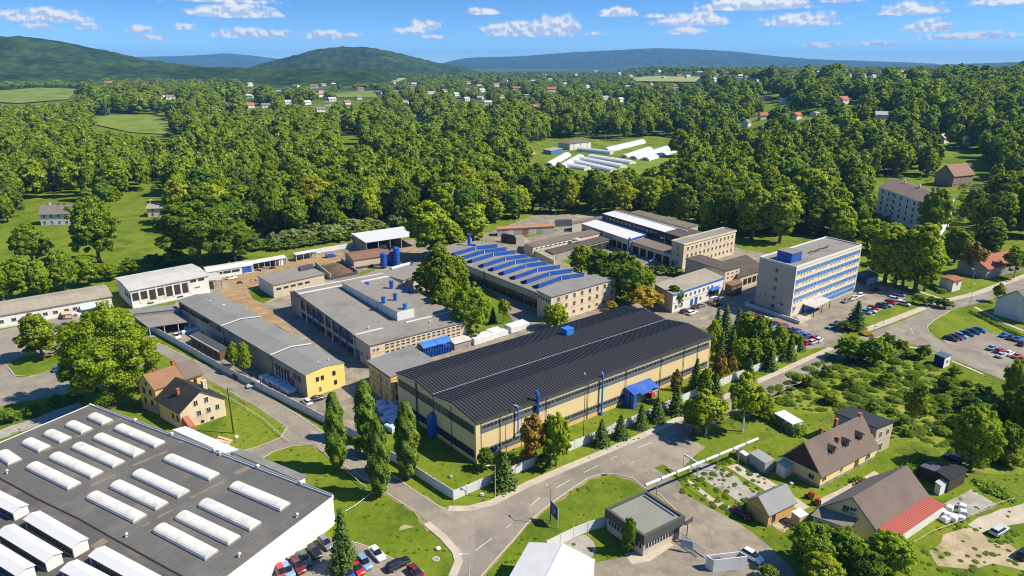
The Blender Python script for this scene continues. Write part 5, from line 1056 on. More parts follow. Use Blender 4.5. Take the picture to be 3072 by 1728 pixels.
# flat roofed annex of that house
zf_=Frame(q2(1468,338),q2(1590,288),q2(1150,222),hc(q2(1455,535),q2(1468,338)[1]))
ya,yaf=bld('house_annex','two-storey beige annex with black flat roof behind the yellow dormer house','house',None,None,None,zf_.h,BEIGE,M('black_flat_roof',(.028,.032,.038),.7,.2,.3,3),'flat',over=.2,fr=zf_)
row(ya,zf_,'f',lin(.5,zf_.L-.3,2),zf_.h-2.6,w=.8,h=1.4); row(ya,zf_,'f',[zf_.L*.4],.5,w=1.1,h=1.9); row(ya,zf_,'l',[2.],zf_.h-2.3,w=.6,h=.8); prt('string_course',ya,CREAM,(0,zf_.L,-.06,-.006,zf_.h*.5,zf_.h*.5+.15),fr=zf_)
po,pof=bld('porch','small white porch with pale sheet roof at the gable end of the yellow house','porch',q2(775,632),q2(835,602),q2(712,595),2.7,WHITE,PALEROOF,'flat',over=.15,th=.12)
# barn house with the red lean-to
bA=G(*q2(1450,1080),3.4); bB=G(*q2(1835,832),3.4); bC=G(*q2(1020,938),3.4)
bf=Frame(bA,bB,bC,3.4,True)
bn,_=bld('barn_house','big cream barn-like house with brown tiled gable roof and bright red lean-to','house',None,None,None,3.4,PALEY,TILEG,'gu',ridge=4.7,over=.45,fr=bf,offc=.43)
BL,BW=bf.L,bf.W
re_=G(*q2(1570,1167),2.3); k=-((re_[0]-bf.o[0])*bf.v[0]+(re_[1]-bf.o[1])*bf.v[1])+.7
mb=MB(); mb.hexa([bf.P(.3,-k,2.2),bf.P(BL,-k,2.2),bf.P(BL,-.45,3.1),bf.P(.3,-.45,3.1)],[bf.P(.3,-k,2.3),bf.P(BL,-k,2.3),bf.P(BL,-.45,3.22),bf.P(.3,-.45,3.22)]); ro=part('red_lean_to_roof',mb,REDSHEET,bn)
mb=MB()
for i in range(int(BL/.6)): a=.4+i*.6; mb.hexa([bf.P(a,-k,2.3),bf.P(a+.1,-k,2.3),bf.P(a+.1,-.47,3.22),bf.P(a,-.47,3.22)],[bf.P(a,-k,2.36),bf.P(a+.1,-k,2.36),bf.P(a+.1,-.47,3.28),bf.P(a,-.47,3.28)])
part('sheet_rib',mb,REDSHEET,ro,'stuff')
mb=MB(); mb.hexa([bf.P(.5,-k+.15,0),bf.P(BL-.2,-k+.15,0),bf.P(BL-.2,0,0),bf.P(.5,0,0)],[bf.P(.5,-k+.15,2.19),bf.P(BL-.2,-k+.15,2.19),bf.P(BL-.2,0,3.09),bf.P(.5,0,3.09)]); part('lean_to_wall',mb,WHITE,bn)
mb=MB(); mb.hexa([bf.P(-2.9,BW*.28,3.0),bf.P(-.05,BW*.28,3.9),bf.P(-.05,BW*.96,3.9),bf.P(-2.9,BW*.96,3.0)],[bf.P(-2.9,BW*.28,3.15),bf.P(-.05,BW*.28,4.05),bf.P(-.05,BW*.96,4.05),bf.P(-2.9,BW*.96,3.15)]); part('veranda_roof',mb,M('olive_sheet',(.20,.19,.14),.7,.1),bn)
mb=MB(); mb.box(bf,-2.6,-.02,BW*.32,BW*.92,0,3.0); part('veranda_wall',mb,WHITE,bn)
vf_=bf.sub(-2.6,BL,0,BW)
row(bn,vf_,'l',[BW*.45,BW*.62],1.,w=1.3,h=1.3); row(bn,vf_,'l',[BW*.8],1.2,w=.9,h=1.2); row(bn,bf,'l',[BW*.40,BW*.52],4.5,w=1.2,h=1.5)
# tiles: courses of the big roof as geometry
def courses(root,fr,a0,a1,s0,z0,s1,z1_,n,m,parent=None):
    mb=MB()
    for i in range(n):
        t0=i/n; t1=t0+.9/n; f=lambda t:(s0+(s1-s0)*t,z0+(z1_-z0)*t)
        (b0,c0),(b1,c1)=f(t0),f(t1)
        mb.hexa([fr.P(a0,b0,c0),fr.P(a1,b0,c0),fr.P(a1,b1,c1),fr.P(a0,b1,c1)],[fr.P(a0,b0,c0+.09),fr.P(a1,b0,c0+.09),fr.P(a1,b1,c1+.02),fr.P(a0,b1,c1+.02)])
    part('tile_course',mb,m,root,'stuff')
courses(bn,bf,-.4,BL+.4,-.4,3.4+.25-.4*4.7/(BW*.43),BW*.43,8.35,26,TILE)
courses(yh,yf,-.35,YL+.35,-.35,3.45-.35*5.6/(YW/2),YW/2,9.05,24,TILE)
# ochre garage
ogA=Frame(y6(380,398),y6(557,312),y6(232,300),2.9)
gg,_=bld('garage','small ochre garage with grey tiled gable roof beside the entrance road','garage',None,None,None,2.9,M('ochre_boards',(.55,.33,.12),.8,.08,.4,3,streak=.2),M('grey_shingles',(.22,.225,.23),.85,.12,.6,8),'gu',ridge=2.3,over=.35,fr=ogA)
win(gg,ogA,'f',1.6,.6,w=.8,h=1.6,mx=0,fm=FRB); door(gg,ogA,'l',ogA.W*.5,2.6,2.2,M('garage_door',(.48,.29,.11),.8,.1)); prt('base',gg,GREYW,(-.06,ogA.L,-.06,-.006,0,.35),fr=ogA)
# small sheds
s1,s1f=bld('shed','long grey metal shed beside the pipe bridge','shed',q2(625,600),q2(690,570),q2(508,522),2.7,M('grey_sheet_wall',(.30,.33,.35),.6,.08,.4,3,streak=.3),GREYSHEET,'flat',over=.1,th=.1)
s2,s2f=bld('shed','long narrow white-roofed garden shed behind the hedge','shed',q2(830,305),q2(905,282),q2(695,222),2.6,CONCP,WHITEROOF,'flat',over=.15,th=.1)
s3,s3f=bld('shed','low white-topped lean shed at the end of the pipe bridge','shed',q2(490,555),q2(505,535),q2(405,495),1.6,WOODL,WHITEROOF,'flat',over=.1,th=.1)
bs_,bsf=bld('garden_shed','dark timber shed with black roof beside the big garden tree','shed',q2(2015,725),q2(2145,650),q2(1920,660),3.2,WOODD,M('black_felt',(.022,.024,.03),.8,.2),'flat',over=.25,th=.15)
bs2,bs2f=bld('garden_shed','dark-grey shed roof adjoining the black garden shed','shed',q2(1925,668),q2(1985,632),q2(1800,622),2.8,WOODD,M('slate_sheet',(.07,.08,.095),.6,.2),'flat',over=.2,th=.12)
gz,gzf=bld('garden_shed','small white garden store with pale roof in front of the dark sheds','shed',q2(1950,770),q2(1995,745),q2(1910,740),2.4,WHITE,PALEROOF,'flat',over=.12,th=.1)
sk,skf=bld('kiosk','little cream hut with white canopy roof beside the ochre garage','kiosk',q2(885,1010),q2(945,985),q2(825,965),2.4,WOODL,WHITEROOF,'flat',over=.12,th=.1)
# open skip yard by the gate
sy=thing('yard_pen','white-walled pen with dark lids inside next to the gate road','pen',(*G(*q2(330,1330)),0)); pf_=Frame(G(*q2(225,1420)),G(*q2(478,1390)),G(*q2(170,1385)),0,True)
for (p,q) in (((0,0),(pf_.L,0)),((0,0),(0,pf_.W)),((pf_.L,0),(pf_.L,pf_.W)),((0,pf_.W),(pf_.L,pf_.W))): wallseg(sy,pf_.P(*p,0)[:2],pf_.P(*q,0)[:2],2.6,.15,CONCP)
mb=MB(); mb.box(pf_,.2,pf_.L*.35,.3,pf_.W-.3,0,2.1); part('lid',mb,DMETAL,sy); mb=MB(); mb.box(pf_,pf_.L*.4,pf_.L-.3,.3,pf_.W-.3,0,1.8); part('lid',mb,GREENLID if 'GREENLID' in globals() else GREYW,sy)
# greenhouse compound
gz0=0
def tunnel(label,p,q,r,hgt,group,gl=False):
    a=GT(*p); b=GT(*q); a2=Vector(a[:2]); b2=Vector(b[:2]); d=(b2-a2); ln=d.length; d.normalize(); n=Vector((-d.y,d.x)); z0=min(a[2],b[2])-.1
    f=Frame(tuple(a2-n*r),tuple(b2-n*r),tuple(a2+n*r),hgt,True)
    rt=thing('polytunnel',label,'polytunnel',((a[0]+b[0])/2,(a[1]+b[1])/2,0),0,group)
    pr=[(r*(1-math.cos(math.pi*i/8)),z0+.6+(hgt-.6)*math.sin(math.pi*i/8)) for i in range(9)]; pr[0]=(0,z0+.6); pr[-1]=(2*r,z0+.6)
    mb=MB(); ns=8
    for i in range(ns): solid(mb,f,'u',pr,f.L*i/ns+.06,f.L*(i+1)/ns-.06,z0)
    part('cover',mb,M('tunnel_film_grey',(.50,.54,.52),.4,.12,.1,1) if gl else M('tunnel_film',(.60,.62,.61),.35,.05,.2,2),rt)
    mb=MB(); mb.box(f,-.05,.05,r*.7,r*1.3,z0+.1,z0+2.2); part('door',mb,DGLASS,rt)
    mb=MB()
    for i in range(ns+1): profile(mb,f,'u',pr,f.L*i/ns-.05,f.L*i/ns+.05,.06)
    part('hoop',mb,METAL,rt)
zg=Z(1024,0,.3975)
tl=[('white polytunnel at the right end of the back row by the meadow',(2290,1215),(2540,1135)),('white polytunnel second from the right end of the back row',(2200,1205),(2450,1125)),('white polytunnel in the middle of the back row',(2130,1195),(2320,1130)),
('white polytunnel leftmost of the front row near the blue hut',(1560,1255),(1700,1175)),('white polytunnel second in the front row',(1660,1270),(1800,1190)),('low white polytunnel in the front row behind the bushes',(1690,1255),(1860,1285)),('long white polytunnel in the middle of the front row',(1740,1225),(2060,1300)),('long white polytunnel furthest back in the front row',(1880,1190),(2200,1240)),('long white polytunnel between two others of the front row',(1800,1205),(2130,1270))]
for lab,p,q in tl: tunnel(lab,zg(*p),zg(*q),4.5,3.5,'polytunnels of the plant nursery')
tunnel('old grey glasshouse with long pitched roof behind the white tunnels',zg(1990,1150),zg(2270,1080),4.5,5.,'polytunnels of the plant nursery',True)
tunnel('grey glasshouse beside the white nursery house',zg(1790,1140),zg(2040,1165),3.5,4.,'polytunnels of the plant nursery',True)
def hbld(name,label,cat,A,B,C,h,z,wm,rm,roof='gu',ridge=3.,wn=0,fl=1,over=.5,group=None,mx=1):
    """house standing on raised ground z: A,B,C are eave corners"""
    f=Frame(A,B,C,z+h); rt,_=bld(name,label,cat,None,None,None,z+h,wm,rm,roof,over=over,ridge=ridge,fr=f,z0=0,group=group)
    rt.location.z=0
    for k in range(fl):
        for t in lin(.6,f.L-.6,wn): win(rt,f,'f',t,z+h-2.3-k*3.,w=1.2,h=1.5,mx=mx)
        for t in lin(.6,f.W-.6,max(2,wn//3)): win(rt,f,'l',t,z+h-2.3-k*3.,w=1.2,h=1.5,mx=mx)
    return rt,f
def zat(px): return GT(*px)[2]
def hip(mb,fr,h,r,o=.6):
    L,W=fr.L,fr.W
    a=[fr.P(-o,-o,h),fr.P(L+o,-o,h),fr.P(L+o,W+o,h),fr.P(-o,W+o,h)]
    if L>=W: i=W/2; mb.add(a+[fr.P(i,W/2,h+r),fr.P(L-i,W/2,h+r)],[(0,1,5,4),(1,2,5),(2,3,4,5),(3,0,4),(3,2,1,0)])
    else: i=L/2; mb.add(a+[fr.P(L/2,i,h+r),fr.P(L/2,W-i,h+r)],[(1,2,5,4),(2,3,5),(3,0,4,5),(0,1,4),(3,2,1,0)])
def hiphouse(name,label,cat,A,B,C,h,wm,rm,ridge=2.5,wn=4,fl=2,group=None,dorm=False):
    f=Frame(A,B,C,h); rt=thing(name,label,cat,(*f.P(f.L/2,f.W/2,0)[:2],0),0,group)
    mb=MB(); mb.box(f,0,f.L,0,f.W,-3,h); part('wall',mb,wm,rt); mb=MB(); hip(mb,f,h+.003,ridge); part('roof',mb,rm,rt)
    for k in range(fl):
        row(rt,f,'f',lin(1,f.L-1,wn),h-2.4-k*3.1,w=1.2,h=1.6); row(rt,f,'l',lin(1,f.W-1,max(2,int(wn/3))),h-2.4-k*3.1,w=1.2,h=1.6)
    return rt,f
nz,_=hiphouse('nursery_house','white two-storey house with brown hipped roof beside the polytunnels','house',zg(1725,1085),zg(1885,1068),zg(1635,1075),zat(zg(1725,1140))+6.5,WHITE,TILE,2.2,3,2)
bz,_=bld('hut','small blue hut with flat tan roof left of the nursery house','hut',zg(1585,1140),zg(1670,1122),zg(1525,1128),zat(zg(1585,1168))+3.5,LBLUE,TANROOF,'flat',over=.4)
rz2,_=bld('barracks','low red-brown shed roof behind the plant nursery','shed',zg(1320,1165),zg(1460,1140),zg(1310,1150),zat(zg(1320,1180))+3,WOODL,TILERED,'gu',ridge=.8)
# dormitory on the right
dm,dmf=hiphouse('dormitory','long white four-storey dormitory with grey-brown hipped roof among trees','apartment house',D(2372,528),D(2402,497),D(2212,470),15.5,M('dormitory_white',(.72,.74,.72),.8,.05,.3,3,streak=.15),TILE,3.2,2,4)
for k in range(4): row(dm,dmf,'l',lin(2,dmf.W-2,9),12.6-k*3.3,w=1.3,h=1.8,fm=FRD)
for a in (.2,.45,.7): chimney(dm,dmf,dmf.L*.5,dmf.W*a,16.5,20.2,1.1,TRIM)
def far(name,lab,cat,px,w,l,h,ang,wm,rm,ridge=2.5,group=None,wn=2):
    x,y,z=GT(*px); a=rad(ang); f=Frame((x-w/2*math.cos(a),y-w/2*math.sin(a)),(x+w/2*math.cos(a),y+w/2*math.sin(a)),(x-w/2*math.cos(a)-l*math.sin(a),y-w/2*math.sin(a)+l*math.cos(a)),z+h,True)
    rt=thing(name,lab,cat,(x,y,z),0,group)
    mb=MB(); prof_=[(0,z+h),(l/2,z+h+ridge),(l,z+h)]; solid(mb,f,'u',prof_,0,f.L,z-3); part('wall',mb,wm,rt)
    mb=MB(); profile(mb,f,'u',ext(prof_,.6),-.5,f.L+.5,.25); part('roof',mb,rm,rt)
    for t in lin(.5,w-.5,wn):
        p,r=f.wall('f',t,z+h-2.2,.02); a_,b_=win_mesh(1.3,1.5,1,0,FRW,GLASS); o=link('window',a_,rt,rloc(p,rt),r); link('pane',b_,o)
        if h>5: o=link('window',a_,rt,rloc((p[0],p[1],z+.9),rt),r); link('pane',b_,o)
    return rt,f
hw,hwf=far('house','white two-storey house with grey roof on the left meadow edge','house',D(152,566),20,10,6.4,6,WHITE,TILEG,4.,wn=5)
for a in (4,9,12): chimney(hw,hwf,a,5,hwf.h+3,hwf.h+5.,.8,[TRIM,BRICK,BRICK][0 if a==4 else 1])
pv,_=far('pavilion','pinkish garden pavilion half hidden by the big tree on the meadow','pavilion',D(398,546),11,9,5.2,8,M('pink_render',(.72,.55,.42),.85,.06),TANROOF,1.6,wn=2)
far('house','brown-gabled house with reddish-brown roof above the dormitory','house',D(2420,468),22,14,8,24,M('brown_render',(.26,.20,.15),.9,.1),M('redbrown_tiles',(.24,.14,.10),.9,.15),7,wn=4)
far('hut','small white hut with reddish roof beside the road','hut',D(2404,732),6,5,4.6,30,WHITE,TILERED,.4,wn=1)
far('bungalow','long bungalow with red-brown roof behind the roadside trees','house',D(2530,690),30,12,4.5,28,GREYW,TILERED,3.2,wn=6)
far('bungalow','red-roofed low building half hidden by trees near the road','house',D(2420,640),16,9,3.8,10,WHITE,TILERED,2.,wn=3)
hr,hrf=far('house','white house with dark brown roof at the right edge beside the footpath','house',D(2632,806),20,12,6.0,26,WHITE,TILE,4.6,wn=4)
for t in (3,6): 
    mb=MB(); p=hrf.P(t,2.2,0); mb.box(hrf,t-.6,t+.6,1.4,3.4,hrf.h+.8,hrf.h+2.2); part('roof_window',mb,TRIM,hr)
kb,kbf=bld('kiosk','small dark-blue roofed hut with white end wall beside the branch road','kiosk',z6(1620,1270),z6(1695,1235),z6(1500,1225),3.2,DKBLUE,M('hut_roof',(.06,.11,.16),.6,.15),'flat',over=.12)
prt('end_wall',kb,TRIM,(-.02,kbf.L+.02,-.06,-.006,.05,3.1),fr=kbf); win(kb,kbf.sub(0,kbf.L,-.06,1),'f',kbf.L*.5,1.3,w=.9,h=1.,mx=0)
# ================================================================ vegetation
def leaf_mat(name,dark,light,tip,transl=.42,rand=.5):
    m=bpy.data.materials.new(name); m.use_nodes=True; t=m.node_tree; t.nodes.clear()
    oi=nd(t,'ShaderNodeObjectInfo'); g=nd(t,'ShaderNodeNewGeometry')
    c=mixc(t,oi.outputs['Random'],dark,light)
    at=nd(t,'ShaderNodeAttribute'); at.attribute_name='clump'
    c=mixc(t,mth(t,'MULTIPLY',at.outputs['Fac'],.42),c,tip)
    v=mth(t,'MULTIPLY_ADD',g.outputs['Random Per Island'],rand*2,1-rand)
    c=mixc(t,1.0,c,v,'MULTIPLY'); c=mixc(t,1.0,c,oi.outputs['Color'],'MULTIPLY')
    d=nd(t,'ShaderNodeBsdfDiffuse'); t.links.new(c,d.inputs[0])
    tr=nd(t,'ShaderNodeBsdfTranslucent'); c2=mixc(t,1.0,c,(1.2,1.3,.45),'MULTIPLY'); t.links.new(c2,tr.inputs[0])
    gl=nd(t,'ShaderNodeBsdfGlossy'); gl.inputs['Roughness'].default_value=.5; gl.inputs[0].default_value=(.9,.95,1,1)
    mx=nd(t,'ShaderNodeMixShader'); mx.inputs[0].default_value=transl; t.links.new(d.outputs[0],mx.inputs[1]); t.links.new(tr.outputs[0],mx.inputs[2])
    m2=nd(t,'ShaderNodeMixShader'); m2.inputs[0].default_value=.012; t.links.new(mx.outputs[0],m2.inputs[1]); t.links.new(gl.outputs[0],m2.inputs[2])
    o=nd(t,'ShaderNodeOutputMaterial'); t.links.new(m2.outputs[0],o.inputs['Surface']); return m
LF=leaf_mat('leaves_green',(.160,.250,.007),(.250,.335,.010),(.37,.42,.016))
LP=leaf_mat('leaves_poplar',(.125,.22,.016),(.16,.25,.018),(.24,.32,.026))
LC=leaf_mat('needles',(.055,.105,.018),(.090,.15,.022),(.13,.19,.030),.25)
LY=leaf_mat('leaves_yellow',(.38,.27,.012),(.44,.32,.02),(.50,.40,.03))
LO=leaf_mat('leaves_orange',(.34,.20,.03),(.42,.25,.035),(.46,.33,.05))
LW=leaf_mat('leaves_pale',(.22,.29,.075),(.28,.34,.10),(.36,.41,.15))
LB=leaf_mat('leaves_bush',(.11,.195,.014),(.17,.25,.018),(.25,.325,.028))
BARK=M('bark',(.11,.085,.06),.95,.25,2,9); BIRCH=M('pale_bark',(.42,.38,.31),.9,.2,3,9,dirt=(.1,.09,.08),dirt_amt=.5,dirt_scale=2)
def leaf_cloud(pos,nrm,size,clump,name,mat,jit=.62,seed=0,asp=1.3,nblend=.45):
    """one small bent quad per leaf spray; normals lean outwards from the clump"""
    rs=np.random.RandomState(seed); n=len(pos)
    nn=nrm+rs.normal(0,jit,(n,3)); nn/=np.linalg.norm(nn,axis=1)[:,None]+1e-9
    rv=rs.normal(0,1,(n,3)); t=np.cross(nn,rv); t/=np.linalg.norm(t,axis=1)[:,None]+1e-9; b=np.cross(nn,t)
    s=size*rs.uniform(.65,1.35,n); t*=(s*asp*.5)[:,None]; b*=(s*.5)[:,None]
    V=np.empty((n,4,3)); V[:,0]=pos-t*.9-b*.55; V[:,1]=pos+t*.35-b*.95; V[:,2]=pos+t*1.05+b*.5; V[:,3]=pos-t*.4+b*.95
    me=bpy.data.meshes.new(name); me.vertices.add(n*4); me.vertices.foreach_set('co',V.reshape(-1).astype(np.float32))
    me.loops.add(n*4); me.loops.foreach_set('vertex_index',np.arange(n*4,dtype=np.int32)); me.polygons.add(n)
    me.polygons.foreach_set('loop_start',np.arange(0,n*4,4,dtype=np.int32))
    try: me.polygons.foreach_set('loop_total',np.full(n,4,dtype=np.int32))
    except Exception: pass
    me.update(calc_edges=True)
    a=me.attributes.new('clump','FLOAT','POINT'); a.data.foreach_set('value',np.repeat(clump,4).astype(np.float32))
    me.polygons.foreach_set('use_smooth',[True]*n)
    cn=nn*(1-nblend)+nrm*nblend; cn/=np.linalg.norm(cn,axis=1)[:,None]+1e-9
    me.materials.append(mat); me.validate()
    me.normals_split_custom_set_from_vertices(np.repeat(cn,4,axis=0).tolist())
    return me
def sph(rs,n,up=0.):
    d=rs.normal(0,1,(n,3)); d[:,2]+=up; d/=np.linalg.norm(d,axis=1)[:,None]+1e-9; return d
def crown(kind,seed,nl,lps,size,name='crown',mat=None):
    """unit tree: height 10, about 7 wide. kinds: broad, tall, poplar, spruce, bush, airy"""
    rs=np.random.RandomState(seed); P=[];Nn=[];Cc=[]
    def add_lobe(c,r,nsub,up=.35,flat=1.):
        sub=sph(rs,nsub,up); 
        for s in sub:
            sc_=c+s*r*rs.uniform(.68,1.02)*np.array([1,1,flat]); rr=r*rs.uniform(.30,.52); k=lps
            d=sph(rs,k,.25); rad_=rr*(rs.uniform(.35,1.08,k))[:,None]
            P.append(sc_+d*rad_*np.array([1,1,.85])); o=d*.75+s*.55; o/=np.linalg.norm(o,axis=1)[:,None]; Nn.append(o)
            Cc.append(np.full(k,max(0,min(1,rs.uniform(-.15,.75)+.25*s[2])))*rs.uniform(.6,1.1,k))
    if kind in('broad','tall','airy'):
        W={'broad':3.7,'tall':2.7,'airy':3.3}[kind]; z0={'broad':1.5,'tall':1.2,'airy':2.6}[kind]
        add_lobe(np.array([0,0,6.2]),W*.62,max(6,nl//2))
        for i in range(nl):
            a=i*2.399+rs.uniform(-.4,.4); f=(i+.5)/nl; z=z0+1.+(8.6-z0-1.)*f**.85
            prof=math.sin(math.pi*min(1,(.22+.70*f)))**.75
            rr=W*prof*rs.uniform(.50,.82); r=W*rs.uniform(.24,.40)*(1-.2*f)
            add_lobe(np.array([math.cos(a)*rr,math.sin(a)*rr,z+rs.uniform(-.5,.5)]),r,rs.randint(6,10))
        add_lobe(np.array([rs.uniform(-.4,.4),rs.uniform(-.4,.4),8.6]),W*.36,7)
        k=int(nl*lps*2.2); d=sph(rs,k,.2); r_=rs.uniform(.55,.86,k)[:,None]; c0=np.array([0,0,z0+.5+(9-z0)*.5]); ex=np.array([W*.92,W*.92,(9-z0)*.5])
        P.append(c0+d*r_*ex); Nn.append(d); Cc.append(rs.uniform(0,.55,k))
    elif kind=='poplar':
        n=nl*lps*5; f=rs.rand(n); z=.9+9.1*f; a=rs.uniform(0,6.2832,n)
        w=1.30*np.sin(np.pi*np.clip(.10+.86*f,0,1))**.55*(1.06-.22*f)
        ph=rs.uniform(0,6.28,4); bump=1+.16*np.sin(3*a+ph[0]+2.2*z)+.12*np.sin(5*a+ph[1]-1.7*z)+.08*np.sin(8*a+ph[2]+3.1*z)
        rr=w*bump*(1-.55*rs.rand(n)**2.2); P.append(np.stack([rr*np.cos(a),rr*np.sin(a),z],1))
        o=np.stack([np.cos(a)*.85,np.sin(a)*.85,np.full(n,.45)],1); Nn.append(o/np.linalg.norm(o,axis=1)[:,None]); Cc.append(np.clip((bump-.8)*1.5+rs.uniform(-.2,.4,n),0,1))
    elif kind=='spruce':
        for i in range(nl):
            f=i/(nl-1.); z=.6+9.2*f; R_=2.6*(1-f)**.85+.12; m_=max(5,int(13*(1-f)+4))
            for j in range(m_):
                a=2*math.pi*(j+rs.uniform(-.35,.35))/m_+i*.7; L_=R_*rs.uniform(.72,1.12); k=max(5,int(lps*(.35+.65*(1-f))))
                s=rs.uniform(.12,1,k); q=np.stack([np.cos(a)*L_*s+rs.normal(0,.14,k),np.sin(a)*L_*s+rs.normal(0,.14,k),z-.42*L_*s+.12*L_*s*s+rs.normal(0,.10,k)],1)
                P.append(q); o=np.stack([np.full(k,np.cos(a)*.7),np.full(k,np.sin(a)*.7),np.full(k,.75)],1); Nn.append(o/np.linalg.norm(o,axis=1)[:,None]); Cc.append(np.clip(s*rs.uniform(.4,1.1),0,1))
    elif kind=='bush':
        for i in range(nl):
            a=i*2.399; rr=2.6*math.sqrt((i+.3)/nl)*rs.uniform(.8,1.1); z=3.0+4.*(1-rr/3.2)*rs.uniform(.6,1.2)
            add_lobe(np.array([math.cos(a)*rr,math.sin(a)*rr,z]),rs.uniform(1.3,2.1),7,.6)
    P=np.concatenate(P);Nn=np.concatenate(Nn);Cc=np.concatenate(Cc)
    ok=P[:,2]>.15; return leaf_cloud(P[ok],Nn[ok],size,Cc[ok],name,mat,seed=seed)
def trunk_mesh(kind,seed,mat):
    rs=random.Random(seed); mb=MB(); h={'broad':6.5,'tall':7,'airy':6.8,'poplar':8,'spruce':9,'bush':2.5}[kind]; r={'broad':.26,'tall':.22,'airy':.17,'poplar':.22,'spruce':.2,'bush':.12}[kind]
    pts=[(0,0,-.3)]+[(rs.uniform(-.12,.12)*i,rs.uniform(-.12,.12)*i,h*i/4) for i in range(1,5)]
    for i in range(4): mb.cyl(pts[i],pts[i+1],r*(1.25-.26*i),r*(1.25-.26*(i+1)),n=7,cap=False)
    if kind in('broad','airy','tall','bush'):
        for i in range(7):
            z=h*(.32+.6*i/7); a=i*2.4; l=rs.uniform(1.4,2.4); p0=(0,0,z); p1=(math.cos(a)*l,math.sin(a)*l,z+l*.75); mb.cyl(p0,p1,r*.45,r*.14,n=5,cap=False)
    return mb.mesh('trunk',[mat])
PROTO={}
def proto(key,kind,seeds,nl,lps,size,mat,bark=None):
    PROTO[key]=[(crown(kind,s,nl,lps,size,'crown',mat),trunk_mesh(kind,s,bark or BARK)) for s in seeds]
proto('big','broad',(1,2,3),40,130,.20,LF); proto('giant','broad',(51,),52,230,.135,LF); proto('mid','broad',(4,5,6,7),30,84,.29,LF); proto('tall','tall',(8,9,10),30,84,.27,LF)
proto('airy','airy',(11,12),12,56,.32,LF,BIRCH); proto('poplar','poplar',(13,14,15),34,95,.20,LP); proto('spruce','spruce',(16,17,18),22,26,.30,LC)
proto('yellow','bush',(19,),13,44,.42,LY); proto('orange','airy',(20,21),13,34,.42,LO,BARK); proto('bush','bush',(22,23,24),12,60,.42,LB); proto('pale','bush',(25,26),13,60,.38,LW)
proto('orangebush','bush',(27,),10,34,.5,LO)
proto('far','broad',(31,32,33,34),20,32,.55,LF); proto('fart','tall',(35,36),20,30,.52,LF); proto('darkc','spruce',(37,),13,12,.6,LC)
def scrub(seed):
    rs=np.random.RandomState(seed); n=520; a=rs.uniform(0,6.28,n); r=4*np.sqrt(rs.rand(n)); z=8.2*(.25+.75*np.sqrt(np.clip(1-(r/4.1)**2,0,1))*rs.uniform(.35,1.,n))
    P=np.stack([r*np.cos(a),r*np.sin(a),z],1); o=np.stack([np.cos(a)*r*.12,np.sin(a)*r*.12,np.ones(n)],1); o/=np.linalg.norm(o,axis=1)[:,None]
    return leaf_cloud(P,o,.62,rs.rand(n)*.9,'scrub',LB,seed=seed,nblend=.75)
SCRUB=[scrub(s_) for s_ in (61,62,63)]
NAMEOF={'giant':'broadleaf_tree','big':'broadleaf_tree','mid':'broadleaf_tree','tall':'broadleaf_tree','airy':'young_tree','poplar':'poplar_tree','spruce':'spruce_tree','yellow':'yellow_shrub','orange':'autumn_tree','bush':'shrub','pale':'willow_shrub','orangebush':'autumn_shrub','far':'broadleaf_tree','fart':'broadleaf_tree','darkc':'spruce_tree'}
CATOF={'yellow':'shrub','bush':'shrub','pale':'shrub','orangebush':'shrub','poplar':'poplar','spruce':'conifer','darkc':'conifer'}
NT=[0]
def tree(key,x,y,z,h,wd,label,group=None,tint=None,cat=None):
    NT[0]+=1; i=NT[0]; v=PROTO[key]; cm,tm=v[i%len(v)]
    unit={'big':8.6,'giant':8.6,'mid':8.2,'tall':6.2,'airy':7.4,'poplar':2.75,'spruce':5.4,'yellow':8,'orange':7.4,'bush':8,'pale':8,'orangebush':8,'far':8,'fart':6,'darkc':5.4}[key]
    rt=thing(NAMEOF[key],label,cat or CATOF.get(key,'tree'),(x,y,z),R.uniform(0,6.28),group)
    s=(wd/unit,wd/unit*R.uniform(.93,1.07),h/(10. if key not in('bush','pale','yellow','orangebush') else 8.2))
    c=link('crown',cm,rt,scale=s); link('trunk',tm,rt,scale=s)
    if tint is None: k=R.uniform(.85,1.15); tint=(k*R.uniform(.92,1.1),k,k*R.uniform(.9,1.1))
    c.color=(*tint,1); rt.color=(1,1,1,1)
    return rt
def T(key,base,top,wpx,label,group=None,tint=None,cat=None):
    """base and top pixel of the tree (2576 px scale), crown width in pixels"""
    bx,by=base[0]*K,base[1]*K; x,y,z=GT(bx,by)
    dist=y*ct-(z-CAMH)*st; wd=wpx*K/FPX*dist
    lo,hi=.5,60
    for _ in range(40):
        m=(lo+hi)/2
        if proj(x,y,z+m)[1]>top*K: lo=m
        else: hi=m
    return tree(key,x,y,z,lo,wd,label,group,tint,cat)
GREENDK=(.62,.72,.8); BRIGHT=(1.25,1.2,1.1); YELG=(1.28,1.15,.9)
# poplars along the left road
pg='column poplars along the left road'
T('poplar',(852,1183),990,51,'column poplar standing alone on the warehouse lawn, left of the road',pg); T('poplar',(957,1250),1055,55,'thickest column poplar right at the road edge, nearest to the junction',pg); T('poplar',(1028,1205),1010,57,'column poplar just inside the pale fence before the yellow hall gable',pg); T('poplar',(923,1110),958,52,'column poplar behind the fence next to the ochre annex',pg); T('poplar',(935,1150),1065,40,'short column poplar in front of the wrapped pallets',pg)
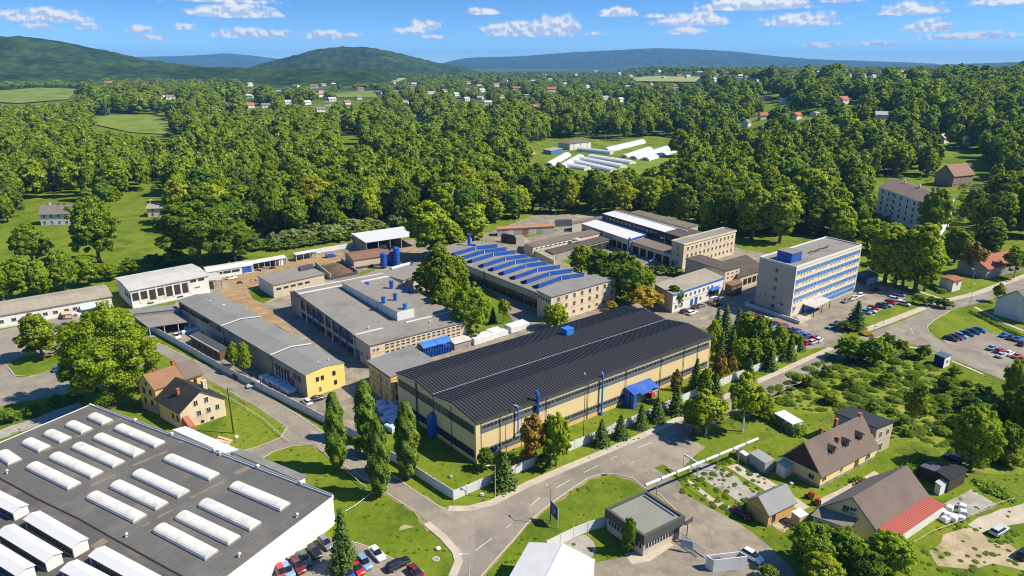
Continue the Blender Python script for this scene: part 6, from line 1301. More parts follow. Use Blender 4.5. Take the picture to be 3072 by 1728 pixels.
# left
T('giant',(290,1018),772,262,'huge spreading green tree beside the parking area and the old house',tint=(1.12,1.1,1.))
T('tall',(108,905),785,100,'upright olive-green tree on the grass island of the parking area',tint=(.85,.85,.85))
for b,t,w_,l in (((85,668),562,100,'round tree on the near edge of the left meadow'),((250,660),492,135,'tall tree covering the corner of the white meadow house'),((505,668),485,235,'massive dark tree right of the meadow beside the garden pavilion')):
    T('big',b,t,w_,l,tint=GREENDK if 'dark' in l else (.85,.9,.9))
T('big',(590,655),540,130,'large tree leaning towards the pale shelters from the wood',tint=(.8,.85,.9))
for i,(x,y,t,w_) in enumerate(((10,760,660,80),(60,752,640,80),(110,748,655,70),(165,735,628,90),(225,720,640,80),(275,705,660,60),(20,560,490,50))):
    T('mid',(x,y),t,w_,'bushy green tree behind the low white building, '+['leftmost of the belt','second from the left','third from the left','fourth from the left','second from the right','rightmost of the belt','smaller and farther back'][i],'trees behind the low white building',(.95,1.,.9))
for i,(x,y,t,w_) in enumerate(((330,690,652,60),(390,672,640,60),(440,660,630,60),(560,640,600,60),(610,640,590,50),(655,630,600,46))):
    T('bush',(x,y),t,w_,'green bush behind the white hall and sheds, '+['leftmost','second','third','fourth','fifth','rightmost'][i]+' of the row','bushes behind the sheds')
for i in range(15):
    x=690+i*22+R.uniform(-6,6); y=622-i*3.4+R.uniform(-10,6); T('pale',(x,y),y-R.uniform(26,40),R.uniform(44,62),['leftmost','second','third','fourth','fifth','sixth','seventh','eighth','ninth','tenth','eleventh','twelfth','thirteenth','fourteenth','rightmost'][i]+' pale round willow bush behind the back fence','pale willow bushes behind the back fence')
for i in range(10):
    x=700+i*30; T('bush',(x,630-i*4.4),608-i*4.4,40,['leftmost','second','third','fourth','fifth','sixth','seventh','eighth','ninth','rightmost'][i]+' low dark bush at the foot of the willow row','low bushes before the willow row')
# inside the works
for key,b,t,w_,l,ti in (('tall',(1085,650),500,128,'tallest bright green tree behind the open steel shed',BRIGHT),('tall',(1190,618),508,95,'bright green tree behind the sawtooth hall chimney',BRIGHT),('tall',(1140,640),560,80,'mid-green tree between the two bright ones behind the yard',None),('tall',(1110,780),608,112,'upright green tree between the grey hall and the sawtooth hall, topmost of its row',None),('tall',(1075,740),660,80,'narrow dark tree touching the grey hall roof',GREENDK),('big',(1182,850),712,125,'dense round tree between the two halls, lowest of its row',None),('big',(1120,810),700,85,'leaning tree in the middle of the row between the two halls',None),('mid',(1150,745),640,70,'tree at the side wall of the sawtooth hall',None),
 ('airy',(1267,815),748,40,'thin olive young tree on the lawn beside the sawtooth hall',(1.1,.9,.8)),('spruce',(1240,812),770,26,'slim dark conifer beside the thin olive tree',None),('mid',(1395,828),762,74,'rounded green tree in front of the cream sawtooth office',BRIGHT),('tall',(1462,690),615,72,'bright pointed tree at the corner of the brown courtyard workshops',BRIGHT),('mid',(1510,715),628,90,'dark tree in the courtyard clump, second from the workshops',GREENDK),('mid',(1560,735),632,95,'tall tree in the centre of the courtyard clump',(.8,.85,.9)),('big',(1590,765),655,112,'broad dark tree on the lower side of the courtyard clump',(.75,.85,.9)),('mid',(1535,750),660,90,'dark low tree behind the cream sawtooth office',GREENDK),
 ('tall',(1696,778),715,46,'small dark tree at the corner of the white office',GREENDK)): T(key,b,t,w_,l,tint=ti)
T('yellow',(1620,785),722,95,'bright yellow shrub behind the black hall roof',tint=(1,1,1)); T('yellow',(1538,782),757,34,'small yellow bush at the foot of the cream sawtooth office',tint=(1.05,1.05,1))
T('bush',(1690,830),805,26,'small green bush by the far corner of the black roof')
for x,y,t,w_ in ((1660,690,668,40),(1690,692,672,36),(1640,684,668,30)): T('bush',(x,y),t,w_,'clipped dark bush in the kerbed courtyard bed','bushes in the courtyard bed',GREENDK)
# conifer belt at the end of the hall
cl='trees of the belt between the hall and the car park'
for i,(k_,x,y,t,w_) in enumerate((('spruce',1800,862,772,34),('spruce',1822,845,765,40),('spruce',1852,862,775,36),('spruce',1838,905,820,36),('tall',1872,880,780,56),('tall',1902,890,790,50),('spruce',1930,885,805,38),('tall',1955,905,815,44),('spruce',1812,905,835,34),('tall',1890,925,850,44),('mid',1860,925,850,44),('spruce',1985,905,840,36),('mid',1925,915,850,44),('tall',1790,900,800,36),('mid',1970,885,845,40),('mid',2000,870,838,36))):
    T(k_,(x,y),t,w_*1.25,('conifer ' if k_=='spruce' else 'leafy tree ')+'of the belt at the hall end, '+['nearest the black roof corner','topmost conifer by the asphalt','behind the topmost two','low in front of the first','in the upper middle','in the centre','right of the centre','towards the parked cars','lowest by the hall wall','lower middle','lower left of the centre','rightmost conifer by the cars','lower right of the centre','beside the hall gable','beside the parked cars','last by the parked cars'][i],cl,(1.15,1.12,.9) if k_!='spruce' else (1.35,1.3,1))
for k_,b,t,w_,l,ti in (('orange',(1697,1015),928,42,'rust-brown tree against the wall of the yellow hall',None),('orange',(1805,985),880,48,'brownish tree near the right end of the yellow hall',(.8,.9,1)),('orange',(1838,955),895,34,'small brownish tree between hall end and conifer belt',(.75,.9,1)),('spruce',(1748,985),902,52,'broad green spruce against the right part of the yellow hall',(1.2,1.2,1)),('tall',(1770,1000),925,40,'green tree beside the broad spruce at the yellow hall',None)): T(k_,b,t,w_,l,tint=ti)
fg='dark spruces along the pale front fence'
for i,(x,y,t,w_) in enumerate(((1268,1225,1138,62),(1512,1120,1055,42),(1560,1102,1043,42),(1612,1076,1018,38),(1652,1058,998,42),(1700,1040,968,44),(1798,1000,940,40),(1882,962,903,38),(1936,930,876,38),(1968,905,860,34),(2010,880,845,30))):
    T('spruce',(x,y),t,w_*1.25,'largest dark spruce in front of the fence near the corner' if i==0 else 'dark spruce along the front fence, '+['second','third','fourth','fifth','sixth','seventh','eighth','ninth','tenth','last'][i-1]+' counted from the corner',fg,(1.15,1.15,.9))
T('orange',(1342,1168),1042,100,'tree turning orange in front of the yellow hall',tint=(1.0,1.0,1)); T('big',(1398,1172),1035,90,'bright green tree beside the orange one before the yellow hall',tint=BRIGHT); T('orangebush',(1330,1160),1128,46,'low orange bush under the orange tree'); T('mid',(1222,1182),1128,52,'small dark tree at the near corner of the yellow hall',tint=GREENDK); T('bush',(1370,1180),1145,56,'green bush at the fence below the bright green tree')
T('bush',(905,1140),1100,44,'yellowish bush by the fence between the poplars',tint=YELG)
T('tall',(590,921),857,30,'smaller of two slim trees between the fence and the long workshop',tint=BRIGHT); T('tall',(619,942),858,38,'larger of two slim trees between the fence and the long workshop',tint=BRIGHT)
for i,(x,y,t,w_) in enumerate(((30,1062,1030,50),(85,1045,1018,44),(140,1022,996,46),(190,1008,985,40),(60,1110,1090,40))): T('bush',(x,y),t,w_,'bush in the rough strip above the warehouse roof, '+['leftmost','second','third','nearest the spreading tree','lowest'][i],'bushes above the warehouse roof')
# right of the road
for key,b,t,w_,l,ti in (('airy',(1775,1098),985,120,'light-crowned tree over the road, left of a pair',YELG),('mid',(1745,1085),1000,90,'dark tree throwing shade on the road by the concrete yard',None),('airy',(1868,1085),940,110,'taller yellow-green tree, right of the pair by the road',YELG),('mid',(1910,1050),985,70,'green tree at the roadside right of the pair',None),('spruce',(2150,828),757,60,'single dark spruce beside the tower car park',(.9,1,1.2)),('bush',(2125,832),808,46,'dark low bush under the single spruce',GREENDK)): T(key,b,t,w_,l,tint=ti)
for i,(x,y,t,w_) in enumerate(((2186,705),(2244,712),(2262,722),(2285,728),(2310,728))) if False else enumerate(((2225,712,562,125),(2250,722,575,110),(2270,727,590,90),(2302,730,555,130),(2325,732,600,80))):
    T('tall',(x,y),t,w_,['tall tree with bare trunk nearest the office tower','tall tree second in the row right of the tower','slanting tall tree in the middle of the row right of the tower','thickest tall tree in the row right of the tower','outermost tall tree of the row right of the tower'][i],'tall trees on the verge right of the tower',(1.2,1.12,.9))
for key,b,t,w_,l,ti in (('big',(2340,600),468,92,'round-topped tall tree hiding the middle of the dormitory',YELG),('mid',(2120,625),545,80,'bright tree behind the office tower roof',BRIGHT),('mid',(2180,630),550,90,'second bright tree behind the office tower',BRIGHT),('mid',(2240,640),560,90,'third bright tree behind the tower',BRIGHT),('tall',(1890,600),465,100,'tall yellow-green tree behind the cream office',YELG),('tall',(1960,612),480,95,'tall yellow-green tree left of the tower roof',YELG),('mid',(2055,540),430,90,'tree turning yellow on the slope behind the tower',(1.75,1.25,.7)),('orange',(2442,690),610,60,'brownish tree in front of the red-brown bungalow',(.7,.9,1)),('mid',(2480,650),560,80,'dark tree over the red-brown bungalow',GREENDK),('airy',(2550,700),620,80,'pale-trunked tree at the corner of the bungalow',None),('airy',(2508,760),712,36,'small round tree by the white house at the right edge',None),('mid',(2400,660),570,80,'tree by the footpath below the dormitory',None),('tall',(2490,620),545,70,'narrow tree below the brown house',None)): T(key,b,t,w_,l,tint=ti)
for x,y,t,w_ in ((2345,770,748,40),(2375,775,752,44),(2310,765,742,40)): T('bush',(x,y),t,w_,('middle' if x==2345 else 'rightmost' if x==2375 else 'leftmost')+' dark hedge bush at the end of the tower car park','hedge bushes at the tower car park',GREENDK)
# overgrown plot
def inpoly(x,y,pl):
    c=False; n=len(pl); j=n-1
    for i in range(n):
        if (pl[i][1]>y)!=(pl[j][1]>y) and x<(pl[j][0]-pl[i][0])*(y-pl[i][1])/(pl[j][1]-pl[i][1])+pl[i][0]: c=not c
        j=i
    return c
PLOT=[(1925,985),(2090,892),(2230,868),(2330,905),(2400,950),(2480,985),(2576,1030),(2576,1180),(2470,1180),(2330,1110),(2250,1090),(2240,1040),(2080,1035),(1990,1030)]
n_=0
for key,b,t,w_,l,ti in (('big',(2135,905),845,85,'bushy tree at the top corner of the overgrown plot by the junction',None),('mid',(2195,918),850,80,'second bushy tree at the top of the overgrown plot',None),('big',(2440,1180),1025,135,'big tree in the garden behind the black shed',(1.05,1.05,1)),('mid',(2525,1160),1060,80,'dark tree at the right edge beside the big garden tree',GREENDK),('mid',(2565,1120),960,90,'dark tree cut by the right edge of the picture',GREENDK),('airy',(2290,1095),960,70,'thin dark-trunked tree in the middle of the overgrown plot',(1.2,1,.8)),('mid',(2545,1010),905,70,'yellowish tree beside the right car park',YELG),('big',(2530,1085),985,100,'dark broad tree at the right side of the overgrown plot',GREENDK)): T(key,b,t,w_,l,tint=ti)
PLS=[]
while len(PLS)<46:
    x=R.uniform(1925,2576); y=R.uniform(866,1180)
    if not inpoly(x,y,PLOT): continue
    if 2060<x<2330 and 905<y<1090 and R.random()<.72: continue
    if any(math.hypot((x-a)*1.,(y-b)*1.7)<26 for a,b in PLS): continue
    PLS.append((x,y))
for x,y in PLS:
    s=R.choice((18,22,26,32,38,46)); edge=x<2130 or y<900
    ci_=R.randrange(4); sz_='tall' if s>36 else 'medium-sized' if s>24 else 'low'; cn_=('green','light green','dark green','yellowish')[ci_]; pl_='near the road' if x<2200 else 'in the middle of the plot' if x<2400 else 'towards the right car park'
    T('bush' if R.random()<.8 else 'mid',(x,y),y-s*R.uniform(.75,1.0),s*R.uniform(1.,1.4),f'{sz_} {cn_} shrub of the overgrown plot {pl_}','shrubs of the overgrown plot',tint=((1,1,.95),(1.2,1.12,.9),(.68,.78,.85),(1.45,1.2,.75))[ci_],cat='shrub')
# bushes at the bottom edge and in the gardens
for key,b,t,w_,l,ti in (('mid',(2030,1425),1318,130,'large dark bush by the gate road at the bottom',(.8,.9,.9)),('mid',(2110,1420),1330,120,'large green bush left of the white van',(.85,.9,.9)),('mid',(2230,1440),1345,130,'round green bush in front of the barn house',(1.,1.05,.9)),('mid',(2060,1475),1395,120,'yellow-green bush at the bottom edge',YELG),('mid',(2170,1470),1385,100,'dark bush at the bottom edge below the barn house',GREENDK),('bush',(1930,1460),1425,60,'low bush at the bottom edge beside the white van',None),('tall',(1580,1392),1300,46,'narrow young conifer-like tree in front of the gatehouse',(.8,.9,1)),('spruce',(866,1432),1282,84,'dark conical tree in the warehouse car park',(1.0,1.1,.95)),('bush',(870,1440),1412,50,'low bush at the foot of the car park tree',None),('mid',(2255,1400),1350,70,'bush behind the white van by the barn house',GREENDK)): T(key,b,t,w_,l,tint=ti)
for i,(a,b,n) in enumerate((((2290,1168),(2160,1240),0),)): pass
def hedge(name,label,pts,wd,h,mat=None):
    """a clipped hedge of leaves along a line of pixel points"""
    g=[Vector(G(p[0]*K,p[1]*K)) for p in pts]; rs=np.random.RandomState(int(pts[0][0])); P=[];Nn=[]
    for a,b in zip(g,g[1:]):
        ln=(b-a).length; n=int(ln*h*42); t=rs.uniform(0,1,n); side=rs.uniform(-1,1,n); d=(b-a).normalized(); nv_=Vector((-d.y,d.x)); top=rs.rand(n)<.45
        z=np.where(top,h*(.9+.15*rs.rand(n)),rs.uniform(.1,h,n)); sd_=np.where(top,side,np.sign(side))*wd/2*(1+.15*rs.normal(0,1,n))
        P.append(np.stack([a.x+(b.x-a.x)*t+nv_.x*sd_,a.y+(b.y-a.y)*t+nv_.y*sd_,z],1)); Nn.append(np.stack([np.where(top,0,nv_.x*np.sign(side)),np.where(top,0,nv_.y*np.sign(side)),np.where(top,1,.3)],1))
    P=np.concatenate(P);Nn=np.concatenate(Nn); c=g[0]; P-=np.array([c.x,c.y,0]); me=leaf_cloud(P,Nn,.42,rs.rand(len(P))*.6,name,mat or LB,seed=3)
    o=link(name,me,None,(c.x,c.y,0)); return tag(o,label,'hedge')
hedge('hedge','dark clipped hedge along the white narrow garden shed',[(1925,1048),(1990,1085),(2020,1100)],2.2,2.2)
hedge('hedge','leafy hedge in front of the yellow dormer house',[(2215,1225),(2290,1190),(2330,1165)],2.4,1.6)
hedge('hedge','low hedge around the near corner of the yellow house garden',[(2150,1210),(2205,1238),(2230,1225)],1.6,1.2)
hedge('hedge','dark hedge between the footpath and the roadside hut',[(2300,700),(2375,740)],2.,1.4)
hedge('hedge','long low hedge along the footpath on the right',[(2440,785),(2510,820),(2576,850)],1.2,.7)
# ---------------------------------------------------------------- the wood: single trees in front, a mass beyond
KEEP=[ # open places of the photograph (2576 px scale): meadow, fields, yards, houses
 [(-20,560),(60,548),(100,500),(205,500),(215,560),(360,490),(420,462),(400,500),(425,545),(420,640),(330,660),(230,700),(0,720)],
 [(235,300),(280,290),(380,290),(425,305),(425,340),(330,335),(240,315)],[(-20,232),(95,222),(200,226),(170,252),(50,262),(-20,258)],
 [(600,200),(640,190),(760,190),(860,195),(1030,196),(1000,206),(640,212)],[(838,236),(940,228),(950,246),(850,246)],[(1590,196),(1640,192),(1765,194),(1750,207),(1600,205)],
 [(1300,385),(1395,348),(1500,348),(1590,356),(1700,373),(1705,385),(1610,415),(1500,420),(1385,402)],[(1560,350),(1620,346),(1700,346),(1750,352),(1740,360),(1700,366),(1620,356)],
 [(2200,445),(2412,465),(2412,565),(2200,545)],[(2375,405),(2485,405),(2485,465),(2375,465)],
 [(855,342),(900,338),(900,358),(860,360)],
 [(2340,590),(2420,590),(2420,690),(2340,690)],[(2440,645),(2576,640),(2576,760),(2440,740)],[(380,505),(425,505),(425,550),(380,550)]]
HOUSES=[ # px, width, roof, wall, angle
 (628,272,26,'r'),(672,272,24,'g'),(566,270,24,'g'),(808,282,22,'g'),(790,222,18,'r'),(700,232,14,'p'),(430,250,22,'g'),(412,250,18,'w'),(1050,302,20,'g'),(1530,250,34,'p'),(1565,256,20,'w'),(1350,276,18,'r'),(1390,232,26,'r'),(1300,228,20,'r'),(1215,232,18,'w'),(1120,232,14,'r'),(1085,236,26,'p'),(1000,236,14,'r'),(905,250,14,'g'),(985,212,14,'r'),(1040,216,16,'w'),(1180,212,14,'r'),(1250,218,18,'r'),(1150,242,16,'w'),
 (1420,215,14,'w'),(1480,222,16,'w'),(1340,208,14,'w'),(1270,206,12,'r'),(1580,222,14,'w'),(1640,215,12,'r'),(1700,222,16,'r'),(1780,246,20,'p'),(1930,252,30,'p'),(1975,262,20,'w'),(2130,262,38,'r'),(2060,290,26,'p'),(2220,300,34,'w'),(1885,318,22,'g'),(1925,300,26,'r'),(2010,300,22,'r'),(2380,360,20,'w'),(2440,365,26,'w'),
 (40,203,30,'r'),(75,206,30,'r'),(110,205,16,'w'),(160,206,14,'r'),(185,207,14,'w'),(210,206,16,'r'),(240,210,14,'g'),(275,214,18,'r'),(330,200,12,'w'),(375,200,12,'r'),(880,212,12,'r'),(840,215,12,'w'),(1800,204,14,'w'),(1865,196,16,'w'),(1710,194,14,'r'),(1660,182,12,'w'),(1760,186,14,'w'),(1880,200,14,'r'),(1960,190,12,'w'),(2060,186,14,'w'),(2140,192,12,'r'),(2200,196,14,'w'),(1560,188,12,'w'),(1500,182,10,'w'),(1450,190,10,'r'),(520,186,10,'w'),(560,188,12,'r'),(640,186,10,'w')]
_r=random.Random(4)
for _ in range(64):
    if _<38: x=_r.uniform(560,1330); y=_r.uniform(216,266)
    else: x=_r.uniform(1330,2350); y=_r.uniform(182,204)
    if all(abs(x-h_[0])>h_[2]*.6+12 or abs(y-h_[1])>9 for h_ in HOUSES): HOUSES.append((x,y,_r.uniform(13,21) if y>210 else _r.uniform(10,15),_r.choice('rrwgwp')))
HOUSES=[(x,y,w_*1.15,c) for x,y,w_,c in HOUSES]
vis=[[(x-w_*.55,y-w_*.42),(x+w_*.55,y-w_*.42),(x+w_*.55,y+2),(x-w_*.55,y+2)] for x,y,w_,c in HOUSES]
KP=KEEP; KB=[(min(p[0] for p in q),max(p[0] for p in q),min(p[1] for p in q),max(p[1] for p in q)) for q in KP]
NOGO=[G(*p) for p in ((455,990),(560,850),(740,800),(1000,738),(1060,690),(1240,688),(1490,668),(1640,648),(1790,640),(1960,655),(2180,715),(2420,745),(2640,775),(2800,770),(3200,700),(3300,900),(3300,1900),(-400,1900),(-400,850),(0,850))]
VB=[(x-w_*.36,x+w_*.36,y-w_*.40,y-w_*.08,GT(x*K,y*K)[1]) for x,y,w_,c in HOUSES]
def keepclear(x,y,z,h,wd):
    a=proj(x,y,z+h*.97); b=proj(x,y,z); sw=wd*.42*FPX/K/max(30,y*ct-(z-CAMH)*st); cx=a[0]/K; t0=a[1]/K; t1=b[1]/K
    for x0,x1,y0,y1_,hy in VB:
        if y<hy+15 and x0-sw*.8<cx<x1+sw*.8 and t0<y1_ and t1>y0: return True
    for f in (0.,.35,.7,.97):
        px,py=proj(x,y,z+h*f); px/=K; py/=K; s=wd*.32*FPX/K/max(30,y*ct-(z+h*f-CAMH)*st)
        for (x0,x1,y0,y1_),pl in zip(KB,KP):
            if px+s<x0 or px-s>x1 or py<y0 or py>y1_: continue
            if inpoly(px,py,pl) or inpoly(px-s,py,pl) or inpoly(px+s,py,pl): return True
    return False
cand=[]
sp0=13.4
y=345.
while y<1500:
    sp_=sp0*(1+max(0,(y-520))/1100.)
    wx=(y*.80+40)
    x=-wx
    while x<wx:
        xx=x+R.uniform(-.42,.42)*sp_; yy=y+R.uniform(-.42,.42)*sp_
        if not inpoly(xx,yy,NOGO):
            z=hz_(xx,yy); big=R.random(); h=R.uniform(17,27)*(1.12 if big>.85 else 1.)*(.62 if big<.15 else 1); h*=min(1.45,1+max(0,yy-520)/1700.)
            wd=h*R.uniform(.58,.95)*(sp_/13.4)**.4
            if not keepclear(xx,yy,z,h,wd):
                px,py=proj(xx,yy,z+h*.6)
                if -160<px<3232: cand.append((yy*ct-(z-CAMH)*st,xx,yy,z,h,wd))
        x+=sp_
    y+=sp_*.92
cand.sort()
NIND=215
def tintsel():
    r=R.random()
    if r<.36: return 'dark green',tuple(v*R.uniform(.92,1.08) for v in (.60,.70,.75))
    if r<.68: return 'mid-green',tuple(v*R.uniform(.92,1.08) for v in (.92,.95,.9))
    if r<.90: return 'bright green',tuple(v*R.uniform(.92,1.08) for v in (1.30,1.18,.9))
    return 'yellowish-green',tuple(v*R.uniform(.92,1.08) for v in (1.42,1.2,.85))
LMK=[('beside the white meadow house',150,540),('behind the garden pavilion',400,520),('above the white hall',420,640),('beyond the pale willow bushes',700,560),('above the open shelters',620,600),('behind the open steel shed',950,560),('behind the sawtooth hall chimney',1170,590),('beyond the orange-roofed shed',1320,560),('behind the dark container',1420,550),('behind the white-roofed hall',1530,530),('behind the clerestory hall',1680,540),('behind the cream office',1800,560),('left of the office tower',1930,590),('behind the office tower',2080,580),('left of the dormitory',2190,500),('behind the dormitory',2300,440),('right of the dormitory',2430,540),('beside the brown-gabled house',2430,440),('at the right picture edge',2560,560),('below the plant nursery',1500,450),('at the left picture edge',10,520),('on the far side of the meadow',270,480),('in the left middle of the wood',520,520)]
used={}
for d,x,y,z,h,wd in cand[:NIND]:
    nm,ti=tintsel(); px,py=proj(x,y,z+h*.5); px/=K; py/=K
    zone=min(LMK,key=lambda q:math.hypot(q[1]-px,(q[2]-py)*1.5))[0]
    key=R.choice(('mid','tall','tall','mid','big')); sz='towering' if h>27 else 'tall' if h>21 else 'low' if h<15 else 'medium'; shp={'mid':'round','tall':'narrow','big':'broad'}[key]
    lb=f'{sz} {shp} {nm} tree {zone}'; n=used.get(lb,0); used[lb]=n+1
    tree(key,x,y,z,h,wd,lb+('',', farther back',', third one back',', fourth one back',', hindmost')[min(n,4)],'single trees at the near edge of the wood',ti)
# mass of the wood: instanced crowns, one object
def scatter(name,pts,protos,kind='stuff'):
    col=bpy.data.collections.new(name+'_kinds')
    for k,(cm,tint) in enumerate(protos):
        o=bpy.data.objects.new('crown_kind',cm); o.color=(*tint,1); col.objects.link(o)
    me=bpy.data.meshes.new(name); n=len(pts); me.vertices.add(n)
    A=np.array(pts,dtype=np.float32); me.vertices.foreach_set('co',A[:,:3].reshape(-1))
    for nm,ci in (('sx',3),('sz',4),('rz',5)):
        a=me.attributes.new(nm,'FLOAT','POINT'); a.data.foreach_set('value',A[:,ci].copy())
    a=me.attributes.new('kk','INT','POINT'); a.data.foreach_set('value',A[:,6].astype(np.int32))
    ob=link(name,me,kind=kind)
    ng=bpy.data.node_groups.new(name,'GeometryNodeTree'); ng.interface.new_socket('Geometry',in_out='INPUT',socket_type='NodeSocketGeometry'); ng.interface.new_socket('Geometry',in_out='OUTPUT',socket_type='NodeSocketGeometry')
    gi=ng.nodes.new('NodeGroupInput'); go=ng.nodes.new('NodeGroupOutput'); ci=ng.nodes.new('GeometryNodeCollectionInfo'); ci.inputs['Collection'].default_value=col; ci.inputs['Separate Children'].default_value=True
    ip=ng.nodes.new('GeometryNodeInstanceOnPoints'); ip.inputs['Pick Instance'].default_value=True
    def at(nm,t='FLOAT'):
        q=ng.nodes.new('GeometryNodeInputNamedAttribute'); q.data_type=t; q.inputs['Name'].default_value=nm; return q.outputs['Attribute']
    cs=ng.nodes.new('ShaderNodeCombineXYZ'); sx=at('sx'); ng.links.new(sx,cs.inputs[0]); ng.links.new(sx,cs.inputs[1]); ng.links.new(at('sz'),cs.inputs[2])
    cr=ng.nodes.new('ShaderNodeCombineXYZ'); ng.links.new(at('rz'),cr.inputs[2])
    ng.links.new(gi.outputs[0],ip.inputs['Points']); ng.links.new(ci.outputs[0],ip.inputs['Instance']); ng.links.new(at('kk','INT'),ip.inputs['Instance Index'])
    ng.links.new(cr.outputs[0],ip.inputs['Rotation']); ng.links.new(cs.outputs[0],ip.inputs['Scale']); ng.links.new(ip.outputs[0],go.inputs[0])
    md=ob.modifiers.new('scatter','NODES'); md.node_group=ng
    return ob
KIND=lambda: min(38,int(36*R.random()**1.15)) if R.random()<.86 else R.choice((36,37,38,37,38))
pts=[(x,y,z,wd/8.,h/10.,R.uniform(0,6.28),KIND()) for d,x,y,z,h,wd in cand[NIND:]]
y=1500.
while y<5200:
    sp_=24*(y/1500.)**1.15; wx=y*.82; x=-wx
    while x<wx:
        xx=x+R.uniform(-.45,.45)*sp_; yy=y+R.uniform(-.45,.45)*sp_
        z=hz_(xx,yy); h=R.uniform(13,21); wd=min(sp_*1.25,h*1.6)*R.uniform(.8,1.2)
        gap=mnoise.noise(Vector((xx/420,yy/420,9.)))+.5*mnoise.noise(Vector((xx/150,yy/150,3.)))
        if gap>-.42 and not keepclear(xx,yy,z,h,wd*.8):
            pts.append((xx,yy,z,wd/8.,h/10.,R.uniform(0,6.28),KIND()))
        x+=sp_
    y+=sp_*.85
FPR=[(m_,t_) for t_ in ((.66,.76,.7),(.95,1.,.9),(1.,1.,.9),(1.32,1.2,.9),(.75,.82,.8),(1.75,1.28,.8)) for m_ in [PROTO['far'][i][0] for i in range(4)]+[PROTO['fart'][i][0] for i in range(2)]]+[(PROTO['darkc'][0][0],(1.1,1.1,1)),(PROTO['fart'][0][0],(1.1,1.1,.9)),(PROTO['fart'][1][0],(.8,.85,.8))]
scatter('woodland',pts,FPR)
# undergrowth: weeds and low scrub that nobody could count
up=[]
for _ in range(1700):
    x=R.uniform(1925,2576); y=R.uniform(866,1200)
    if inpoly(x,y,PLOT):
        g=G(x*K,y*K); s=R.uniform(.5,1.6)*(1.8 if R.random()<.15 else 1); up.append((*g,0,s/8*1.5,s/8.2*R.uniform(.3,.75),R.uniform(0,6.28),R.randint(0,8)))
UWOOD=[(600,570),(900,560),(1240,540),(1500,520),(2200,560),(2110,420),(1800,400),(1000,420),(300,450),(0,450),(0,600)]
for _ in range(3500):
    x=R.uniform(0,2576); y=R.uniform(440,600)
    g=GT(x*K,y*K)
    if inpoly(x,y,[(380,560),(640,600),(900,560),(1250,535),(1800,520),(2050,560),(2200,560),(2576,560),(2576,430),(380,430)]) and not inpoly(*g[:2],NOGO) and not any(inpoly(x,y,q) for q in KEEP):
        s=R.uniform(1.5,4.5); up.append((*g,s/8*1.2,s/8.2*.8,R.uniform(0,6.28),R.randint(0,8)))
scatter('undergrowth',up,[(SCRUB[i],t_) for t_ in ((1.4,1.25,1.),(1.1,1.1,.9),(1.75,1.4,1.1)) for i in range(3)])
# village houses
WALLS={'w':WHITE,'r':WHITE,'g':WHITE,'p':CONCP}; ROOFS={'w':PALEROOF,'r':M('village_red_tiles',(.36,.12,.075),.85,.12),'g':TILEG,'p':PALEROOF}
DESC={'w':'small white house with pale roof','r':'small white house with red tiled roof','g':'small white house with grey roof','p':'long pale flat-roofed building'}
for x,y,w_,c in HOUSES:
    px=(x*K,y*K); g=GT(*px); d=g[1]*ct-(g[2]-CAMH)*st; wd=min(46,max(9,w_*K/FPX*d*.85)); fa=wd/13.
    where='below the left hill' if x<420 else 'among the trees of the middle village' if y>235 else 'in the far valley '+('left of the centre hill' if x<680 else 'under the centre hill' if x<1150 else 'left of the pale field' if x<1585 else 'around the pale field' if x<1780 else 'under the far right ridge')
    if x>1850 and y>240: where='on the wooded right slope'
    far('village_house',f'{DESC[c]} {where}','house',px,wd,max(8,wd*.6),(3.2 if c=='p' else 5.)*min(1.8,max(1,fa*.8)),R.choice((10,35,-20,50)),WALLS[c],ROOFS[c],(.8 if c=='p' else 3.2)*min(1.8,max(1,fa*.8)),f'{DESC[c]}s {where}',wn=2 if y>225 else 0)
# open fields in the distance
sheet('field',[D(*p) for p in KEEP[1]],1.2,MEADOW,ter=True); sheet('field',[D(*p) for p in KEEP[2]],2.0,MEADOW,ter=True); sheet('field',[D(*p) for p in KEEP[3]],1.5,STRAW,ter=True); sheet('field',[D(*p) for p in KEEP[4]],1.,MEADOW,ter=True); sheet('field',[D(*p) for p in KEEP[5]],1.5,STRAW,ter=True)
sheet('meadow',[D(1490,362),D(1520,340),D(1600,330),D(1700,335),D(1775,345),D(1760,372),D(1715,405),D(1620,442),D(1500,445),D(1590,380)],.3,MEADOW,ter=True)
# ================================================================ fences
def fence_line(root,pts,mat_p,mat_post,h=2.3,pl=2.9,skip=()):
    g=[Vector(p) for p in pts]
    if 'fp' not in _wm:
        mb=MB(); mb.box(WF,-.5,.5,-.05,.05,.06,h); 
        for i in range(3): mb.box(WF,-.5,.5,-.065,.065,.1+i*h/3,.16+i*h/3)
        a=mb.mesh('panel',[mat_p]); mb=MB(); mb.box(WF,-.09,.09,-.11,.11,0,h+.12); _wm['fp']=(a,mb.mesh('post',[mat_post]))
    pm,qm=_wm['fp']
    for a,b in zip(g,g[1:]):
        d=b-a; n=max(1,round(d.length/pl)); r=math.atan2(d.y,d.x); l=d.length/n
        for i in range(n):
            c=a+d*((i+.5)/n); o=link('panel',pm,root,rloc((c.x,c.y,R.uniform(-.05,.05)),root),r+R.uniform(-.008,.008),scale=(l-.19,1,1))
            c=a+d*(i/n); link('post',qm,root,rloc((c.x,c.y,0),root),r)
    c=g[-1]; link('post',qm,root,rloc((c.x,c.y,0),root),r)
FL=[G(*p) for p in ((440,985),(560,1052),(673,1118),(800,1180),(922,1243),(1010,1290),(1094,1333),(1225,1412),(1359,1499))]
f1=thing('concrete_fence','pale concrete panel fence along the left road up to the corner','fence',(*FL[4],0)); fence_line(f1,FL,CONCP,CONCP)
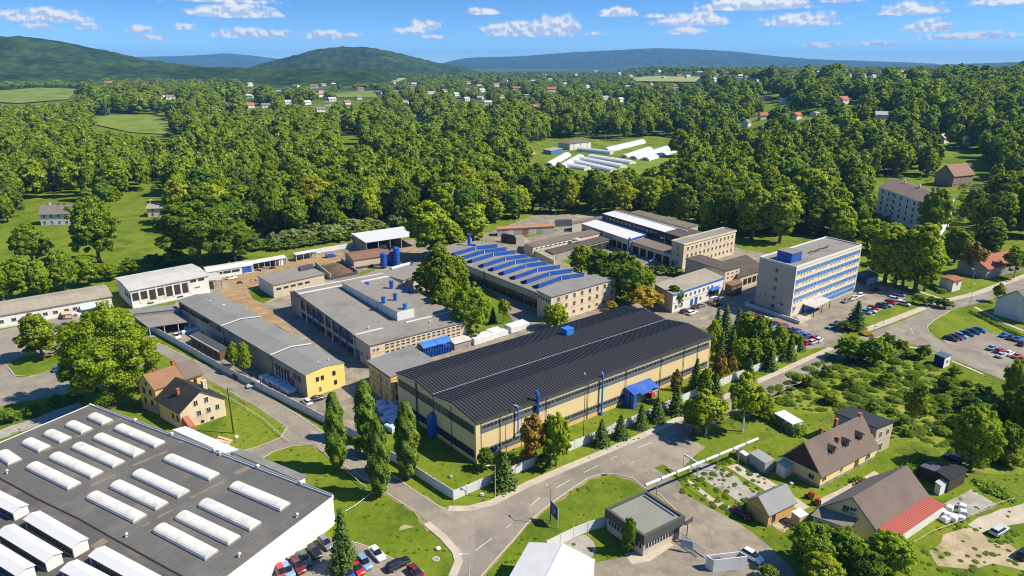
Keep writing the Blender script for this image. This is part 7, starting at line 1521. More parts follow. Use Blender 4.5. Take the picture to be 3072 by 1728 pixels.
FR=[G(*p) for p in ((1361,1500),(1547,1422),(1661,1373),(1786,1321),(1907,1270),(2069,1197),(2187,1149),(2289,1106),(2388,1057))]
f2=thing('concrete_fence','pale concrete panel fence along the main road behind the row of spruces','fence',(*FR[4],0)); fence_line(f2,FR,CONCP,CONCP)
f3=thing('concrete_fence','pale panel fence at the back of the dirt yard by the willow bushes','fence',(*G(*z2(2000,365)),0)); fence_line(f3,[G(*z2(1805,408)),G(*z2(2050,362)),G(*z2(2280,322))],CONCP,CONCP)
f4=thing('sheet_fence','grey metal fence between the white tent hall and the gatehouse','fence',(*G(*y5(560,570)),0)); fence_line(f4,[G(*y5(320,650)),G(*y5(500,560)),G(*y5(600,520)),G(*y5(750,470))],M('fence_sheet',(.36,.39,.43),.6,.08),METAL)
def rail(label,px,h=.9,n=0,mat=None,name='railing',r=.05,posts=True,cat='railing'):
    g=[G(*p) for p in px]; rt=thing(name,label,cat,(*g[0],0)); mb=MB()
    for a,b in zip(g,g[1:]): mb.cyl((*a,h),(*b,h),r,n=6)
    part('top_rail',mb,mat or TRIM,rt)
    if posts:
        for a,b in zip(g,g[1:]):
            d=Vector(b)-Vector(a); k=max(1,int(d.length/2.5))
            for i in range(k+1):
                mb=MB(); q=Vector(a)+d*i/k; mb.cyl((q.x,q.y,0),(q.x,q.y,h),r*.8,n=5); part('post',mb,mat or TRIM,rt)
    return rt
rail('low white pipe rail between warehouse lawn and left road, bent at the end',[(900,1337),(948,1337),(1010,1390),(1080,1455),(1120,1482),(1068,1524),(1036,1543)],.7,r=.06)
rail('thin white rail around the old house lawn by the driveway',[(615,1158),(700,1205),(790,1262),(840,1308),(868,1330)],.7,r=.05)
rail('pale timber rail fence along the lower edge of the garden by the lane',[q2(1740,1225),q2(1880,1140),q2(2100,1060),q2(2300,950),q2(2500,890)],1.,mat=WOODL,name='garden_fence',cat='fence')
rail('thin timber fence line behind the vegetable beds on the right',[q2(2200,690),q2(2400,770),q2(2576,850)],1.,mat=WOODL,name='garden_fence',cat='fence')
rail('white rail of the meadow at the edge of the wood',[D(300,660),D(360,655),D(420,648)],1.,mat=TRIM,name='paddock_rail',cat='fence')
rail('pale railing on top of the warehouse annex end',[q0(2275,735),q0(2400,775),q0(2400,800)],1.1,mat=METAL)
gt=thing('goal','white football goal frame at the far end of the meadow','goal',(*G(*D(385,512)),0)); a=G(*D(378,513)); b=G(*D(400,505))
for q in (a,b): mb=MB(); mb.cyl((*q,0),(*q,2.6),.12,n=6); part('goal_post',mb,TRIM,gt)
mb=MB(); mb.cyl((*a,2.6),(*b,2.6),.12,n=6); part('crossbar',mb,TRIM,gt)
# ================================================================ cars
def paint(nm,rgb): return M('car_'+nm,rgb,.28,.03,.5,3,spec=.5,coat=.6)
PAINT={'black':paint('black',(.012,.013,.016)),'navy':paint('navy',(.012,.028,.075)),'blue':paint('blue',(.02,.10,.42)),'lightblue':paint('light_blue',(.17,.30,.48)),'red':paint('red',(.42,.018,.02)),'darkred':paint('dark_red',(.16,.012,.02)),'white':paint('white',(.80,.80,.80)),'silver':paint('silver',(.48,.50,.52)),'grey':paint('grey',(.16,.17,.18)),'orange':paint('orange',(.55,.13,.03)),'yellow':paint('yellow',(.62,.34,.02)),'green':paint('green',(.05,.10,.08))}
TYRE=M('tyre',(.02,.02,.02),.9,.1); CGL=M('car_glass',(.012,.015,.02),.05,.1,spec=.8); LAMP=M('head_lamp',(.7,.7,.68),.2,.05); TAIL=M('tail_lamp',(.35,.02,.015),.3,.05)
def ring_loft(mb,st,mi=0):
    """stations (x, half width low, half width high, z low, z high) joined into a rounded shell"""
    n=len(st[0][1]); vs=[(x,y,z) for x,r in st for (y,z) in r]; k=len(st)
    fs=[(i*n+j,i*n+(j+1)%n,(i+1)*n+(j+1)%n,(i+1)*n+j) for i in range(k-1) for j in range(n)]+[tuple(range(n-1,-1,-1)),tuple(range((k-1)*n,k*n))]
    mb.add(vs,fs,mi)
def hull(hw,z0,z1,c=.12): return [(-hw+.05,z0),(-hw,z0+c),(-hw,z1-c*1.3),(-hw+c,z1),(hw-c,z1),(hw,z1-c*1.3),(hw,z0+c),(hw-.05,z0)]
def cab(hb,ht,z0,z1): return [(-hb,z0),(-ht,z1-.08),(-ht+.1,z1),(ht-.1,z1),(ht,z1-.08),(hb,z0)]
CARM={}
def car_meshes(kind,col):
    k=(kind,col)
    if k in CARM: return CARM[k]
    base=('g',kind)
    if base not in CARM:
        w=.88; G_={}
        if kind=='sedan': Ln=2.2; st=[(-Ln,.70,.35,.80),(-Ln+.18,.82,.25,.93),(-1.1,w,.22,.96),(.75,w,.22,.92),(1.6,w*.97,.24,.84),(Ln-.12,.78,.28,.72),(Ln,.66,.36,.62)]; cb=[(-1.65,.70,.60,.93,.95),(-1.0,.76,.58,.93,1.40),(.05,.78,.58,.93,1.43),(1.05,.72,.62,.89,.91)]; rf=(-1.0,.1)
        elif kind=='hatch': Ln=2.0; st=[(-Ln,.74,.35,.95),(-Ln+.15,.83,.25,1.0),(-1.0,w,.22,1.0),(.7,w,.22,.95),(1.45,w*.97,.24,.87),(Ln-.1,.78,.28,.74),(Ln,.66,.36,.64)]; cb=[(-1.92,.72,.62,.97,1.05),(-1.55,.77,.60,.97,1.46),(.0,.79,.60,.97,1.50),(1.0,.73,.64,.91,.93)]; rf=(-1.55,.1)
        elif kind=='estate': Ln=2.3; st=[(-Ln,.74,.35,.95),(-Ln+.15,.84,.25,1.0),(-1.0,w,.22,1.0),(.8,w,.22,.96),(1.7,w*.97,.24,.87),(Ln-.1,.78,.28,.74),(Ln,.66,.36,.64)]; cb=[(-2.22,.72,.62,.97,1.05),(-1.95,.77,.60,.97,1.46),(.1,.79,.60,.97,1.50),(1.15,.73,.64,.91,.93)]; rf=(-1.95,.2)
        else: Ln=2.5; w=.95; st=[(-Ln,.9,.35,1.95),(-Ln+.1,w,.3,2.05),(.9,w,.3,2.05),(1.35,w,.3,1.45),(1.7,w,.3,1.12),(Ln-.1,.86,.34,.95),(Ln,.76,.42,.8)]; cb=[(.75,.962,.90,1.25,1.85),(1.05,.962,.88,1.2,1.93),(1.62,.93,.86,1.14,1.22)]; rf=None
        mb=MB(); ring_loft(mb,[(x,hull(hw,z0,z1)) for x,hw,z0,z1 in st]); G_['body']=mb
        mb=MB(); ring_loft(mb,[(x,cab(hb,ht,z0,z1)) for x,hb,ht,z0,z1 in cb]); G_['window']=mb
        if rf:
            zt=cb[1][4]; mb=MB(); mb.hexa([(rf[0]-.05,-.57,zt-.05),(rf[1],-.57,zt-.03),(rf[1],.57,zt-.03),(rf[0]-.05,.57,zt-.05)],[(rf[0],-.50,zt+.035),(rf[1]-.06,-.50,zt+.06),(rf[1]-.06,.50,zt+.06),(rf[0],.50,zt+.035)]); G_['roof']=mb
        wx=Ln*.62; wh=MB(); wh.cyl((0,-.1,.31),(0,.1,.31),.31,n=12); wh.cyl((0,-.112,.31),(0,.112,.31),.17,n=8,mi=1)
        lm=MB(); lm.box(WF,Ln-.2,Ln-.03,-.16,.16,.55,.68); tl_=MB(); tl_.box(WF,-Ln-.01,-Ln+.12,-.13,.13,.66,.84)
        CARM[base]=(G_,wx,w,Ln,wh.mesh('wheel',[TYRE,METAL]),lm.mesh('headlight',[LAMP]),tl_.mesh('tail_light',[TAIL]),G_['window'].mesh('window',[CGL]))
    G_,wx,w,Ln,whm,lmm,tlm,wim=CARM[base]
    bm=G_['body'].mesh('body',[PAINT[col]]); rm=G_['roof'].mesh('roof',[PAINT[col]]) if 'roof' in G_ else None
    for m_ in (bm,wim):
        m_.polygons.foreach_set('use_smooth',[True]*len(m_.polygons))
        b2=bmesh.new(); b2.from_mesh(m_); 
        for e_ in b2.edges: e_.smooth=e_.calc_face_angle(0)<.6
        b2.to_mesh(m_); b2.free()
    CARM[k]=(bm,rm,wim,whm,lmm,tlm,wx,w,Ln); return CARM[k]
AU,AV=math.degrees(hf.tu),math.degrees(hf.tv)
def car(px,ang,kind,col,label,group=None,z=.06):
    x,y=G(*px); bm,rm,wim,whm,lmm,tlm,wx,w,Ln=car_meshes(kind,col)
    rt=thing('parked_car' if kind!='van' else 'van',label,'car' if kind!='van' else 'van',(x,y,z),rad(ang+R.uniform(-3,3)),group)
    link('body',bm,rt); link('window',wim,rt)
    if rm: link('roof',rm,rt)
    for sx in (-1,1):
        for sy in (-1,1): link('wheel',whm,rt,(sx*wx,sy*(w-.09),0))
    for sy in (-1,1): link('headlight',lmm,rt,(0,sy*.52,0)); link('tail_light',tlm,rt,(0,sy*.55,.02 if kind!='van' else .1))
    return rt
g1='cars parked in the row before the office tower'
for px,k,c,l in ((z5(1597,1048),'hatch','lightblue','light blue car, first of the tower row beside the spruce'),(z5(1655,1030),'sedan','silver','silver-grey car second in the tower row'),(z5(1685,1005),'hatch','red','red car third in the tower row'),(z5(1785,975),'hatch','navy','dark blue car in the middle of the tower row'),(z5(1838,960),'sedan','lightblue','pale blue-grey car beside a second red one'),(z5(1890,932),'hatch','red','second red car, further along the tower row'),(z5(1950,895),'estate','white','white estate car near the far end of the tower row'),(z5(2065,950),'hatch','silver','silver car alone at the grass edge of the tower row'),(z5(2010,835),'hatch','lightblue','pale car half hidden by bushes at the row end')): car(px,AV+180,k,c,l,g1)
car(z5(1705,772),AU-10,'sedan','navy','dark blue car in the shade right of the office tower'); car(z5(1240,1190),AU+180,'sedan','navy','dark blue car behind the pale one near the single spruce'); car(z5(1180,1225),AU+180,'hatch','lightblue','pale blue car turning beside the single spruce')
for px,l,m_ in ((z5(1360,912),'dark covered car before the tower facade','grey'),(z5(1440,885),'silver car before the tower facade','silver'),(z5(1515,850),'white car at the far end of the tower facade','white')): car(px,AU+180,'estate',m_,l)
g2='cars parked left of the office tower'
LOT=[((255,1092),'red','red car at the far end, against the ramp wall'),((335,1118),'blue','blue car second from the ramp wall end'),((395,1135),'white','white car behind the conifer belt'),((430,1160),'orange','small orange car in the crowded row'),((345,1170),'lightblue','pale blue car next to the conifers'),((500,1192),'navy','dark blue car in the crowded row'),((455,1228),'lightblue','light blue car half hidden by conifers'),((340,1225),'white','white car mostly hidden by conifers'),((600,1215),'red','bright red car standing out in the middle'),((690,1255),'grey','grey car beside the bright red one'),((752,1275),'navy','navy car after the grey one'),((800,1308),'blue','bright blue car in the lower row'),((890,1335),'blue','second bright blue car nearest the junction'),((570,1325),'navy','dark car behind a conifer'),((990,1358),'red','small red car near the lot exit'),((1035,1385),'white','white car at the lot exit'),((740,1400),'red','red car behind the roadside bush'),((890,1412),'red','red car at the lower corner of the lot'),((960,1412),'silver','silver car at the lower corner of the lot'),((860,1385),'black','black car between two red ones')]
for i,(p,c,l) in enumerate(LOT): car(z5(*p),AU+(8 if i%2 else -4),('hatch','sedan','estate')[i%3],c,l+' of the tower car park',g2)
g3='cars in the right-hand parking lot'
for p,c,l in (((1690,1048),'black','black car first in the row under the grass bank'),((1750,1030),'darkred','dark red car second in the row under the grass bank'),((1812,1015),'lightblue','pale car third in the row under the grass bank'),((1885,988),'navy','navy car fourth in the row under the grass bank'),((1960,965),'navy','dark blue car fifth in the row under the grass bank'),((2030,945),'blue','blue car last in the row under the grass bank')): car(z6(*p),AV+176,'sedan' if c!='lightblue' else 'hatch',c,l,g3)
for p,c,l in (((2340,1005),'blue','bright blue car at the far corner of the right lot'),((2425,1035),'navy','navy car next to the bright blue one'),((2505,1055),'blue','mid-blue car third in the far row of the right lot'),((2555,1110),'black','black car at the right picture edge'),((2190,1160),'lightblue','light blue car leading the near row of the right lot'),((2280,1195),'red','red car second in the near row of the right lot'),((2395,1225),'white','white car third in the near row of the right lot'),((2495,1258),'orange','orange-red car fourth in the near row of the right lot'),((2550,1300),'red','red car last in the near row by the picture edge'),((2300,1250),'silver','silver car beside the verge of the right lot')): car(z6(*p),AU-6,R.choice(('hatch','sedan')),c,l,g3)
g4='cars in the warehouse car park'
for p,a,k,c,l in (((845,682),AV+180,'sedan','white','white saloon parked beside the lawn of the warehouse car park'),((760,745),AV+180,'hatch','lightblue','steel blue hatchback beside the white saloon'),((708,785),AV+180,'hatch','red','red hatchback next to the steel blue one'),((645,822),AV+180,'hatch','blue','blue hatchback at the bottom edge beside the red one'),((990,755),AU+2,'estate','black','black estate car alone near the manhole on the lawn'),((1112,815),AV+180,'hatch','darkred','dark red car at the bottom edge of the car park'),((495,612),AV+180,'hatch','grey','grey car behind the dark conical tree'),((420,672),AV+178,'hatch','black','black car with red lights along the warehouse wall'),((350,717),AV+178,'sedan','green','grey-green car along the warehouse wall'),((305,765),AV+178,'estate','darkred','dark car second from the bottom along the warehouse wall'),((235,800),AV+178,'hatch','lightblue','pale blue car at the bottom along the warehouse wall'),((195,812),AV+178,'hatch','red','red car lowest along the warehouse wall')): car(y4(*p),a,k,c,l,g4)
for px,a,k,c,l in ((z1(735,1335),AU,'hatch','blue','bright blue car beside the grass island'),(z1(745,872),AU,'hatch','navy','navy car under the spreading tree'),(z1(800,806),AU,'sedan','black','black car on the left parking area'),(z1(735,925),AU,'hatch','silver','silver car half under the spreading tree'),(y1(1247,930),AV+180,'hatch','black','black car in tree shade on the left road'),(y1(1460,1050),AU+165,'hatch','silver','silver car on the verge of the left road'),(y1(2222,1212),AU,'sedan','black','black car before the yellow gable'),(y1(2095,1248),AV,'hatch','white','white car before the yellow gable'),(y1(530,455),AV+180,'sedan','white','white car behind the fence near the carport'),
 (z4(1450,748),AU,'sedan','silver','silver-blue car in the courtyard by the flower bed'),(z4(1915,1378),AU,'estate','white','white car near the end of the black roof'),(z4(1825,1358),AU,'hatch','navy','navy car beside the white one near the black roof'),(z4(1965,1305),AU,'sedan','black','black car before the white office'),(z4(2020,1292),AU,'sedan','grey','grey car before the white office'),(z4(2195,1232),AU,'van','white','white van beside the yellow loader'),
 (q2(440,990),AV+178,'sedan','darkred','dark red car with bright tail beside the ochre garage'),(q2(2385,1122),AU-8,'estate','silver','silver estate car on the sandy ground at the right'),(q2(2570,1300),AU,'hatch','black','black car cut by the right edge on the sand'),(q2(525,1318),AV+178,'hatch','white','white car half hidden by bushes beside the walled pen'),(q2(1275,1262),AV+178,'van','white','white box van among bushes before the barn house'),(z2(790,715),AU,'hatch','white','white car on the dirt track'),(z2(1985,450),AU,'van','blue','blue van parked on the dirt track under the shed'),
 (q2(2040,575),AV,'hatch','black','dark car under the tree behind the black shed')): car(px,a,k,c,l)
# small yellow loader
x,y=G(*z4(2210,1275)); ld=thing('loader','small yellow wheel loader beside the white van','loader',(x,y,.03),rad(AU))
mb=MB(); mb.box(WF,-1.6,.9,-.7,.7,.6,1.4); part_o=link('body',mb.mesh('body',[PAINT['yellow']]),ld); mb=MB(); mb.box(WF,-.9,.3,-.6,.6,1.41,2.5); link('cab',mb.mesh('cab',[CGL]),ld); mb=MB(); mb.hexa([(1.3,-.9,.1),(2.2,-.9,.1),(2.2,.9,.1),(1.3,.9,.1)],[(1.2,-.9,.9),(1.4,-.9,.9),(1.4,.9,.9),(1.2,.9,.9)]); link('bucket',mb.mesh('bucket',[PAINT['yellow']]),ld)
mb=MB(); mb.box(WF,.91,1.5,-.45,-.3,.6,.85); link('arm',mb.mesh('arm',[PAINT['yellow']]),ld)
wm_=MB(); wm_.cyl((0,-.2,.5),(0,.2,.5),.5,n=12); wm_=wm_.mesh('wheel',[TYRE])
for sx in (-1,.6):
    for sy in (-.75,.75): link('wheel',wm_,ld,(sx,sy,0))
# ================================================================ poles, lamps, signs
def lamp(base,top,label,arm=1.2,ang=200,mat=None,group=None,head=True,r=.08):
    bx,by=base; x,y,z=GT(bx*K,by*K); h=hc((bx*K,by*K),top*K); rt=thing('street_lamp' if head else 'utility_pole',label,'street lamp' if head else 'pole',(x,y,z),0,group); m=mat or CONCP
    mb=MB(); mb.cyl((x,y,z-.1),(x,y,z+h),r*1.3,r*.7,n=7); part('mast',mb,m,rt)
    if head:
        a=rad(ang); mb=MB(); mb.cyl((x,y,z+h),(x+math.cos(a)*arm,y+math.sin(a)*arm,z+h+.25),.045,n=5); part('arm',mb,m,rt)
        mb=MB(); p=(x+math.cos(a)*arm,y+math.sin(a)*arm,z+h+.2); mb.cyl(p,(p[0]+math.cos(a)*.7,p[1]+math.sin(a)*.7,p[2]+.05),.17,.12,n=8); part('lamp_head',mb,TRIM,rt)
    else:
        mb=MB(); mb.box(Frame((x,y),(x+1,y+.5),(x-.5,y+1),0,True),-.9,.9,-.06,.06,z+h-.6,z+h-.45); part('crossarm',mb,m,rt)
    return rt
lamp((1246,1252),1170,'slim lamp post beside the spruce at the fence corner',mat=WOODL); lamp((1384,1318),1234,'lamp post beside the blue banner at the junction',mat=DMETAL,ang=120); lamp((588,1090),975,'tall brown wooden pole on the lawn by the old house',head=False,mat=WOODD,r=.16); lamp((1467,1110),950,'tall post in front of the yellow hall',mat=WOODD,ang=90); lamp((1312,1140),1025,'grey lamp at the wall of the yellow hall',ang=160,mat=METAL); lamp((1866,1091),1010,'white lamp post under the yellow-green roadside trees')
lamp((1554,1085),1065,'small white post between the front spruces',mat=TRIM,arm=.6)
for b,t,l in (((1180,1455),1393,'lamp post at the bottom edge in the road'),((2110,1420),1372,'lamp post at the bottom by the dark bushes'),((2060,1428),1372,'bent lamp post on the entrance road')): lamp(b,t,l)
for p,t,l in ((z6(765,938),745,'lamp post on the pavement by the tower lawn'),(z6(1912,660),480,'dark lamp post at the branch road corner'),(z6(1935,425),190,'pole with a pale board by the white hut'),):
    lamp((p[0]/K,p[1]/K),(760+t*_s*1.0)/K if False else (760+t*.24845)/K,l,mat=METAL)
for p,t,l in ((q3(1180,180),105,'lamp post at the wood edge behind the orange shed'),(q3(2215,600),370,'dark lamp post in front of the cream tower'),(q3(550,560),480,'post by the side wall')): lamp((p[0]/K,p[1]/K),(600+t*.31056)/K,l,mat=METAL)
lamp((1590,262),D(0,242)[1]/K,'thin mast beyond the plant nursery',head=False,mat=METAL) if False else None
lamp((1523,352),330,'thin white mast beside the nursery meadow',mat=TRIM); lamp((1280,430),385,'white mast left of the plant nursery',mat=TRIM); lamp((2108,352+55),380,'thin mast on the wooded slope',mat=TRIM) if False else None
def sign(px,h,label,w=.9,hh=.9,m=LBLUE,ang=None):
    x,y=G(*px); rt=thing('road_sign',label,'sign',(x,y,0),rad(ang if ang is not None else AU)); mb=MB(); mb.cyl((0,0,0),(0,0,h),.05,n=6); link('post',mb.mesh('post',[METAL]),rt); mb=MB(); mb.box(WF,-w/2,w/2,-.09,-.052,h-hh,h); link('plate',mb.mesh('plate',[m]),rt); mb=MB(); mb.box(WF,-w*.25,w*.25,-.10,-.091,h-hh*.75,h-hh*.25); link('symbol',mb.mesh('symbol',[TRIM]),rt)
sign(z6(872,890),2.9,'blue and white road sign on the pavement by the tower lawn'); sign(z6(1460,580),2.4,'pale blue roadside sign near the footpath end',m=BPLAST); sign(z6(1965,415),2.,'small sign board beside the white hut',m=METAL)
# blue banner sign between two posts at the junction
x0,y0=G(*y5(345,440)); x1,y1_=G(*y5(393,495)); bnr=thing('banner_sign','blue banner with a pale emblem on two posts beside the junction','sign',(x0,y0,0))
for (a,b) in ((x0,y0),(x1,y1_)): mb=MB(); mb.cyl((a,b,0),(a,b,4.6),.08,n=6); part('post',mb,DMETAL if a==x0 else CONCP,bnr)
bfm=Frame((x0,y0),(x1,y1_),(x0-(y1_-y0),y0+(x1-x0)),0,True); mb=MB(); mb.box(bfm,.05,bfm.L-.05,-.06,.06,1.7,4.5); part('panel',mb,DKBLUE,bnr)
mb=MB(); Lb=bfm.L; 
for (a0,z0,a1,z1_,wd) in ((.30,4.0,.45,2.3,.22),(.45,2.3,.62,3.7,.22),(.62,3.7,.72,3.0,.18)):
    mb.hexa([bfm.P(Lb*a0,-.075,z0-wd),bfm.P(Lb*a1,-.075,z1_-wd),bfm.P(Lb*a1,-.062,z1_-wd),bfm.P(Lb*a0,-.062,z0-wd)],[bfm.P(Lb*a0,-.075,z0+wd),bfm.P(Lb*a1,-.075,z1_+wd),bfm.P(Lb*a1,-.062,z1_+wd),bfm.P(Lb*a0,-.062,z0+wd)])
part('emblem',mb,M('emblem_pale',(.62,.63,.42),.6,.05),bnr)
# pipe bridge across the entrance road
pz=4.1; p0=G(1935,1456,pz); p1=G(2275,1315,pz); pb=thing('pipe_bridge','long white overhead pipe on thin supports crossing the entrance road','pipe bridge',((p0[0]+p1[0])/2,(p0[1]+p1[1])/2,0))
n=8
for i in range(n):
    a=Vector((*p0,pz)).lerp(Vector((*p1,pz)),i/n+.004); b=Vector((*p0,pz)).lerp(Vector((*p1,pz)),(i+1)/n-.004); mb=MB(); mb.cyl(a,b,.30,n=10); part('pipe',mb,TRIM,pb)
mb=MB()
for i in range(1,n): a=Vector((*p0,pz)).lerp(Vector((*p1,pz)),i/n); d=(Vector(p1)-Vector(p0)).normalized(); mb.cyl((a.x-d.x*.12,a.y-d.y*.12,pz),(a.x+d.x*.12,a.y+d.y*.12,pz),.36,n=10)
part('clamp',mb,DMETAL,pb,'stuff')
for t,hh in ((.10,3.8),(.44,3.8),(.62,5.6),(.82,3.8),(.985,3.8)):
    a=Vector(p0).lerp(Vector(p1),t); mb=MB(); mb.cyl((a.x,a.y,0),(a.x,a.y,hh),.11,n=6); part('support',mb,METAL,pb)
a=Vector(p0).lerp(Vector(p1),.44); d=(Vector(p1)-Vector(p0)).normalized(); nn_=Vector((-d.y,d.x)); mb=MB(); b=a+nn_*4.; mb.cyl((a.x,a.y,pz),(b.x,b.y,pz),.24,n=8); mb.cyl((b.x,b.y,0),(b.x,b.y,pz),.12,n=6); part('branch_pipe',mb,TRIM,pb)
# barrier gate beside the gatehouse
ga=G(*y5(1180,540)); gb=G(*y5(1400,700)); gtf=Frame(ga,gb,(ga[0]-(gb[1]-ga[1]),ga[1]+(gb[0]-ga[0])),0,True); sg_=thing('sliding_gate','long pale sliding gate of thin bars between the gatehouse and the pen','gate',(*ga,0))
mb=MB(); mb.box(gtf,0,gtf.L,-.06,.06,1.7,1.82); mb.box(gtf,0,gtf.L,-.06,.06,.12,.24); part('gate_frame',mb,METAL,sg_)
mb=MB()
for i in range(int(gtf.L/.35)): a=.1+i*.35; mb.box(gtf,a,a+.05,-.03,.03,.24,1.7)
part('gate_bar',mb,METAL,sg_,'stuff')
x,y=G(*y5(1270,590)); bd=thing('notice_board','dark tilted board on a post at the gatehouse corner','notice board',(x,y,0),rad(AU)); mb=MB(); mb.cyl((0,0,0),(0,0,4.6),.1,n=6); link('post',mb.mesh('post',[DMETAL]),bd); mb=MB(); mb.box(WF,-.9,1.3,-.1,.1,4.2,5.); link('board',mb.mesh('board',[DMETAL]),bd)
x,y=G(*y5(1270,655)); bd=thing('notice_board','picture board leaning by the sliding gate','notice board',(x,y,0),rad(AU-60)); mb=MB(); mb.box(WF,-1.1,1.1,-.06,.06,.8,2.6); link('board',mb.mesh('board',[M('picture_board',(.30,.36,.46),.6,.6,1.2,2)]),bd)
for s_ in (-.9,.9): mb=MB(); mb.cyl((s_,.1,0),(s_,.1,2.4),.06,n=6); link('post',mb.mesh('post',[METAL]),bd)
# ================================================================ stored goods and small things
def bundle(px,w,l,h,ang,label,group,m=PLAST,z=0.):
    x,y=G(*px); rt=thing('wrapped_bundle',label,'bundle',(x,y,z),rad(ang),group); mb=MB(); c=.12
    mb.hexa([(-w/2,-l/2,.12),(w/2,-l/2,.12),(w/2,l/2,.12),(-w/2,l/2,.12)],[(-w/2+.03,-l/2+.03,h-c),(w/2-.03,-l/2+.03,h-c),(w/2-.03,l/2-.03,h-c),(-w/2+.03,l/2-.03,h-c)]); mb.hexa([(-w/2+.03,-l/2+.03,h-c+.001),(w/2-.03,-l/2+.03,h-c+.001),(w/2-.03,l/2-.03,h-c+.001),(-w/2+.03,l/2-.03,h-c+.001)],[(-w/2+.2,-l/2+.2,h+R.uniform(-.05,.05)),(w/2-.2,-l/2+.2,h),(w/2-.2,l/2-.2,h+R.uniform(-.05,.08)),(-w/2+.2,l/2-.2,h)]); link('wrapping',mb.mesh('wrapping',[m]),rt)
    mb=MB(); mb.box(WF,-w/2+.05,w/2-.05,-l/2+.05,l/2-.05,0,.119); link('pallet',mb.mesh('pallet',[WOODD]),rt)
gb_='white wrapped timber stacks beside the yellow hall'
for px,w_,l_,h_,l in ((y2(1895,268),4.6,4.,2.3,'white wrapped stack nearest the lean-to'),(y2(1995,235),4.2,4.,2.1,'white wrapped stack second from the lean-to'),(y2(2115,190),4.8,4.4,2.2,'largest white wrapped stack in the middle'),(y2(2225,175),1.6,2.4,1.7,'narrow white bundle at the end of the first stacks'),(y2(2330,125),4.4,4.,2.1,'white wrapped stack alone further along the hall'),(y2(2430,90),4.2,4.,2.0,'last white wrapped stack under the courtyard lawn')): bundle(px,w_,l_,h_,AU,l,gb_)
gb2='bluish wrapped pallets beside the yellow hall gable'
for i,p in enumerate(((745,1020),(880,1015),(770,1105),(860,1070),(915,1105),(840,1165),(800,1215),(880,1215),(900,1275),(850,1300),(920,1160),(890,1340))): bundle(y2(*p),2.3,2.3,1.+.25*(i%3),AU+6*(i%2),'bluish plastic-wrapped pallet stored before the yellow hall gable',gb2,BPLAST)
gb3='covered goods in the shade of the long workshop'
for i,p in enumerate(((1590,950),(1660,985),(1730,1010),(1790,1045),(1850,1080),(1900,1110))): bundle(y1(*p),2.2,2.6,1.1,AV,'blue-white covered goods in the shade along the long workshop',gb3,BPLAST,.03)
for i,p in enumerate(((700,330),(760,360),(820,400),(680,390))): bundle(y1(*p),1.4,5.,1.0,AV+(0 if i%2 else 30),'blue-grey covered profiles behind the carport','covered profiles behind the carport',BPLAST,.03)
gb4='scrap heaps on the dirt track'
for i,(p,m_) in enumerate((((1100,612),DMETAL),((1180,588),METAL),((1240,590),TYRE),((880,765),WOODD),((1050,735),WOODL),((980,915),TRIM),((910,650),TRIM))):
    x,y=G(*z2(*p)); rt=thing('scrap_heap',['dark heap of scrap before the open shelter','pale scrap heap before the open shelter','black tyre heap before the open shelter','dark heap at the bend of the dirt track','brown timber heap on the dirt track','pale slab lying at the dirt track edge','white box beside the white shed'][i],'heap',(x,y,0),0,gb4 if i<5 else None); 
    for j in range(7 if i<5 else 1):
        mb=MB(); f=Frame((x+R.uniform(-1.6,1.6),y+R.uniform(-.8,.8)),(x+2+R.uniform(-1,1),y+R.uniform(-1,1)),(x+R.uniform(-1,1),y+2),0,True); mb.box(f,0,R.uniform(.6,1.6),0,R.uniform(.3,.7),.03,R.uniform(.3,.9)); part('piece',mb,m_ if j%3 else GREYW,rt)
for i,(p,q,l) in enumerate(((q4(775,1050),q4(920,1085),0),(q4(800,1030),q4(935,1065),0),(q4(820,1005),q4(950,1045),0))):
    a=G(*p); b=G(*q); rt=thing('timber_plank',['lowest of three pale planks on the old house lawn','middle of three pale planks on the old house lawn','topmost of three pale planks on the old house lawn'][i],'plank',(*a,0),0,'planks on the old house lawn'); f=Frame(a,b,(a[0]-(b[1]-a[1]),a[1]+(b[0]-a[0])),0,True); mb=MB(); mb.box(f,0,f.L,-.35,.35,.03,.25); part('board',mb,WOODL,rt)
for i in range(9):
    p=q2(R.uniform(1915,2110),R.uniform(930,1060)); bundle(p,1.3,1.3,1.0,R.uniform(0,90),'white container tank stored behind the red-roofed lean-to','white tanks behind the barn house',PLAST)
for p,m_,l in ((q2(965,855),'red','small red garden tractor on the path between the houses'),(q2(1015,905),'red','red garden trailer beside the barn house')):
    x,y=G(*p); rt=thing('garden_tractor',l,'tractor',(x,y,0),rad(AU+20)); mb=MB(); mb.box(WF,-.9,.8,-.4,.4,.4,1.); mb.box(WF,-.9,-.3,-.35,.35,1.001,1.6); link('body',mb.mesh('body',[PAINT[m_]]),rt)
    for sx in (-.6,.6):
        for sy in (-.5,.5): mb=MB(); mb.cyl((sx,sy-.1,.35),(sx,sy+.1,.35),.35,n=10); link('wheel',mb.mesh('wheel',[TYRE]),rt)
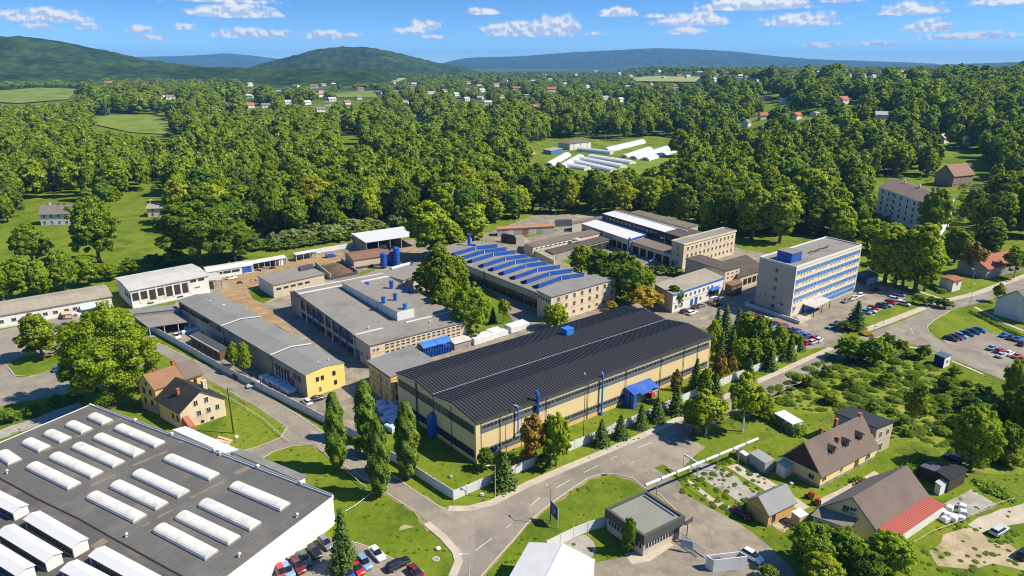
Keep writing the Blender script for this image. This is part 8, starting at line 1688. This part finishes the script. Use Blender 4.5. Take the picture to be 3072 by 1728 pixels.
for p,l,m_ in ((q0(1785,405),'pale stone slab on the old house lawn',CONCP),(q1(825,703),'round dark stone on the lawn inside the fence corner',GREYW),(q1(1060,843),'small white stone by the fence corner',TRIM),(q1(730,1250),'black and white marker on the junction lawn',TRIM),(q2(1870,360),'grey boulder on the garden lawn',CONCP),(q2(820,755),'white garden table by the hedge',TRIM)):
    x,y=G(*p); rt=thing('stone' if 'table' not in l else 'garden_table',l,'stone' if 'table' not in l else 'table',(x,y,0)); 
    bm=bmesh.new(); bmesh.ops.create_icosphere(bm,subdivisions=2,radius=.5)
    for v in bm.verts: v.co*=1+.25*mnoise.noise(v.co*2+Vector((x,y,0))); v.co.z=v.co.z*.7+.25
    me=bpy.data.meshes.new('stone_body'); bm.to_mesh(me); bm.free(); me.materials.append(m_); link('stone_body' if 'table' not in l else 'table_top',me,rt)
def disc(name,px,r,mat,label,cat):
    x,y=G(*px); rt=thing(name,label,cat,(x,y,.02)); mb=MB(); mb.cyl((0,0,0),(0,0,.09),r,n=20); link('rim',mb.mesh('rim',[CONC]),rt); mb=MB(); mb.cyl((0,0,.091),(0,0,.13),r*.7,n=16); link('cover',mb.mesh('cover',[mat]),rt)
disc('manhole',q1(715,1322),.7,GREYW,'round concrete manhole on the junction lawn','manhole'); disc('manhole',(1420,1525),.5,GREYW,'round cover on the pavement at the corner','manhole')
x,y=G(*z6(675,985)); fb_=thing('flower_bed','round dark-edged bed of yellow flowers by the junction','flower bed',(x,y,.05)); mb=MB(); mb.cyl((0,0,0),(0,0,.35),2.3,2.0,n=20); link('edging',mb.mesh('edging',[WOODD]),fb_)
rs=np.random.RandomState(3); k=420; an_=rs.uniform(0,6.28,k); rr=1.9*np.sqrt(rs.rand(k)); P=np.stack([rr*np.cos(an_),rr*np.sin(an_),.35+rs.rand(k)*.5],1); link('flowers',leaf_cloud(P,np.tile([0,0,1.],(k,1)),.32,rs.rand(k),'flowers',LY,seed=5),fb_)
# vegetable beds and yard clutter in the gardens
for i in range(8):
    a=G(*q2(2180+18*i*1.2,720+22*i)); b=G(*q2(2440+14*i,815+20*i)) if i<5 else None
    if not b: continue
    rs=np.random.RandomState(i); k=70; t=rs.rand(k); P=np.stack([(b[0]-a[0])*t+rs.normal(0,.15,k),(b[1]-a[1])*t+rs.normal(0,.15,k),rs.rand(k)*.5+.1],1)
    o=link('crop_row',leaf_cloud(P,np.tile([0,0,1.],(k,1)),.45,rs.rand(k),'crop_row',LB,seed=i),None,(*a,0)); tag(o,['topmost','second','third','fourth','lowest'][i]+' green crop row of the vegetable beds behind the lane fence','crop row','crop rows of the vegetable beds')

# grass tufts and weeds over the lawns and yard edges
tp=[]
for _ in range(1500):
    x=R.uniform(0,2576); y=R.uniform(880,1449); g=G(x*K,y*K)
    s=R.uniform(.2,.55)
    if inpoly(*g,LAWN_OUT): continue
    if any(inpoly(*g,q) for q in HARD): continue
    tp.append((*g,0,s/8*1.4,s/8.2*.4,R.uniform(0,6.28),R.randint(0,2)))
for _ in range(150):   # weeds in the gravel plot and along the pipe bridge
    g=G(*q2(R.uniform(-60,620),R.uniform(580,980)))
    if inpoly(*g,HARD[1]): continue
    s=R.uniform(.3,.9); tp.append((*g,0.03,s/8*1.5,s/8.2*.5,R.uniform(0,6.28),R.randint(0,2)))
for _ in range(60):
    g=G(*q2(R.uniform(1800,2620),R.uniform(1060,1460))); s=R.uniform(.3,.8); tp.append((*g,0.03,s/8*1.6,s/8.2*.35,R.uniform(0,6.28),R.randint(0,2)))
scatter('weeds',tp,[(SCRUB[i],(.95,.95,.9)) for i in range(3)])
# blue tarpaulin and tank before the low white building
x,y=G(*z1(1080,640)); tp_=thing('tarpaulin','light blue tarpaulin roof on poles before the low white building','tarpaulin',(x,y,0),rad(AU)); mb=MB(); pr_=[(-2.2,2.2),(-1.,2.8),(0,3.),(1.,2.8),(2.2,2.2)]
fr_=Frame((-2.5,0),(-1.5,0),(-2.5,1),0,True); profile(mb,fr_,'u',pr_,0,5.,.06); link('sheet',mb.mesh('sheet',[BPLAST]),tp_)
for a_ in (-2.3,2.3):
    for b_ in (-2.,2.): mb=MB(); mb.cyl((a_,b_,0),(a_,b_,2.3),.06,n=5); link('pole',mb.mesh('pole',[METAL]),tp_)
x,y=G(*z1(960,670)); tk=thing('water_tank','low white round tank beside the blue tarpaulin','tank',(x,y,0)); mb=MB(); mb.cyl((0,0,0),(0,0,1.1),1.3,1.2,n=18); link('shell',mb.mesh('shell',[TRIM]),tk); mb=MB(); mb.cyl((0,0,1.101),(0,0,1.25),1.15,.3,n=18); link('lid',mb.mesh('lid',[PLAST]),tk)
